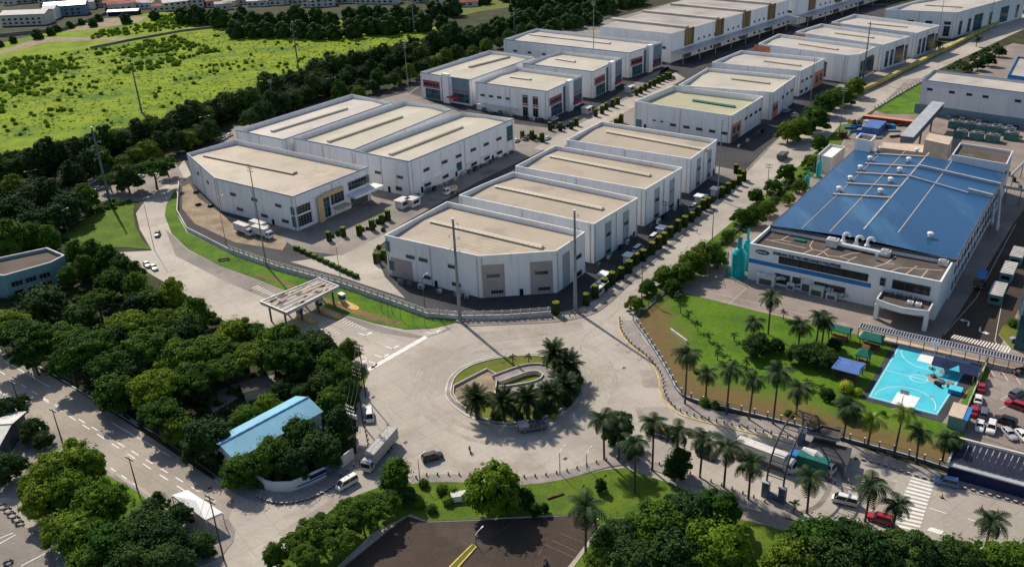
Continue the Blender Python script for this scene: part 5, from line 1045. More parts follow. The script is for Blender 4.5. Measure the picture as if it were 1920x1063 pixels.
scatter('ramp_bushes', [(160, 400), (200, 380), (250, 375), (240, 385), (190, 400)], 40, (.8, 1.6), 12, 'leaf', .8, 24, .5)
scatter('distant_forest', [(880, 20), (1000, 0), (1300, -30), (1300, -70), (-200, -60), (-200, -22), (500, -22), (800, -12)], 460, (5, 9), 13, 'leaf_dark', .8, 1.6, 2.4)
scatter('verge_shrubs', [(1225, 545), (1330, 470), (1400, 412), (1500, 330), (1560, 270), (1572, 280), (1500, 352), (1410, 425), (1330, 488), (1240, 556)], 260, (.5, 1.3), 14, 'leaf_dark', .8, 22, .45)
scatter('pipeline_hedge', [(1770, 130), (1830, 100), (1870, 82), (1880, 95), (1840, 115), (1790, 135)], 90, (.6, 1.5), 15, 'leaf_dark', .8, 22, .5)
# --- shrubs on lawns
def shrub(u, v, r, m, label, group, z=.9):
    rs = np.random.RandomState(int(u)); q = G(u, v, 0); key = ('shrub', m, round(r, 1))
    if key not in WIN:
        C, U, V = leaves_on(rs, np.array([0, 0, r*.7]), r, int(220*max(1, r)), .26, squash=z); WIN[key] = quads_mesh('shrub', C, U, V, [m], (np.array([0, 0, r*.7])+BALLV*r*np.array([.9, .9, .9*z]), BALLF))
    return tag(link('shrub', WIN[key], None, q, random.random()*6), label, 'shrub', group)
shrub(1585, 735, 1.9, 'leaf_hedge_top', 'large clipped yellow green ball shrub below the blue roofed shelter', None); shrub(1608, 741, 1.2, 'leaf_hedge_top', 'smaller clipped yellow green ball shrub beside the court', None)
for u, v, r in ((1038, 792, .9), (1052, 770, .9), (1027, 775, 1.1), (1020, 777, 1.0), (870, 768, .7)): shrub(u, v-8, r, 'leaf_hedge_top', 'yellow green low shrub on the rim of the roundabout island', 'shrubs on the island')
for u, v, r in ((787, 950, 1.3), (810, 960, 1.2), (830, 925, 1.4), (850, 930, 1.3), (840, 945, 1.2), (795, 912, 1.2)): shrub(u, v, r, 'leaf', 'low shrub on the lower lawn near the small white sign box', 'shrubs on the lower lawn')
for u, v, r in ((1305, 700, .8), (1320, 760, 1.3), (1478, 780, 1.0), (1340, 765, 1.1), (1655, 780, .8)): shrub(u, v, r, 'leaf', 'low shrub against the fence of the campus lawn', 'shrubs by the campus fence')
# --- palms
def frond_mesh(L, droop, wid, n, leafm, lift=.25):
    C = []; F = []; pts = []
    for i in range(n+1):
        t = i/n; pts.append(np.array([L*(t-.12*t*t*droop), 0, L*(lift*t-droop*.62*t*t)]))
    b = MB()
    for i in range(n): b.tube(pts[i], pts[i+1], .05*(1-i/n)+.015, leafm, 3, cap=False)
    for i in range(1, n+1):
        t = i/n; w_ = wid*math.sin(PI*min(1, .22+.72*t))**.7
        d = unit(pts[i]-pts[i-1]); 
        for sgn in (-1, 1):
            p = pts[i]; s = L/n*.42; tip = p+d*w_*.5+np.array([0, sgn*w_, -w_*.45])
            b.poly([Vector(p-d*s), Vector(p+d*s), Vector(tip+d*s*.35), Vector(tip-d*s*.35)][::sgn], leafm)
    return b.data('frond')
FR = {('royal', 0): frond_mesh(3.9, 1.3, 1.15, 11, 'leaf_palm', .55), ('royal', 1): frond_mesh(3.4, 1.25, 1.0, 10, 'leaf_palm_yellow', .55), ('date', 0): frond_mesh(3.9, .8, .8, 11, 'leaf_palm', .5), ('young', 0): frond_mesh(1.5, 1.0, .45, 7, 'leaf_palm', .55)}
def trunk_mesh(h, r0, r1, shaft):
    b = MB(); n = 9; b.lathe((0, 0, 0), [(r0*1.35, -.2), (r0, .5), (r0*.95, h*.4), (r1, h*.98)], 'bark_palm', n)
    if shaft: b.lathe((0, 0, h*.97), [(r1*1.05, 0), (r1*1.1, .5), (r1*.5, 1.2)], 'leaf_palm', n)
    return b.data('trunk')
def palm(base, top, kind, label, group, yl=0):
    q = G(*base) if not isinstance(base, Vector) else base; h = height(q, top[1]); r = dict(royal=(.24, .17), date=(.5, .45), young=(.12, .09))[kind]; h = max(h, 1.0)
    key = ('ptrunk', kind, round(h*2)/2)
    if key not in WIN: WIN[key] = trunk_mesh(round(h*2)/2, *r, kind == 'royal')
    t = thing('palm_tree', label, 'palm tree', q, group, random.random()*6); link('trunk', WIN[key], t)
    hh = round(h*2)/2+(.8 if kind == 'royal' else 0)
    n = dict(royal=19, date=50, young=9)[kind]-(random.randint(0, 4) if kind == 'royal' else 0); sz = random.uniform(.84, 1.1)
    t.rotation_euler = Euler((random.uniform(-.035, .035), random.uniform(-.035, .035), t.rotation_euler.z))
    for k in range(n):
        o = link('frond', FR[kind, yl if kind == 'royal' else 0], t, (0, 0, hh-.1)); f = k/n
        tilt = (R(-38)+R(95)*f if kind == 'royal' else R(-62)+R(118)*f if kind == 'date' else R(-35)+R(70)*f)+random.uniform(-.12, .12)
        o.rotation_euler = Euler((0, tilt, k*2.39996+random.uniform(-.2, .2))); s = random.uniform(.85, 1.12)*(1.12 if kind == 'date' else sz); o.scale = (s, s, s)
    return t
def height(q, v):
    d = Vector((q.x, q.y, q.z-CAM_H)); k = 531.5-v
    return (k*d.dot(_f)-FPX*d.dot(_u))/(FPX*_u.z-k*_f.z)
for b_, t_ in (((1284, 757), (1281, 668)), ((1323, 750), (1322, 706)), ((1362, 777), (1363, 698)), ((1404, 787), (1405, 716)), ((1449, 795), (1453, 704)), ((1492, 778), (1495, 734))):
    palm(b_, t_, 'royal', 'tall slender palm in the row along the campus fence facing the roundabout', 'palms along the campus fence', 0)
for b_, t_, y in (((1580, 825), (1583, 768), 0), ((1626, 837), (1632, 790), 1), ((1676, 855), (1684, 776), 1), ((1717, 868), (1720, 816), 0), ((1766, 866), (1770, 828), 0), ((1778, 864), (1780, 830), 0)):
    palm(b_, t_, 'royal', 'slender palm along the fence between the court and the gate road', 'palms between court and road', y)
for b_, t_ in (((1440, 628), (1443, 562)), ((1530, 648), (1530, 598)), ((1540, 650), (1540, 606)), ((1497, 650), (1497, 616)), ((1412, 640), (1410, 607))): palm(b_, t_, 'royal', 'palm standing in the planted beds of the campus lawn', 'palms in the lawn beds')
for b_, t_ in (((1133, 862), (1131, 790)), ((1160, 865), (1165, 800)), ((1190, 925), (1187, 836)), ((1223, 882), (1225, 795)), ((1268, 890), (1265, 815)), ((1312, 895), (1313, 828)), ((1357, 915), (1360, 842)), ((1403, 937), (1406, 876))):
    palm(b_, t_, 'royal', 'palm in the row along the footpath below the roundabout', 'palms below the roundabout')
for b_, t_ in (((1513, 962), (1522, 900)), ((1622, 977), (1625, 914)), ((1674, 990), (1680, 950)), ((1846, 1030), (1852, 982))): palm(b_, t_, 'royal', 'palm standing along the near side of the gate road', 'palms along the gate road')
palm((1098, 1040), (1095, 955), 'royal', 'tall palm alone at the corner of the brown car park', None); palm((1488, 958), (1490, 943), 'young', 'small drooping palm beside the arch base', None)
for b_, t_ in (((895, 786), (895, 748)), ((945, 790), (945, 752)), ((990, 786), (990, 748)), ((1032, 770), (1032, 738)), ((1040, 698), (1038, 664)), ((1066, 712), (1062, 684)), ((1062, 750), (1060, 722))):
    palm(b_, t_, 'date', 'bushy date palm with a spiky round crown on the roundabout island', 'date palms on the island')
for b_, t_ in (((962, 684), (961, 668)), ((991, 680), (990, 668))): palm(b_, t_, 'young', 'small thin palm on the far grass of the roundabout island', 'small palms on the island')
for u, v in ((1276, 588), (1292, 600), (1308, 622), (1329, 640), (1348, 662), (1376, 640), (1345, 676), (1372, 690), (1398, 705), (1399, 690), (1512, 728), (1538, 738), (1468, 600), (1272, 566)):
    palm((u, v), (u, v-14), 'young', 'young palm planted on the open part of the campus lawn', 'young palms on the lawn')
for u, v in ((180, 900), (190, 893), (1758, 100), (1830, 88)): palm((u, v), (u, v-16), 'royal' if u > 1000 else 'young', 'palm with arching fronds among the median trees' if u < 1000 else 'short palm on the planted strip across the pipeline road', 'median palms' if u < 1000 else 'pipeline palms')
# --- clipped hedge columns
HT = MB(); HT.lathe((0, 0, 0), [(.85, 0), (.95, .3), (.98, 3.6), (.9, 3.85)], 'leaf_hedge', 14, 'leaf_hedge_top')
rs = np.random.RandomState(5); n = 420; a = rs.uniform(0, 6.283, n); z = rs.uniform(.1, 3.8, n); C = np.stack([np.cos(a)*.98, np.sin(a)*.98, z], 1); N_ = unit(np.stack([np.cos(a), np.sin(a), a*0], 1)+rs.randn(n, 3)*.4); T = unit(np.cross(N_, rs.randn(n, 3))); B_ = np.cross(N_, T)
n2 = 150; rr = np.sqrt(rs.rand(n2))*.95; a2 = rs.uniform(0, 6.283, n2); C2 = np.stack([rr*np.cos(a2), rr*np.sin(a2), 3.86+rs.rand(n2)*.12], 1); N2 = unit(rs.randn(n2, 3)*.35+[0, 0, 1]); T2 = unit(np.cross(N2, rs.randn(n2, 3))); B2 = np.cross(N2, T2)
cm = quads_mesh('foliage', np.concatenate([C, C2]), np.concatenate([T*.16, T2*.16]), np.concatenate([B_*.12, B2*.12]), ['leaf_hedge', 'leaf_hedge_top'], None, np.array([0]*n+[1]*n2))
hm = HT.data('core')
HPOS = []
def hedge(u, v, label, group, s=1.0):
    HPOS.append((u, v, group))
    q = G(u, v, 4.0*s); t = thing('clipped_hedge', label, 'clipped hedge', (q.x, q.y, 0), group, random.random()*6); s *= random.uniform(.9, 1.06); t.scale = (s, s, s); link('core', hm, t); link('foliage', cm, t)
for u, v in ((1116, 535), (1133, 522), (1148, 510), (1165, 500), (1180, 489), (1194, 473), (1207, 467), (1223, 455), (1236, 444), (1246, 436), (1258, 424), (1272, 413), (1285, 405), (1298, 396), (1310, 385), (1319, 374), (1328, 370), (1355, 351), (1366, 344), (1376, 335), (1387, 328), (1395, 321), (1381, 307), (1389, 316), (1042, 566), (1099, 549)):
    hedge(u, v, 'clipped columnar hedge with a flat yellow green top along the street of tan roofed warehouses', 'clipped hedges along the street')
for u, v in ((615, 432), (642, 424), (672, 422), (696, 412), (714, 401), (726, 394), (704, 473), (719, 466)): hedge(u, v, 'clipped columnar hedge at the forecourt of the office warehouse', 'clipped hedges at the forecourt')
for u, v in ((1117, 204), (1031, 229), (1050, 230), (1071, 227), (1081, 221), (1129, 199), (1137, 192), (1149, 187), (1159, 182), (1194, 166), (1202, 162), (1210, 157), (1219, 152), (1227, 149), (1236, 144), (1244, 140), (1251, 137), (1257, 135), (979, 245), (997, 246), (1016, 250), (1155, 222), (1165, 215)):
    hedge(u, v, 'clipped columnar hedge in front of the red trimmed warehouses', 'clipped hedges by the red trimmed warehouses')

for u, v, r in ((1078, 738, 1.8), (1062, 760, 1.7), (1085, 720, 1.5), (1035, 778, 1.6), (1008, 784, 1.5), (972, 788, 1.5), (930, 788, 1.4), (1050, 700, 1.6), (1070, 695, 1.5), (1015, 770, 1.5), (960, 775, 1.4)):
    shrub(u, v, r, 'leaf_dark', 'dark bushy shrub between the date palms on the roundabout island', 'dark shrubs on the island')

for (u0, v0, g0), (u1, v1, g1) in zip(HPOS[:-1], HPOS[1:]):
    if g0 == g1 and abs(u0-u1) < 30:
        k = math.hypot(G(u0, v0).x, G(u0, v0).y); dv = 1690*3.4/math.sqrt(k*k+14161)*.92
        for f in (.33, .7): shrub(u0+(u1-u0)*f, v0+(v1-v0)*f+dv+random.uniform(-2, 2), random.choice((.7, .9, 1.1)), 'leaf_dark', 'dark low shrub growing between the clipped columnar hedges', 'low shrubs between the clipped hedges')
# ---------------- poles, lamps, wires, fences, bollards ----------------
def pole(base, top, label, group=None, kind='steel', r=.35, arms=0, name='utility_pole', cat='utility pole', arm_ang=A1, m='pole_concrete'):
    q = G(*base); h = height(q, top[1]); t = thing(name, label, cat, q, group, arm_ang)
    b = MB(); b.tube((0, 0, 0), (0, 0, h), r, m, 10, r*.5); b.build('pole', t)
    if kind == 'tower':
        b = MB(); b.tube((0, 0, h), (0, 0, h+.4), r*.7, 'white', 8); b.build('cap', t)
        for k in range(6):
            z = h-1.6-2.0*k; b = MB(); b.tube((-2.0 if k % 2 else 2.0, 0, z), (0, 0, z-.25), .06, 'steel', 5); b.tube((-2.0 if k % 2 else 2.0, 0, z), (-2.0 if k % 2 else 2.0, 0, z-.9), .11, 'steel', 6); b.build('insulator_arm', t)
        b = MB(); b.box((0, 0, 0), r*3.4, r*3.4, .5, 'concrete'); b.build('footing', t)
    for k in range(arms):
        z = h-.4-1.0*k; b = MB(); b.box((0, 0, z), .14, 2.6, .16, 'pole_wood' if kind == 'wood' else 'steel'); b.build('crossarm', t)
        for y in (-1.15, -.6, .6, 1.15): b = MB(); b.tube((0, y, z+.15), (0, y, z+.45), .07, 'steel', 6); b.build('insulator', t)
    if kind == 'transformer':
        for k in range(3): b = MB(); b.lathe((.55, -.8+.8*k, h*.72), [(.3, 0), (.32, .9), (.2, 1.0)], 'steel', 10); b.build('transformer', t)
    t['h'] = h; return t
def lamp(base, top, label, group=None, ang=A1, double=False, name='street_lamp'):
    q = G(*base); h = height(q, top[1]); t = thing(name, label, 'street lamp', q, group, ang)
    b = MB(); b.tube((0, 0, 0), (0, 0, h), .11, 'steel_dark', 8, .06); b.build('pole', t)
    for s in ((-1, 1) if double else (1,)):
        b = MB(); b.path([(0, 0, h), (s*.9, 0, h+.35), (s*1.8, 0, h+.4)], .05, 'steel', 5); b.build('arm', t)
        b = MB(); b.box((s*2.1, 0, h+.32), .9, .3, .16, 'white', tx=.8, ty=.7); b.build('lamp_head', t)
    return t
tw = []
tw.append(pole((863, 603), (850, 412), 'tall tapered grey pole at the left corner of the fence before the roundabout', None, 'tower', .55))
tw.append(pole((1079, 584), (1071, 396), 'tall tapered grey pole at the hedge gate right of the roundabout fence', None, 'tower', .55))
tA = pole((208, 385), (172, 240), 'tall dark green steel pole with white insulators beside the triangular lawn', None, 'tower', .6, m='pole_green')
pole((266, 212), (240, 110), 'leaning looking grey pole standing in the green field on the left', None, 'tower', .5, m='pole_green')
pole((561, 138), (547, 42), 'grey transmission pole rising from the hedgerow in the middle of the field edge', None, 'tower', .5, m='pole_green')
pole((777, 62), (771, -20), 'grey transmission pole before the wood at the top', None, 'tower', .45)
pole((500, 500), (458, 308), 'slim tall pole on the ramp verge in front of the office warehouse', None, 'steel', .26, 3)
pole((516, 218), (504, 150), 'pale pole with step bolts behind the leftmost long warehouse', None, 'steel', .22, 2); pole((766, 174), (757, 82), 'pale pole with two crossarms behind the red trimmed warehouses', None, 'steel', .22, 3)
pole((1345, 374), (1350, 225), 'slim tall grey pole at the right end of the tan roofed row', None, 'steel', .24, 2); pole((1517, 215), (1521, 110), 'slim pole beside the orange cornered warehouse', None, 'steel', .22, 2)
pole((1618, 152), (1627, 42), 'dark tall pole in front of the white warehouses by the pipeline', None, 'tower', .42, m='pole_green'); pole((1755, 92), (1762, -5), 'slim tall pole beside the large white warehouse at top right', None, 'steel', .25, 2); pole((1853, 62), (1860, -5), 'slim pole far along the pipeline road', None, 'steel', .22, 2)
pole((1573, 255), (1573, 165), 'concrete pole with crossarms at the street corner before the pipeline', None, 'steel', .22, 2); pole((1113, 135), (1113, 2), 'pale transmission pole in the dark trees at the top centre', None, 'steel', .3, 3); pole((965, 75), (966, 15), 'pale pole beside the dry field strip at the top', None, 'steel', .26, 2)
for b_, t_, lab in (((1203, 560), (1203, 498), 'street pole with a lamp and crossarms nearest the roundabout on the hedge street'), ((1335, 452), (1337, 390), 'wooden street pole midway along the hedge street'), ((1437, 372), (1438, 308), 'street pole at the far end of the hedge street'), ((1247, 408), (1262, 378), 'short pole with lights between the parked vans behind the hedges')):
    pole(b_, t_, lab, None, 'wood', .16, 2, m='pole_wood')
UP = []
for b_, t_, lab, kd in (((668, 850), (650, 760), 'nearest utility pole of the cluster beside the roundabout, carrying transformers', 'transformer'), ((682, 800), (664, 690), 'second utility pole of the cluster beside the roundabout', 'wood'), ((686, 745), (664, 645), 'farthest utility pole of the cluster beside the roundabout', 'wood')):
    UP.append(pole(b_, t_, lab, None, kd, .18, 3, m='pole_wood'))
for b_, t_, lab in (((42, 775), (18, 716), 'dark wooden pole by the expressway, leftmost of three'), ((116, 826), (87, 768), 'dark wooden pole by the expressway, middle of three'), ((258, 918), (236, 858), 'dark wooden pole by the expressway, rightmost of three')): pole(b_, t_, lab, None, 'wood', .17, 1, m='pole_wood')
UP.append(pole((420, 1050), (373, 930), 'dark pole with a crossarm rising beside the white canopy tent', None, 'wood', .18, 2, m='pole_wood'))
for b_, t_, lab in (((290, 470), (262, 375), 'slim lamp post beside the ramp'), ((131, 450), (113, 396), 'slim lamp post on the triangular lawn'), ((424, 458), (384, 372), 'slim lamp post on the verge of the ramp'), ((638, 520), (625, 462), 'slim lamp post at the forecourt fence'), ((797, 578), (795, 520), 'lamp post with small spotlights in front of the nearest tan roofed warehouse')):
    lamp(b_, t_, lab)
for b_, t_ in (((66, 352), (62, 322)), ((392, 262), (391, 220)), ((625, 178), (627, 148))): lamp(b_, t_, 'double armed lamp standing along the shaded motorway', 'motorway lamps', R(30), True)
for b_, t_, lab in (((1050, 890), (1050, 848), 'thin lamp post on the footpath below the roundabout, left one'), ((1100, 880), (1101, 850), 'thin lamp post on the footpath below the roundabout, right one'), ((788, 905), (782, 860), 'thin lamp post at the corner of the lower lawn'), ((1110, 1015), (1110, 988), 'white globe lamp post at the car park corner')): lamp(b_, t_, lab)
for u, v in ((716, 585), (728, 592), (736, 590), (752, 600), (775, 608), (797, 612), (826, 605), (832, 608)):
    pole((u, v), (u-2, v-30), 'thin dark post in the row on the verge beside the entry road', 'posts on the verge', 'steel', .08, 0, 'verge_post', 'post', m='steel_green')
def wire(p, q, sag, label, group):
    b = MB(); N_ = 12; pts = [p.lerp(q, k/N_)-Vector((0, 0, sag*4*(k/N_)*(1-k/N_))) for k in range(N_+1)]; b.path(pts, .035, 'wire', 3); return tag(b.build('power_line'), label, 'power line', group)
def toppt(t, dz=0, dy=0): return Vector(t.location)+Vector((-math.sin(t.rotation_euler.z)*dy, math.cos(t.rotation_euler.z)*dy, t['h']+dz))
qf = G(700, 300, 25)
for k in range(4): wire(toppt(tA, -1.4-2*k), Vector((-88, 470, 26-2*k)), 2.5, 'sagging power line from the dark green pole over the shaded motorway', 'power lines over the motorway')
for a_, b_ in zip(UP[:2], UP[1:3]):
    for dy in (-1.1, 0, 1.1): wire(toppt(a_, -.2, dy), toppt(b_, -.2, dy), .8, 'power line between the clustered utility poles', 'lines between the clustered poles')
for dy in (-1, 1): wire(toppt(UP[3], -.2, dy), Vector((-60, 118, 9)), 1.0, 'power line running down past the white canopy tent', 'lines past the tent')
# boundary wall of the front estate: plinth, posts, rails
FL_ = gp([(336, 346), (333, 400), (351, 433), (431, 474), (521, 506), (641, 538), (721, 566), (801, 595), (868, 600), (950, 598), (1033, 592)])
t = thing('boundary_wall', 'white estate boundary wall with posts and rails curving along the verge to the roundabout', 'wall', FL_[5]); og = t.location
b = MB(); b.ribbon(FL_, .3, 0, 1.5, 'fence_white'); b.build('plinth', t, og)
for z in (2.1, 2.6):
    b = MB(); b.ribbon(FL_[3:], .1, z, z+.1, 'fence_white'); b.build('rail', t, og)
for q, a in along(FL_[3:], 2.6): b = MB(); b.box((q.x, q.y, 1.5), .26, .26, 1.3, 'fence_white', a); b.build('post', t, og)
FB = gp(smooth([(1187, 600), (1222, 650), (1252, 700), (1272, 736), (1300, 752), (1380, 772), (1480, 797), (1600, 830), (1700, 857), (1790, 886)], 3))
t = thing('campus_fence', 'low blue grey fence with pale posts round the campus lawn', 'fence', FB[0]); og = t.location
b = MB(); b.ribbon(FB, .35, 0, .75, 'steel_blue', 'steel'); b.build('plinth', t, og)
for z in (1.1, 1.7): b = MB(); b.ribbon(FB, .06, z, z+.08, 'steel_blue'); b.build('rail', t, og)
for q, a in along(FB, 3.0): b = MB(); b.box((q.x, q.y, .75), .22, .22, 1.25, 'steel_blue', a, 'white'); b.box((q.x, q.y, 2.0), .3, .3, .12, 'white', a); b.build('post', t, og)
q_ = gp([(1196, 596), (1255, 545), (1330, 480), (1405, 416), (1480, 348)]); t = thing('side_fence', 'dark railing beside the street trees along the factory side', 'fence', q_[0]); og = t.location
b = MB(); b.ribbon(q_, .3, 0, .6, 'steel_dark'); b.build('plinth', t, og)
for z in (1.0, 1.6, 2.2): b = MB(); b.ribbon(q_, .07, z, z+.08, 'steel_dark'); b.build('rail', t, og)
for q, a in along(q_, 3.2): b = MB(); b.box((q.x, q.y, .6), .14, .14, 1.8, 'steel_dark', a); b.build('post', t, og)
q_ = gp([(1851, 680), (1830, 728), (1803, 790)]); t = thing('court_fence', 'pale green tall fence between the court lawn and the staff car park', 'fence', q_[1]); og = t.location
b = MB(); b.ribbon(q_, .3, .2, 1.5, 'roof_olive'); b.build('plinth', t, og)
for q, a in along(q_, 5): b = MB(); b.tube((q.x, q.y, .2), (q.x, q.y, 5), .07, 'steel', 5); b.build('post', t, og)
# sign wall at the corner
SW = gp([(478, 902), (500, 918), (515, 922), (548, 921), (580, 908), (612, 893), (640, 878), (664, 860)]); t = thing('sign_wall', 'curved grey corner wall with a framed navy sign panel facing the street junction', 'wall', SW[4]); og = t.location
b = MB(); b.ribbon(SW[:6], .3, 0, 2.6, 'wall_cool'); b.build('wall', t, og); b = MB(); b.ribbon(SW[5:7], .3, 0, 2.6, 'steel_blue'); b.build('dark_section', t, og); b = MB(); b.ribbon(SW[6:], .3, 0, 2.9, 'fence_white'); b.build('end_section', t, og)
A, B_ = SW[4], SW[5]; d = (B_-A).normalized(); n = Vector((d.y, -d.x, 0)); 
if n.y > 0: n = -n
b = MB(); b.ribbon([A.lerp(B_, .05)+n*.2, B_+n*.2], .1, 1.2, 2.3, 'navy'); sp = b.build('sign_panel', t, og)
for z in (1.15, 2.3): b = MB(); b.ribbon([A.lerp(B_, .03)+n*.24, B_+n*.24], .1, z, z+.09, 'white'); b.build('frame', sp, og)
b = MB(); b.ribbon([SW[3].lerp(SW[4], .3)+n*.2, SW[4]+n*.2, SW[5]+n*.2], .06, .7, .95, 'navy'); b.build('sign_strip', t, og)
# bollards and kerb blocks
def bollards(line, step, label, group, m='pole_wood', h=1.0, top='line_worn', name='bollard', r=.17, z=.15):
    b = MB(); b.lathe((0, 0, 0), [(r, 0), (r, h*.62)], m, 8); b.lathe((0, 0, h*.621), [(r*1.02, 0), (r, h*.36), (r*.6, h*.4)], top, 8); me = b.data(name)
    for q, a in along(gp(line, 0), step): tag(link(name, me, None, (q.x, q.y, z), a), label, 'bollard', group)
bollards(smooth([(1162, 600), (1166, 622), (1184, 646), (1214, 670), (1240, 704), (1247, 740), (1266, 766), (1300, 780), (1390, 802), (1500, 826)], 4), 1.75, 'short dark post with a pale top along the kerb right of the roundabout', 'bollards right of the roundabout', 'rust')
bollards(smooth([(762, 905), (800, 893), (880, 892), (985, 896), (1062, 885), (1130, 866), (1190, 862), (1262, 880), (1342, 908), (1440, 945)], 4), 2.3, 'dark square post along the footpath below the roundabout', 'bollards below the roundabout', 'rust', .9, 'beige')
bollards(smooth([(876, 606), (950, 602), (1040, 597), (1100, 586)], 4), 1.6, 'low dark post between the estate fence and the roundabout', 'bollards by the estate fence', 'kerb_dark', .8, 'concrete')
bollards(smooth([(640, 893), (668, 872), (690, 846), (684, 800), (688, 775)], 4), 1.9, 'slim dark post on the pavement by the parked truck', 'bollards by the truck', 'kerb_dark', .95, 'concrete')
b = MB(); b.box((0, 0, 0), .75, .45, .4, 'kerb_dark', 0, 'kerb', .85, .7); kb = b.data('kerb_block')
for q, a in along(gp(smooth([(482, 932), (510, 943), (545, 944), (585, 934), (625, 913), (655, 890)], 4)), 1.05): tag(link('kerb_block', kb, None, (q.x, q.y, .1), a), 'low concrete kerb block in the dotted line round the corner pavement', 'kerb block', 'kerb blocks round the corner')
for q, a in along(gp(smooth([(1590, 858), (1640, 868), (1700, 888), (1760, 905), (1840, 925), (1950, 955)], 3)), 1.5): tag(link('kerb_block', kb, None, (q.x, q.y, .12), a), 'low concrete kerb block along the far kerb of the gate road', 'kerb block', 'kerb blocks of the gate road')
# traffic cones
b = MB(); b.box((0, 0, 0), .5, .5, .06, 'black'); b.lathe((0, 0, .06), [(.2, 0), (.1, .42), (.04, .75)], 'panel_orange', 10); cone = b.data('traffic_cone')
for u, v, lab in ((1766, 932, 'orange traffic cone right of the crosswalk'), (1840, 953, 'orange traffic cone on the gate road, left of a pair'), (1870, 960, 'orange traffic cone on the gate road, right of a pair'), (393, 914, 'orange traffic cone on the expressway near the tent'), (1857, 706, 'orange cone in the staff car park, leftmost'), (1876, 702, 'orange cone in the staff car park, middle'), (1900, 706, 'orange cone in the staff car park, rightmost'), (1850, 716, 'orange cone in the staff car park, nearest')):
    x = link('traffic_cone', cone, None, G(u, v, .1)); x.scale = (1.3, 1.3, 1.3); tag(x, lab, 'traffic cone')
# arch over the gate road
tL, tR = G(1450, 935), G(1516, 838); d = (tR-tL); span = d.length; d.normalize(); n = Vector((-d.y, d.x, 0)); t = thing('gate_arch', 'tall steel double arch over the gate road with rungs between its ribs', 'arch', tL.lerp(tR, .5)); og = t.location
hA = height(tL.lerp(tR, .62), 778)-3.0
def archpt(s, off): 
    a = PI*(1-s); return tL.lerp(tR, .5-.5*math.cos(PI*s))+Vector((0, 0, 3.0+hA*math.sin(PI*s)**.8))+n*off
for off in (-1.7, 1.7): b = MB(); b.path([archpt(k/26, off) for k in range(27)], .19, 'arch_steel', 6); b.build('rib', t, og)
for k in range(1, 20): b = MB(); b.tube(archpt(k/20, -1.7), archpt(k/20, 1.7), .1, 'arch_steel', 5); b.build('rung', t, og)
for q in (tL, tR): b = MB(); [(b.box((q.x+n.x*s_, q.y+n.y*s_, 0), 1.3, 1.3, 3.6, 'steel_blue', math.atan2(d.y, d.x)), b.box((q.x+n.x*s_, q.y+n.y*s_, 3.602), 1.6, 1.6, .2, 'steel', math.atan2(d.y, d.x))) for s_ in (-1.7, 1.7)]; b.box((q.x, q.y, 0), .9, 2.0, 1.2, 'steel_blue', math.atan2(d.y, d.x)); b.build('base', t, og)
# guard house by the arch
A = gp([(1512, 812), (1574, 826), (1580, 808), (1540, 798)], 4.5); c = sum(A, Vector())/4; t = thing('guard_house', 'flat roofed guard house with a beige rimmed roof beside the steel arch', 'guard house', (c.x, c.y, 0)); og = t.location; A = ccw(A)
b = MB(); b.prism(inset(A, .8), 0, 4.1, 'steel_blue'); b.build('wall', t, og); b = MB(); b.prism(A, 4.1, 4.5, 'beige', 'roof_bitumen', True); b.build('roof', t, og)
b = MB(); ring(b, A, inset(A, .35), 4.5, 4.9, 'steel_dark', 'steel_dark'); b.build('rim', t, og)
A = gp([(1505, 850), (1590, 872), (1598, 840), (1525, 822)], 3.2); c = sum(A, Vector())/4; t = thing('gate_lane_roof', 'dark low roof over the guard lane below the guard house', 'lane roof', (c.x, c.y, 0)); og = t.location; A = ccw(A)
b = MB(); b.prism(A, 2.9, 3.2, 'steel_blue', 'asphalt', True); b.build('roof', t, og)
for q in inset(A, .4): b = MB(); b.tube((q.x, q.y, 0), (q.x, q.y, 2.9), .12, 'steel', 6); b.build('post', t, og)
# small signs and boxes
q = G(868, 936); x = MB(); x.box((0, 0, 0), 4.6, 1.6, 1.5, 'white'); x.box((0, 0, 1.502), 4.8, 1.8, .12, 'off_white'); o = x.build('sign_box'); o.location = q; o.rotation_euler.z = R(8); tag(o, 'white low sign box on the lower lawn left of the large tree', 'sign box')
q = gp([(1257, 622), (1288, 645)]); b = MB(); b.ribbon(q, .4, .2, 1.1, 'off_white'); tag(b.build('lawn_sign'), 'long white low sign slab on the dry edge of the campus lawn', 'sign')
q = gp([(1026, 937), (1057, 927)]); b = MB(); b.ribbon(q, .35, .2, .5, 'rust'); tag(b.build('bench'), 'long rusty bench on the lower lawn', 'bench')
q = G(420, 489); t = thing('road_barrier', 'dark red barrier rack standing at the edge of the ramp', 'barrier', q, None, R(15)); b = MB(); b.box((0, 0, .5), 3.6, .5, .5, 'brown'); b.build('beam', t); 
for x in (-1.4, 1.4): b = MB(); b.box((x, 0, 0), .2, .9, .5, 'brown'); b.build('leg', t)
for k, (u, v) in enumerate(((605, 636), (652, 662))):
    q = G(u, v, 0); t = thing('vendor_umbrella', ('red and white', 'yellow and red')[k]+' vendor awning between the trees and the entry road', 'awning', q, None, R(-35)); b = MB(); b.box((0, 0, 2.2), 3.2, 2.4, .5, 'white' if k == 0 else 'yellow', tx=.15, ty=.9, top='red'); b.build('cover', t); b = MB(); b.box((0, 1.2, 1.9), 3.2, .1, .45, 'red'); b.build('valance', t)
    for x in (-1.4, 1.4): b = MB(); b.tube((x, 0, 0), (x, 0, 2.2), .06, 'steel', 5); b.build('post', t)
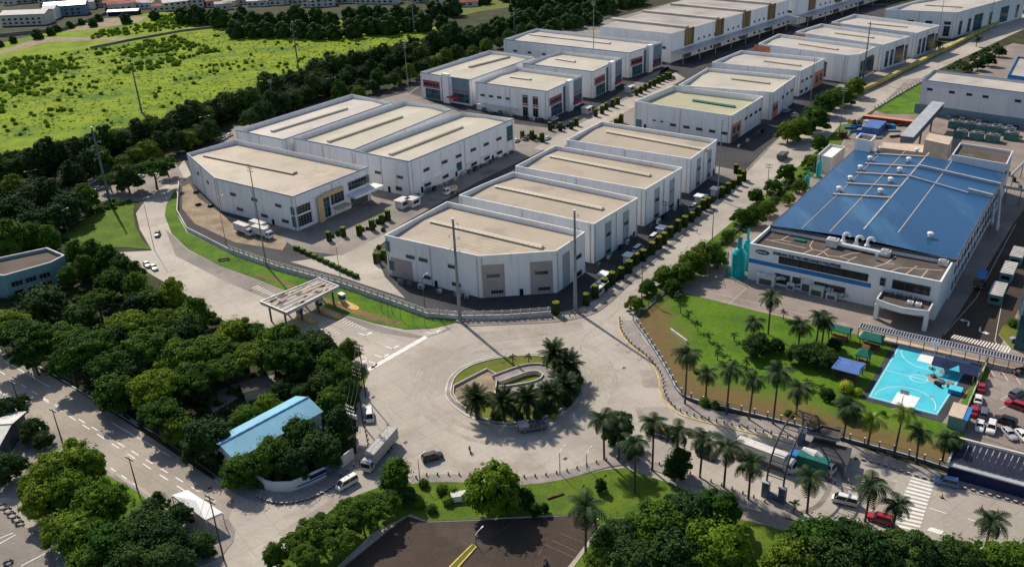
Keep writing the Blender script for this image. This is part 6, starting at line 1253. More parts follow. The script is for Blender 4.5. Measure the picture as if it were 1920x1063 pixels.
# basketball hoops
for k, (s, tt) in enumerate(((.5, -.02), (.5, 1.02))):
    q = CTP(s, tt); q.z = .25; dirv = (c4[3]-c4[0]).normalized()*(1 if k == 0 else -1); t = thing('basketball_hoop', ('far', 'near')[k]+' basketball hoop on a white post at the turquoise court', 'basketball hoop', q); P = Vector(dirv)
    b = MB(); b.path([Vector((0, 0, 0)), Vector((0, 0, 2.6)), P*1.3+Vector((0, 0, 3.2))], .12, 'white', 6); b.build('post', t)
    x = P*1.35; b = MB(); b.box((x.x, x.y, 2.7), 1.9, .08, 1.2, 'white', math.atan2(dirv.y, dirv.x)+PI/2); b.build('backboard', t)
    x = P*1.75; b = MB(); b.path([Vector((x.x+.25*math.cos(a*PI/6), x.y+.25*math.sin(a*PI/6), 3.0)) for a in range(13)], .03, 'panel_orange', 4); b.build('rim', t)
# pipeline along the road at the upper right
q_ = gp([(1572, 193), (1640, 163), (1700, 133), (1780, 92), (1860, 52), (1930, 15)]); t = thing('pipeline_duct', 'yellow beige raised duct running along the road at the upper right', 'duct', q_[2]); og = t.location
b = MB(); b.ribbon(q_, 2.2, .8, 2.4, 'yellow_pipe'); b.build('casing', t, og)
for q, a in along(q_, 9): b = MB(); b.box((q.x, q.y, 0), .6, 1.8, .8, 'concrete', a); b.build('support', t, og)
q_ = gp([(1640, 206), (1690, 176), (1740, 148)]); t = thing('planter_wall', 'white low balustrade with planters round the small lawn by the pipeline', 'wall', q_[1]); og = t.location; b = MB(); b.ribbon(q_, .4, 0, .9, 'fence_white'); b.build('wall', t, og)
for q, a in along(q_, 4): b = MB(); b.lathe((q.x, q.y, .9), [(.3, 0), (.5, .5)], 'white', 8, 'leaf_dark'); b.build('planter', t, og)
# works yard behind the blue roof: pipes, tanks, scrap
for k in range(26):
    u, v = random.uniform(1575, 1700), random.uniform(228, 262); q = G(u, v, .12); b = MB(); m_ = random.choice(['rust', 'steel', 'yellow', 'steel_dark', 'brown', 'steel', 'rust', 'blue'])
    if k % 3: b.box((0, 0, 0), random.uniform(1.5, 4), random.uniform(1, 2.5), random.uniform(.8, 2.4), m_, random.random()*3, tx=.9)
    else: b.tube((-2.5, 0, .5), (2.5, random.uniform(-1, 1), .5), .5, m_, 8)
    o = b.build('scrap_pile'); o.location = q; tag(o, 'rusty machine scrap and pipes in the works yard behind the blue roof', 'scrap', 'scrap in the works yard')
q = G(1638, 246, 0); b = MB(); b.box((0, 0, 0), 13, 7, 3.2, 'blue_roof', A1); o = b.build('tarpaulin_shed'); o.location = q; tag(o, 'low blue covered shed in the works yard behind the blue roof', 'shed')
q = G(1665, 232, 0); b = MB(); b.box((0, 0, 0), 22, 3, 2.6, 'brown', B1, 'panel_orange'); o = b.build('storage_rack'); o.location = q; tag(o, 'long brown rack with a pinkish roof at the foot of the gangway lawn', 'rack')
for k, (u, v) in enumerate(((1790, 240), (1815, 243), (1840, 247), (1865, 250), (1890, 254), (1800, 258), (1830, 262), (1860, 266), (1895, 262))):
    q = G(u, v, 0); t = thing('cooling_unit', 'dark boxy cooling unit with round fan in the plant yard before the lilac building', 'cooling unit', q, 'cooling units in the plant yard', B1); b = MB(); b.box((0, 0, 0), 5.2, 4.2, 3.2, 'steel_green', 0, 'steel_dark'); b.build('casing', t); b = MB(); b.lathe((0, 0, 3.2), [(1.5, 0), (1.5, .5), (1.3, .52)], 'steel', 14, 'black'); b.build('fan', t)
for k, (u0, v0, u1, v1) in enumerate(((1895, 330, 1925, 300), (1880, 350, 1925, 358), (1870, 330, 1860, 420), (1878, 335, 1870, 430))):
    b = MB(); A = G(u0, v0, 6); B_ = G(u1, v1, 6); b.tube(A, B_, .5, 'steel', 8)
    for s in (.2, .8): q = A.lerp(B_, s); b.tube((q.x, q.y, 0), (q.x, q.y, 6), .15, 'steel_dark', 5)
    tag(b.build('pipe'), 'silver pipe on stilts along the right side of the blue roofed hall', 'pipe', 'pipes beside the blue hall')
for k in range(7):
    q = G(1863-6*k, 372+14*k, 0); t = thing('dust_collector', 'silver cyclone and ducts standing against the right wall of the blue hall', 'dust collector', q, 'machines along the blue hall'); b = MB(); b.lathe((0, 0, 2), [(.3, 0), (1.1, 2.2), (1.1, 5.0), (.5, 5.6)], 'steel', 12); b.build('cyclone', t); b = MB()
    for a in range(4): b.tube((math.cos(a*PI/2)*1.0, math.sin(a*PI/2)*1.0, 0), (math.cos(a*PI/2)*1.0, math.sin(a*PI/2)*1.0, 4), .1, 'steel_dark', 5)
    b.build('frame', t); b = MB(); b.path([(0, 0, 7.5), (0, 0, 8.6), (-1.6, 1, 8.8)], .4, 'steel', 8); b.build('duct', t)
for k, (u, v, L_) in enumerate(((1868, 560, 9), (1888, 520, 9), (1905, 490, 8))):
    q = G(u, v, 0); t = thing('site_cabin', ('nearest', 'middle', 'farthest')[k]+' grey site cabin with a ribbed roof along the right edge road', 'cabin', q, 'cabins along the right road', A1); b = MB(); b.box((0, 0, 0), L_, 3.2, 3.0, 'wall_teal'); b.build('wall', t); b = MB(); b.box((0, 0, 3.0), L_+.3, 3.5, .2, 'off_white'); b.build('roof', t)
    for x in range(8): b = MB(); b.box((-L_/2+.5+x*L_/8, 0, 3.2), .18, 3.4, .1, 'concrete_dark'); b.build('roof_rib', t)
    b = MB(); b.box((-L_/2-.02, 0, 1.2), .08, 2.2, 1.0, 'glass_dark'); b.build('window', t)
block('dark glazed building corner at the right edge beside the planted island', [(1915, 590), (1960, 600), (1960, 520), (1925, 510)], 10, 0, 'glass_teal', 'roof_bitumen', 'office_building', 'building')
slab('planted_island', [(1872, 628), (1880, 612), (1905, 605), (1945, 630), (1945, 668), (1895, 655)], .28, 'lawn_olive', 'kerb')
shrub(1898, 612, 1.5, 'leaf', 'round bush on the planted island at the right edge', None)
q = G(1897, 640, .28); b = MB(); b.box((0, 0, 0), 1.4, 1.0, 1.1, 'steel', R(20)); o = b.build('meter_box'); o.location = q; tag(o, 'grey meter box on the planted island at the right edge', 'box')
# small clutter in the factory yards
for k, (u, v) in enumerate(((1128, 545), (1120, 552), (1132, 528), (1178, 492), (1240, 440), (1310, 380), (1340, 366))):
    q = G(u, v, .13); t = thing('yard_kiosk', 'white guard kiosk among the clipped hedges of the street', 'kiosk', q, 'kiosks along the street', A1); b = MB(); b.box((0, 0, 0), 2.6, 2.2, 2.6, 'off_white'); b.build('wall', t); b = MB(); b.box((0, 0, 2.6), 3.4, 3.0, .25, 'white'); b.build('roof', t); b = MB(); b.box((0, -1.12, 1.1), 1.8, .06, 1.0, 'glass_dark'); b.build('window', t)
for k, (u, v) in enumerate(((755, 388), (775, 385), (1180, 172), (1100, 212))):
    q = G(u, v, .13); t = thing('gate_house', ('larger white gate house at the service lane corner', 'smaller white gate house at the service lane corner', 'white gate house among hedges in the upper row', 'white canopy kiosk among hedges before the nearest red trimmed warehouse')[k], 'gate house', q, None, A1); b = MB(); b.box((0, 0, 0), 4.6, 3.2, 2.8, 'off_white'); b.build('wall', t); b = MB(); b.box((0, 0, 2.8), 5.4, 4, .3, 'off_white'); b.build('roof', t); b = MB(); b.box((0, -1.63, 1.1), 3, .08, 1.1, 'glass_dark'); b.build('window', t)
# dish antenna? rusty ground bits in the dirt strip
for k, (u, v) in enumerate(((368, 362), (395, 388), (405, 380), (378, 350), (372, 385))):
    q = G(u, v, .16); b = MB(); b.box((0, 0, 0), 2.2, 1.6, .9, ('rust', 'black', 'brown')[k % 3], k, tx=.6, ty=.6); o = b.build('debris_heap'); o.location = q; tag(o, 'dark heap of debris on the dirt strip beside the office warehouse', 'debris', 'debris on the dirt strip')
# far village at the top
def house(u, v, L_, W_, h, ang, roof, wall, label, group=None):
    q = G(u, v, 0); t = thing('house', label, 'house', q, group, ang); b = MB(); b.box((0, 0, 0), L_, W_, h, wall); b.build('wall', t)
    x, y = L_/2+.6, W_/2+.6; z = h+W_*.16
    for s in (-1, 1):
        b = MB(); p_ = [Vector((-x, s*y, h-.1)), Vector((x, s*y, h-.1)), Vector((x, 0, z)), Vector((-x, 0, z))]; b.poly(p_[::-s], roof); b.poly([p - Vector((0, 0, .15)) for p in p_[::s]], roof); b.build('roof', t)
    for s in (-1, 1): b = MB(); b.poly([Vector((s*L_/2, -W_/2, h)), Vector((s*L_/2, W_/2, h)), Vector((s*L_/2, 0, z-.12))][::s], wall); b.build('gable', t)
    for k in range(int(L_/5)):
        for zz in ((1.2, 4.4) if h > 6 else (1.4,)): b = MB(); b.box((-L_/2+2.5+5*k, -W_/2-.03, zz), 2.2, .1, 1.5, 'glass_dark'); b.build('window', t)
house(55, 45, 38, 16, 9, R(-2), 'off_white', 'wall_cream', 'long two storey cream house with a white roof at the top left corner'); house(128, 28, 34, 16, 9, R(14), 'steel', 'panel_slate', 'long grey blue house beside the cream one at the top left'); house(100, 35, 10, 14, 9, R(5), 'off_white', 'wall_cool', 'narrow white blue house between the two long ones at the top left')
house(234, 28, 26, 8, 3.5, R(2), 'white', 'navy', 'low white roofed bus shelter by the gravel yard')
for k in range(80):
    u = (k % 40)*21+random.uniform(-8, 8); v = (8 if k < 40 else -6)+random.uniform(-5, 5)+(7 if 150 < u < 420 else 0)-(6 if u > 620 else 0)
    house(u, v, random.uniform(12, 24), random.uniform(9, 13), random.uniform(4.5, 7.5), random.uniform(-.4, .5), random.choice(['village_red', 'village_grey', 'off_white', 'roof_bitumen', 'village_red', 'beige', 'village_red']), random.choice(['wall_cream', 'off_white', 'village_grey']), 'small house with a low roof among trees at the far top edge', 'far village houses')
for u, v in ((820, 6), (850, 9), (880, 12), (868, 4)): house(u, v, 14, 9, 4, random.uniform(-.3, .3), 'village_red', 'off_white', 'small red roofed house at the edge of the dry field', 'houses by the dry field')
q_ = gp([(0, 70), (120, 58), (170, 40), (200, 28)], 0); b = MB(); b.ribbon(q_, .5, 0, 2.6, 'concrete_dark'); tag(b.build('field_wall'), 'long grey wall dividing the far houses from the green field', 'wall')
q_ = gp([(170, 92), (250, 76), (340, 60), (480, 44)], 0); b = MB(); b.ribbon(q_, 1.0, 0, 1.6, 'concrete_dark'); tag(b.build('canal_wall'), 'low dark wall crossing the green field towards the wood', 'wall')
# ---------------- vehicles ----------------
CARP = {}
def loft(b, secs, m):
    """secs: list of rings (lists of points) joined one to the next, ends capped"""
    k = b.mi(m); n = len(secs[0]); o = len(b.v)
    for s in secs: b.v += [tuple(p) for p in s]
    for i in range(len(secs)-1):
        for j in range(n):
            q = (j+1) % n; b.f.append((o+i*n+j, o+i*n+q, o+(i+1)*n+q, o+(i+1)*n+j)); b.m.append(k)
    b.f.append(tuple(range(o+n-1, o-1, -1))); b.m.append(k); e = o+(len(secs)-1)*n; b.f.append(tuple(range(e, e+n))); b.m.append(k)
def sec(x, w, z0, z1, cr=.06): h = w/2; return [(x, -h*.9, z0), (x, -h, z0+.18), (x, -h, z0+(z1-z0)*.62), (x, -h*.92, z1-.03), (x, -h*.4, z1+cr*.6), (x, h*.4, z1+cr*.6), (x, h*.92, z1-.03), (x, h, z0+(z1-z0)*.62), (x, h, z0+.18), (x, h*.9, z0)][::-1]
DIM = dict(sedan=(4.5, 1.78, [(-2.25, .55, .82), (-2.1, .9, .98), (-1.4, 1, 1.0), (0, 1, 1.0), (.9, 1, .98), (1.9, .96, .82), (2.25, .78, .68)], (-1.75, -1.0, .35, 1.05), 1.46),
           suv=(4.7, 1.86, [(-2.35, .9, 1.05), (-2.2, .98, 1.12), (0, 1, 1.1), (1.0, 1, 1.08), (2.1, .96, .98), (2.35, .82, .8)], (-2.25, -1.95, .45, 1.15), 1.8),
           van=(4.9, 1.84, [(-2.45, .95, 1.1), (-2.3, 1, 1.15), (0, 1, 1.15), (1.6, 1, 1.12), (2.3, .96, .95), (2.45, .85, .75)], (-2.38, -2.25, 1.2, 2.0), 1.98),
           minibus=(6.6, 2.05, [(-3.3, .95, 1.25), (-3.15, 1, 1.3), (2.4, 1, 1.3), (3.1, .97, 1.15), (3.3, .88, .8)], (-3.22, -3.1, 2.3, 2.9), 2.5),
           pickup=(5.3, 1.85, [(-2.65, .96, 1.0), (-.9, 1, 1.02), (0, 1, 1.05), (1.3, 1, 1.05), (2.5, .95, .98), (2.65, .82, .8)], (-.95, -.7, .75, 1.4), 1.75))
def wheel_at(t, x, y, r, w=.22):
    key = ('wheel', r)
    if key not in CARP:
        b = MB(); b.tube((0, -w/2, 0), (0, w/2, 0), r, 'rubber', 14); h = MB(); h.tube((0, -w/2-.012, 0), (0, w/2+.012, 0), r*.58, 'steel', 10); CARP[key] = (b.data('wheel'), h.data('rim'))
    o = link('wheel', CARP[key][0], t, (x, y, r)); link('rim', CARP[key][1], o)
def car_parts(t, kind, color):
    L_, W_, st, cab, zt = DIM[kind]; paint = 'paint_'+color; key = (kind, color)
    if key not in CARP:
        d = {}
        b = MB(); loft(b, [sec(x, W_*w, .28, z) for x, w, z in st], paint); d['body'] = b.data('body', smooth=False)
        zb = max(z for _, _, z in st)-.06; x0, x1, x2, x3 = cab; hw = W_/2
        R_ = lambda x, w, z: [(x, -w, z), (x, w, z)]
        b = MB(); lo = [(x0, -hw*.93, zb), (x3, -hw*.93, zb), (x3, hw*.93, zb), (x0, hw*.93, zb)]; hi = [(x1, -hw*.76, zt-.06), (x2, -hw*.76, zt-.06), (x2, hw*.76, zt-.06), (x1, hw*.76, zt-.06)]
        o = len(b.v); k = b.mi('glass_dark'); b.v += lo+hi
        for i in range(4): j = (i+1) % 4; b.f.append((o+i, o+j, o+4+j, o+4+i)); b.m.append(k)
        d['window_glass'] = b.data('window_glass')
        b = MB(); loft(b, [[(x, -hw*.77*s, zt-.08), (x, -hw*.6*s, zt), (x, hw*.6*s, zt), (x, hw*.77*s, zt-.08)][::-1] for x, s in ((x1-.06, .94), (x1+.12, 1), (x2-.15, 1), (x2+.06, .95))], paint); d['roof'] = b.data('roof')
        b = MB()
        for s in (-1, 1):
            for p, q in (((x0, hw*.93), (x1, hw*.77)), ((x3, hw*.93), (x2, hw*.77)), (((x0+x3)*.47, hw*.95), ((x1+x2)*.47, hw*.78))): b.tube((p[0], s*p[1], zb), (q[0], s*q[1], zt-.05), .055, paint, 4)
        d['pillar'] = b.data('pillar')
        b = MB(); b.box((0, 0, 0), .12, .34, .16, 'lamp_clear'); d['headlight'] = b.data('headlight'); b = MB(); b.box((0, 0, 0), .1, .3, .2, 'lamp_red'); d['taillight'] = b.data('taillight')
        CARP[key] = d
    d = CARP[key]
    for n_ in ('body', 'window_glass', 'roof', 'pillar'): link(n_, d[n_], t)
    xf, xr = st[-1][0], st[0][0]; zf = st[-1][2]
    for s in (-1, 1):
        link('headlight', d['headlight'], t, (xf-.06, s*W_*.3, zf-.22)); link('taillight', d['taillight'], t, (xr+.02, s*W_*.32 if kind != 'sedan' else s*W_*.2, .72))
        for x in (L_*.31, -L_*.3): wheel_at(t, x, s*(W_/2-.12), .33 if kind != 'minibus' else .38)
    if kind == 'pickup':
        b = MB(); b.box((-1.75, 0, 1.05), 1.6, 1.55, .02, 'black'); b.build('cargo_bed', t)
def car(kind, color, rear, front, label, group=None, name=None, z=.06):
    a, c = G(*rear), G(*front); ang = math.atan2(c.y-a.y, c.x-a.x); m_ = (a+c)/2; m_.z = z
    t = thing(name or {'suv': 'parked_car', 'sedan': 'parked_car'}.get(kind, kind), label, {'van': 'van', 'minibus': 'minibus', 'pickup': 'pickup truck'}.get(kind, 'car'), m_, group, ang); car_parts(t, kind, color); return t
car('suv', 'black', (793, 866), (829, 856), 'black car driving past the large rounded tree below the roundabout', name='car')
car('van', 'white', (692, 768), (695, 800), 'white topped van standing at the left edge of the roundabout', name='van'); car('van', 'white', (664, 903), (638, 918), 'white van leaving the roundabout behind the airy trees', name='van')
car('sedan', 'black', (298, 436), (294, 448), 'dark car with a pale roof driving down the ramp', name='car'); car('sedan', 'white', (272, 495), (280, 503), 'white car half hidden at the edge of the woods, left one', name='car'); car('sedan', 'white', (284, 500), (294, 509), 'white car half hidden at the edge of the woods, right one', name='car')
# ambulance-like pickup van at the island
t = car('pickup', 'grey', (970, 810), (1026, 801), 'silver pickup with a red striped canopy box driving round the island', name='pickup_truck'); t.scale = (1.2, 1.2, 1.2)
b = MB(); b.box((-1.7, 0, 1.0), 1.9, 1.75, .95, 'paint_silver', tx=.94, ty=.9); b.build('canopy_box', t); b = MB(); b.box((-1.7, 0, 1.1), 1.92, 1.79, .2, 'red'); b.build('red_stripe', t)
car('van', 'white', (1602, 947), (1564, 938), 'white roofed minibus waiting left of the crosswalk', name='minibus'); car('suv', 'blue', (1790, 912), (1756, 904), 'blue grey car with a white roof right of the crosswalk', name='car'); car('suv', 'red', (1666, 982), (1632, 972), 'red car on the gate road between the two palms', name='car')
car('suv', 'black', (1310, 850), (1340, 862), 'black car among the palms on the gate road', name='car');
t = car('van', 'white', (1225, 812), (1250, 820), 'white jeep with yellow roof rack among the palms below the roundabout', name='van'); b = MB(); b.box((0, 0, 1.98), 2.6, 1.5, .3, 'yellow'); b.build('roof_rack', t)
CP = 'cars in the staff car park'
for k, c_, r_, f_, lab in (('sedan', 'red', (1838, 740), (1841, 722), 'red car at the fence, farthest of the left column in the staff car park'), ('sedan', 'white', (1832, 763), (1834, 745), 'white car between two red ones in the staff car park'), ('sedan', 'red', (1824, 785), (1828, 766), 'red car beside the blue hut wall in the staff car park'), ('suv', 'grey', (1842, 790), (1846, 770), 'dark grey car right of the second red one in the staff car park'), ('sedan', 'white', (1838, 793), (1834, 814), 'white car nearest the pavilion, left of two side by side'), ('suv', 'white', (1860, 797), (1855, 818), 'white car nearest the pavilion, right of two side by side'), ('suv', 'black', (1902, 800), (1866, 788), 'long black car parked across two bays in the staff car park'), ('sedan', 'silver', (1882, 808), (1900, 828), 'silver car parked by the hedge behind the pavilion'), ('sedan', 'white', (1908, 812), (1925, 832), 'white car cut by the right edge behind the pavilion'), ('suv', 'grey', (1894, 750), (1918, 737), 'grey car with dark glass at the right of the staff car park'), ('suv', 'red', (1918, 770), (1890, 760), 'dark red car at the right of the staff car park'), ('sedan', 'black', (1905, 703), (1925, 700), 'dark car at the far right corner of the staff car park')):
    car(k, c_, r_, f_, lab, CP, z=.2)
for k, (u, v, c_) in enumerate(((184, 338, 'white'), (196, 350, 'grey'), (206, 346, 'black'), (186, 356, 'white'), (170, 345, 'silver'), (212, 336, 'red'), (234, 350, 'silver'), (248, 340, 'black'), (262, 334, 'white'))): car('sedan', c_, (u-9, v+3), (u+9, v-3), c_+' car parked at the top of the ramp, '+('leftmost of its colour' if k in (0, 1, 2, 4, 5) else 'farther right of its colour' if k != 3 else 'nearest of the white ones'), 'cars parked at the top of the ramp')
for u, v, c_ in ((120, 345, 'white'), (165, 333, 'black'), (420, 262, 'silver'), (430, 256, 'white'), (455, 250, 'grey'), (1026, 262, 'white'), (985, 262, 'silver'), (968, 266, 'white')): car('sedan', c_, (u-9, v+4), (u+9, v-4), 'small '+c_+' car '+('on the shaded motorway' if u < 500 else 'parked at the end of the service lane'), 'distant cars', name='car')
for u, v, c_ in ((1125, 160, 'white'), (1260, 148, 'black'), (1040, 225, 'white'), (1475, 210, 'silver'), (1490, 218, 'white'), (655, 372, 'white')): car('suv', c_, (u-8, v+4), (u+8, v-3), c_+' car in a factory yard '+('before the red trimmed warehouses' if u < 1300 and u > 700 else 'by the orange panels' if u > 1300 else 'of the office warehouse'), 'cars in the yards')
for u, v in ((1196, 470), (1226, 448), (1300, 392), (1322, 376)): car('van', 'white', (u-7, v+6), (u+7, v-5), 'white van parked behind the clipped hedges of the street', 'vans behind the hedges')
# trucks
def truck(rear, front, label, L_=12.0, W_=2.5, H_=3.8, cab='paint_silver', box='truck_grey', group=None, name='box_truck', z=.06, kind='box'):
    a, c = G(*rear), G(*front); ang = math.atan2(c.y-a.y, c.x-a.x); m_ = (a+c)/2; m_.z = z; t = thing(name, label, 'truck', m_, group, ang)
    xc = L_/2-2.0
    b = MB(); b.box((-.3, 0, .7), L_-.8, .9, .3, 'steel_dark'); b.build('chassis', t)
    b = MB(); loft(b, [[(x, -W_/2*.96, .6), (x, -W_/2*.96, z_), (x, -W_/2*.8, z_+.12), (x, W_/2*.8, z_+.12), (x, W_/2*.96, z_), (x, W_/2*.96, .6)][::-1] for x, z_ in ((xc, 2.7), (xc+1.3, 2.75), (xc+1.75, 2.4), (xc+2.0, 1.5), (xc+2.05, .8))], cab); b.build('cab', t)
    b = MB(); b.poly([Vector((xc+1.8, -W_*.42, 2.38)), Vector((xc+2.03, -W_*.44, 1.55)), Vector((xc+2.03, W_*.44, 1.55)), Vector((xc+1.8, W_*.42, 2.38))], 'glass_dark'); b.box((xc+1.0, 0, 1.7), 1.1, W_*.975, .75, 'glass_dark'); b.build('windscreen', t)
    if kind == 'box':
        b = MB(); b.box((-1.0, 0, 1.05), L_-2.2, W_, H_-1.05, box); b.build('cargo_box', t)
        for s in (-1, 1):
            for zz in (1.05, H_-.1): b = MB(); b.box((-1.0, s*(W_/2), zz), L_-2.15, .08, .12, 'rust' if s < 0 and zz > 2 else 'steel_dark'); b.build('rail', t)
        b = MB(); b.box((-1.0-(L_-2.2)/2-.02, 0, 1.1), .06, W_*.9, H_-1.3, 'steel_dark'); b.build('rear_door', t)
    if kind == 'tank':
        b = MB(); b.tube((-L_/2+.3, 0, 2.2), (xc-.3, 0, 2.2), 1.15, box, 14); b.build('tank', t)
    if kind == 'mixer':
        b = MB(); b.tube((-L_/2+.4, 0, 2.9), (-.5, 0, 2.5), .7, 'off_white', 14, 1.35); b.tube((-.5, 0, 2.5), (xc-.2, 0, 2.1), 1.35, 'off_white', 14, .8); b.build('drum', t)
    for s in (-1, 1):
        for x in (xc+1.0, -L_*.18, -L_*.28): wheel_at(t, x, s*(W_/2-.2), .48, .3)
        b = MB(); b.box((xc+2.06, s*W_*.33, .85), .08, .4, .22, 'lamp_clear'); b.build('headlight', t); b = MB(); b.box((xc+1.6, s*(W_/2+.2), 1.7), .1, .25, .6, 'black'); b.build('mirror', t)
    return t
truck((736, 830), (690, 884), 'long box truck with a pale cargo box parked by the utility poles at the roundabout', 12.6)
truck((1395, 852), (1474, 882), 'long white topped truck passing under the steel arch', 13, box='off_white', H_=3.6); truck((1550, 888), (1480, 866), 'green covered truck with a blue cab beside the steel arch', 8.5, cab='band_blue', box='green_roof', H_=3.2, name='cargo_truck'); truck((1512, 868), (1550, 884), 'cement mixer truck with a pale drum beside the green truck', 7.6, kind='mixer', name='mixer_truck', cab='paint_white') 
for r_, f_, lab in (((440, 432), (478, 446), 'white trailer truck in the yard of the office warehouse, leftmost'), ((468, 428), (510, 442), 'white trailer truck in the yard of the office warehouse, farthest'), ((475, 440), (512, 450), 'white trailer truck in the yard of the office warehouse, nearest')): truck(r_, f_, lab, 9, H_=3.6, box='off_white', cab='paint_white', group='trailers in the office yard', z=.16)
truck((852, 362), (838, 366), 'small cream box truck on the service lane between the warehouse blocks', 5.5, 2.0, 2.8, cab='paint_white', box='beige'); truck((1458, 305), (1475, 292), 'grey truck parked on the street at the right end of the tan roofed row', 7, box='steel_dark', H_=2.6)
truck((1845, 508), (1828, 560), 'blue truck on the road along the right side of the factory', 9, 2.4, 2.6, cab='rust', box='band_blue', z=.15)
# ---------------- people and motorbikes ----------------
def body_mesh(pose):
    P = dict(stand=[(0, 0, .95), (0, 0, 1.15), (0, 0, 1.42), (.01, 0, 1.54), (.02, 0, 1.66), (.02, .1, .9), (.03, .11, .5), (0, .12, .06), (.14, .12, .03), (.02, -.1, .9), (.04, -.11, .5), (-.02, -.12, .06), (.12, -.12, .03), (0, .19, 1.4), (-.02, .25, 1.12), (.06, .26, .86), (0, -.19, 1.4), (-.02, -.25, 1.12), (.06, -.26, .86)],
             ride=[(0, 0, .82), (.06, 0, 1.02), (.16, 0, 1.28), (.2, 0, 1.4), (.24, 0, 1.52), (.05, .12, .8), (.46, .2, .72), (.34, .2, .3), (.5, .2, .26), (.05, -.12, .8), (.46, -.2, .72), (.34, -.2, .3), (.5, -.2, .26), (.16, .19, 1.27), (.32, .27, 1.05), (.56, .26, .98), (.16, -.19, 1.27), (.32, -.27, 1.05), (.56, -.26, .98)])[pose]
    E_ = [(0, 1), (1, 2), (2, 3), (3, 4), (0, 5), (5, 6), (6, 7), (7, 8), (0, 9), (9, 10), (10, 11), (11, 12), (2, 13), (13, 14), (14, 15), (2, 16), (16, 17), (17, 18)]
    rad = [.14, .14, .16, .06, .105, .09, .065, .05, .045, .09, .065, .05, .045, .07, .05, .038, .07, .05, .038]
    me = bpy.data.meshes.new('body'); me.from_pydata(P, E_, []); me.update(); o = bpy.data.objects.new('body_source', me); COL.objects.link(o)
    o.modifiers.new('s', 'SKIN'); o.modifiers.new('d', 'SUBSURF').levels = 1
    for v, r in zip(me.skin_vertices[0].data, rad): v.radius = (r, r)
    me.skin_vertices[0].data[0].use_root = True
    dg = bpy.context.evaluated_depsgraph_get(); res = bpy.data.meshes.new_from_object(o.evaluated_get(dg)); bpy.data.objects.remove(o)
    for m in ('cloth_light', 'cloth_dark', 'skin', 'black'): res.materials.append(MAT[m])
    hip = P[0][2]
    for p in res.polygons:
        c = p.center; p.material_index = 2 if (c.z > P[3][2]-.02 and c.x > P[4][0]-.04) else 3 if c.z > P[3][2]+.02 else 1 if c.z < hip+.08 and not (pose == 'stand' and abs(c.y) > .2) else 0
    res.name = 'body'; return res
BODY = dict(stand=body_mesh('stand'), ride=body_mesh('ride'))
def person(u, v, ang, label, group=None): t = thing('person', label, 'person', G(u, v, .1), group, ang); link('body', BODY['stand'], t); return t
MBK = {}
def motorbike(u, v, ang, label, group=None, col='paint_white', z=.06):
    t = thing('motorbike', label, 'motorbike', G(u, v, z), group, ang)
    for x in (-.62, .64): wheel_at(t, x, 0, .3, .12)
    if col not in MBK:
        b = MB(); loft(b, [[(x, -w, z0), (x, -w, z1), (x, w, z1), (x, w, z0)][::-1] for x, w, z0, z1 in ((-.75, .08, .6, .72), (-.2, .16, .38, .75), (.25, .14, .38, .6), (.5, .16, .5, .95), (.62, .08, .7, 1.0))], col); s = MB(); s.box((-.3, 0, .74), .75, .26, .08, 'black'); h = MB(); h.tube((.5, -.35, 1.02), (.5, .35, 1.02), .025, 'black', 5); h.tube((.5, 0, 1.0), (.64, 0, .3), .04, 'steel', 5); MBK[col] = (b.data('body'), s.data('seat'), h.data('handlebar'))
    for n_, m_ in zip(('body', 'seat', 'handlebar'), MBK[col]): link(n_, m_, t)
    return t
a_ = math.atan2(G(880, 835).y-G(882, 850).y, G(880, 835).x-G(882, 850).x)
motorbike(881, 847, a_, 'white motorbike ridden across the open concrete below the island'); t = thing('person', 'rider in dark trousers leaning on the white motorbike below the island', 'person', G(881, 847, .06), None, a_); link('body', BODY['ride'], t)
motorbike(1022, 1056, 1.2, 'white motorbike on the brown car park at the bottom edge', None, 'paint_white', .1); t = thing('person', 'rider on the motorbike in the brown car park', 'person', G(1022, 1056, .1), None, 1.2); link('body', BODY['ride'], t)
for k, (u, v) in enumerate(((4, 950), (14, 957), (22, 966), (30, 974), (37, 982))): motorbike(u, v, R(20), 'parked motorbike in the row at the lower left edge under the median trees', 'motorbikes at the left edge', 'paint_black', .17)
motorbike(16, 1056, R(30), 'navy motorbike cut by the lower left corner of the picture', None, 'paint_navy', .17)
for k, (u, v, an) in enumerate(((1549, 899, 0), (1557, 903, 1), (1565, 908, 2), (1590, 908, 3), (1596, 912, 4))): person(u, v, an, 'person in dark trousers standing in the small group between the arch and the minibus', 'people at the gate')
person(1637, 962, 1, 'person walking beside the red car on the gate road'); person(1307, 437, 2, 'person standing in the hedge street')
# ---------------- small additions ----------------
STR = [(886, 1022), (893, 1026), (872, 1050), (845, 1080), (828, 1080), (862, 1045)]
slab('car_park_island', STR, .25, 'lawn_olive', 'line_yellow'); b = MB(); b.ribbon(gp(STR), .3, 0, .3, 'line_yellow', closed=True); struct(b.build('island_kerb'))
lamp((893, 1022), (882, 1003), 'thin white headed lamp post at the tip of the green car park strip')
tree(G(1127, 922), 1.5, 'tall', 'leaf_dark', 'small staked sapling alone on the lower lawn', None)
for k in range(11):       # low hedge blocks inside the estate wall
    q = G(556+11*k, 462+5.2*k, 1.4); b = WIN.get('hb')
    if b is None:
        m_ = MB(); m_.box((0, 0, 0), 2.3, 1.3, 1.4, 'leaf_hedge', 0, 'leaf', .9, .85); WIN['hb'] = b = m_.data('hedge_block')
    tag(link('hedge_block', b, None, (q.x, q.y, .1), R(-32)), 'square clipped hedge block along the inside of the estate wall', 'hedge', 'hedge blocks inside the estate wall')
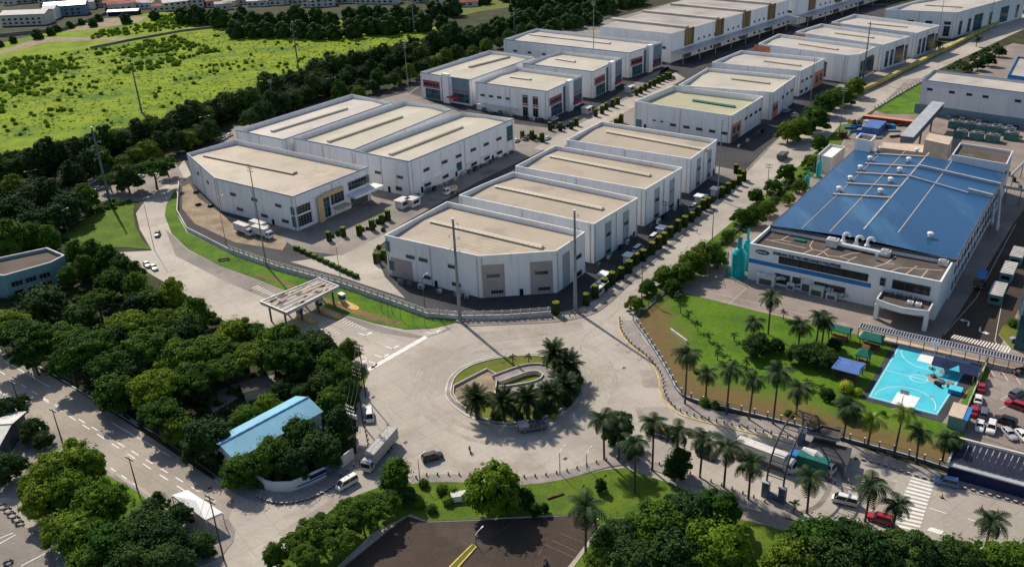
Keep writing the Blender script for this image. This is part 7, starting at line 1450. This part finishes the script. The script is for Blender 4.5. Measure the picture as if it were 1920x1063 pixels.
# worn patches and rubbish on the turquoise court
for u, v, w_, h_ in ((1752, 712, 16, 9), (1768, 700, 8, 6), (1742, 705, 7, 3), (1780, 720, 9, 6), (1766, 684, 12, 4), (1722, 700, 4, 1.5), (1745, 745, 5, 2)):
    pts = [(u+w_*math.cos(a*.9)*random.uniform(.6, 1.1), v+h_*math.sin(a*.9)*random.uniform(.6, 1.1)) for a in range(7)]
    sheet('worn_patch', pts, .284, 'concrete_brown')
for k, (u, v) in enumerate(((1750, 706), (1764, 716), (1774, 706), (1782, 726), (1745, 690), (1758, 722))):
    q = G(u, v, .28); b = MB(); b.box((0, 0, 0), random.uniform(.8, 2), random.uniform(.6, 1.2), random.uniform(.3, .8), ('rust', 'steel_dark', 'court_blue', 'brown', 'off_white', 'black')[k], k); o = b.build('litter_heap'); o.location = q
    tag(o, ('rust brown', 'dark grey', 'turquoise', 'brown', 'pale', 'black')[k]+' heap of rubbish on the worn corner of the court before the navy tent', 'rubbish', 'rubbish on the court')
block('blue walled low building at the right edge beyond the pipeline road', [(1890, 140), (1945, 148), (1958, 112), (1908, 106)], 8, 0, 'band_blue', 'roof_grey', 'low_building', 'building')
sheet('brown_yard', [(1800, 128), (1850, 100), (1900, 82), (1960, 90), (1960, 120), (1890, 150), (1840, 140)], .14, 'concrete_brown')
# wall side clutter: condensers, crates and downpipes along the warehouses
def clutter(p0, p1, n, label, group):
    a, c = G(*p0), G(*p1); ang = math.atan2(c.y-a.y, c.x-a.x)
    for k in range(n):
        q = a.lerp(c, (k+random.uniform(.1, .9))/n); b = MB(); s = random.uniform(.8, 1.8); m_ = random.choice(['steel_dark', 'off_white', 'steel', 'rust', 'steel_green', 'black'])
        b.box((0, 0, 0), s*1.3, .9, s, m_, 0); b.box((0, -.46, .2), s*.8, .06, s*.6, 'steel_dark'); o = b.build('plant_unit'); o.location = (q.x, q.y, .13); o.rotation_euler.z = ang; tag(o, label, 'machine unit', group)
clutter((770, 378), (962, 287), 16, 'small machine unit or crate standing along the windowed wall of the rightmost long warehouse', 'units along the long warehouse')
clutter((902, 208), (1020, 230), 9, 'small machine unit by the side wall of the nearest red trimmed warehouse', 'units by the red trimmed warehouse')
clutter((1116, 506), (1196, 442), 6, 'small unit in the shaded yard of the second tan roofed warehouse', 'units in the shaded street yards'); clutter((1212, 438), (1280, 382), 5, 'small unit in the shaded yard of the third tan roofed warehouse', 'units in the shaded street yards')
clutter((1380, 280), (1436, 245), 6, 'small unit beside the orange cornered green roofed warehouse', 'units by the green roofed warehouse')
clutter((735, 530), (890, 562), 7, 'small unit at the foot of the nearest tan roofed warehouse', 'units by the nearest tan warehouse')
clutter((1770, 222), (1910, 244), 10, 'plant unit at the foot of the lilac grey factory', 'plant units by the lilac factory'); clutter((1870, 300), (1915, 360), 6, 'plant unit at the right end of the blue hall', 'plant units at the right end')
# ---------------- labels that tell trees of one clump apart ----------------
def px_of(p):
    d = Vector((p[0], p[1], p[2]-CAM_H)); z = d.dot(_f); return 960+FPX*d.dot(_r)/z, 531.5-FPX*d.dot(_u)/z
GR = {}
for o in COL.objects:
    if o.get('category') == 'tree' and o.get('group'): GR.setdefault(o['group'], []).append(o)
for g, L_ in GR.items():
    P_ = {o.name: px_of((o.location.x, o.location.y, 5)) for o in L_}
    xs = sorted(p[0] for p in P_.values()); ys = sorted(p[1] for p in P_.values()); n = len(L_)
    for o in L_:
        x, y = P_[o.name]; kids = KIDS.get(o.name, ()); lm = [c for c in kids if c.name.startswith('crown')][0].data
        tone = {'leaf_bright': 'bright green', 'leaf': 'green', 'leaf_dark': 'dark green'}[lm.materials[0].name]
        zone = ''
        if n > 5:
            i = sum(x > q for q in xs)/n; zone = 'far left' if i < .16 else 'left' if i < .38 else 'middle' if i < .62 else 'right' if i < .84 else 'far right'
            if n > 10 and xs[-1]-xs[0] < 8*(ys[-1]-ys[0]): j = sum(y > q for q in ys)/n; zone = ('upper ' if j < .34 else 'lower ' if j > .67 else 'central ')+zone.replace('middle', 'middle')
        o['label'] = f"{tone} tree, {zone+' of the ' if zone else 'among the '}{g}"
BL = {}
for L_ in GR.values():
    for o in L_: BL.setdefault(o['label'], []).append(o)
for t_, L_ in BL.items():
    if 1 < len(L_) < 4:
        L_.sort(key=lambda o: -o.scale[0])
        for o, w_ in zip(L_, ('larger', 'smaller') if len(L_) == 2 else ('largest', 'midsize', 'smallest')): o['label'] = w_+' '+t_
GP = {}
for o in COL.objects:
    if o.get('category') in ('palm tree', 'clipped hedge') and o.get('group'): GP.setdefault(o['group'], []).append(o)
ORD = ['first', 'second', 'third', 'fourth', 'fifth', 'sixth', 'seventh', 'eighth', 'ninth']
for g, L_ in GP.items():
    if L_[0]['category'] == 'clipped hedge' and len(L_) > 9: continue
    L_.sort(key=lambda o: px_of(o.location)[0])
    if len(L_) <= 9:
        for i, o in enumerate(L_): o['label'] = f"{o['category'].replace(' tree', '')} {ORD[i]} from the left among the {g}" if 0 < i < len(L_)-1 else f"{'leftmost' if i == 0 else 'rightmost'} {o['category'].replace(' tree', '')} among the {g}"
    else:
        for i, o in enumerate(L_): o['label'] = f"young palm on the {'left' if i < len(L_)/3 else 'middle' if i < 2*len(L_)/3 else 'right'} of the open campus lawn"
for o in COL.objects:
    if o.get('label') and len(o['label'].split()) > 16: print('LONG', len(o['label'].split()), o['label'])
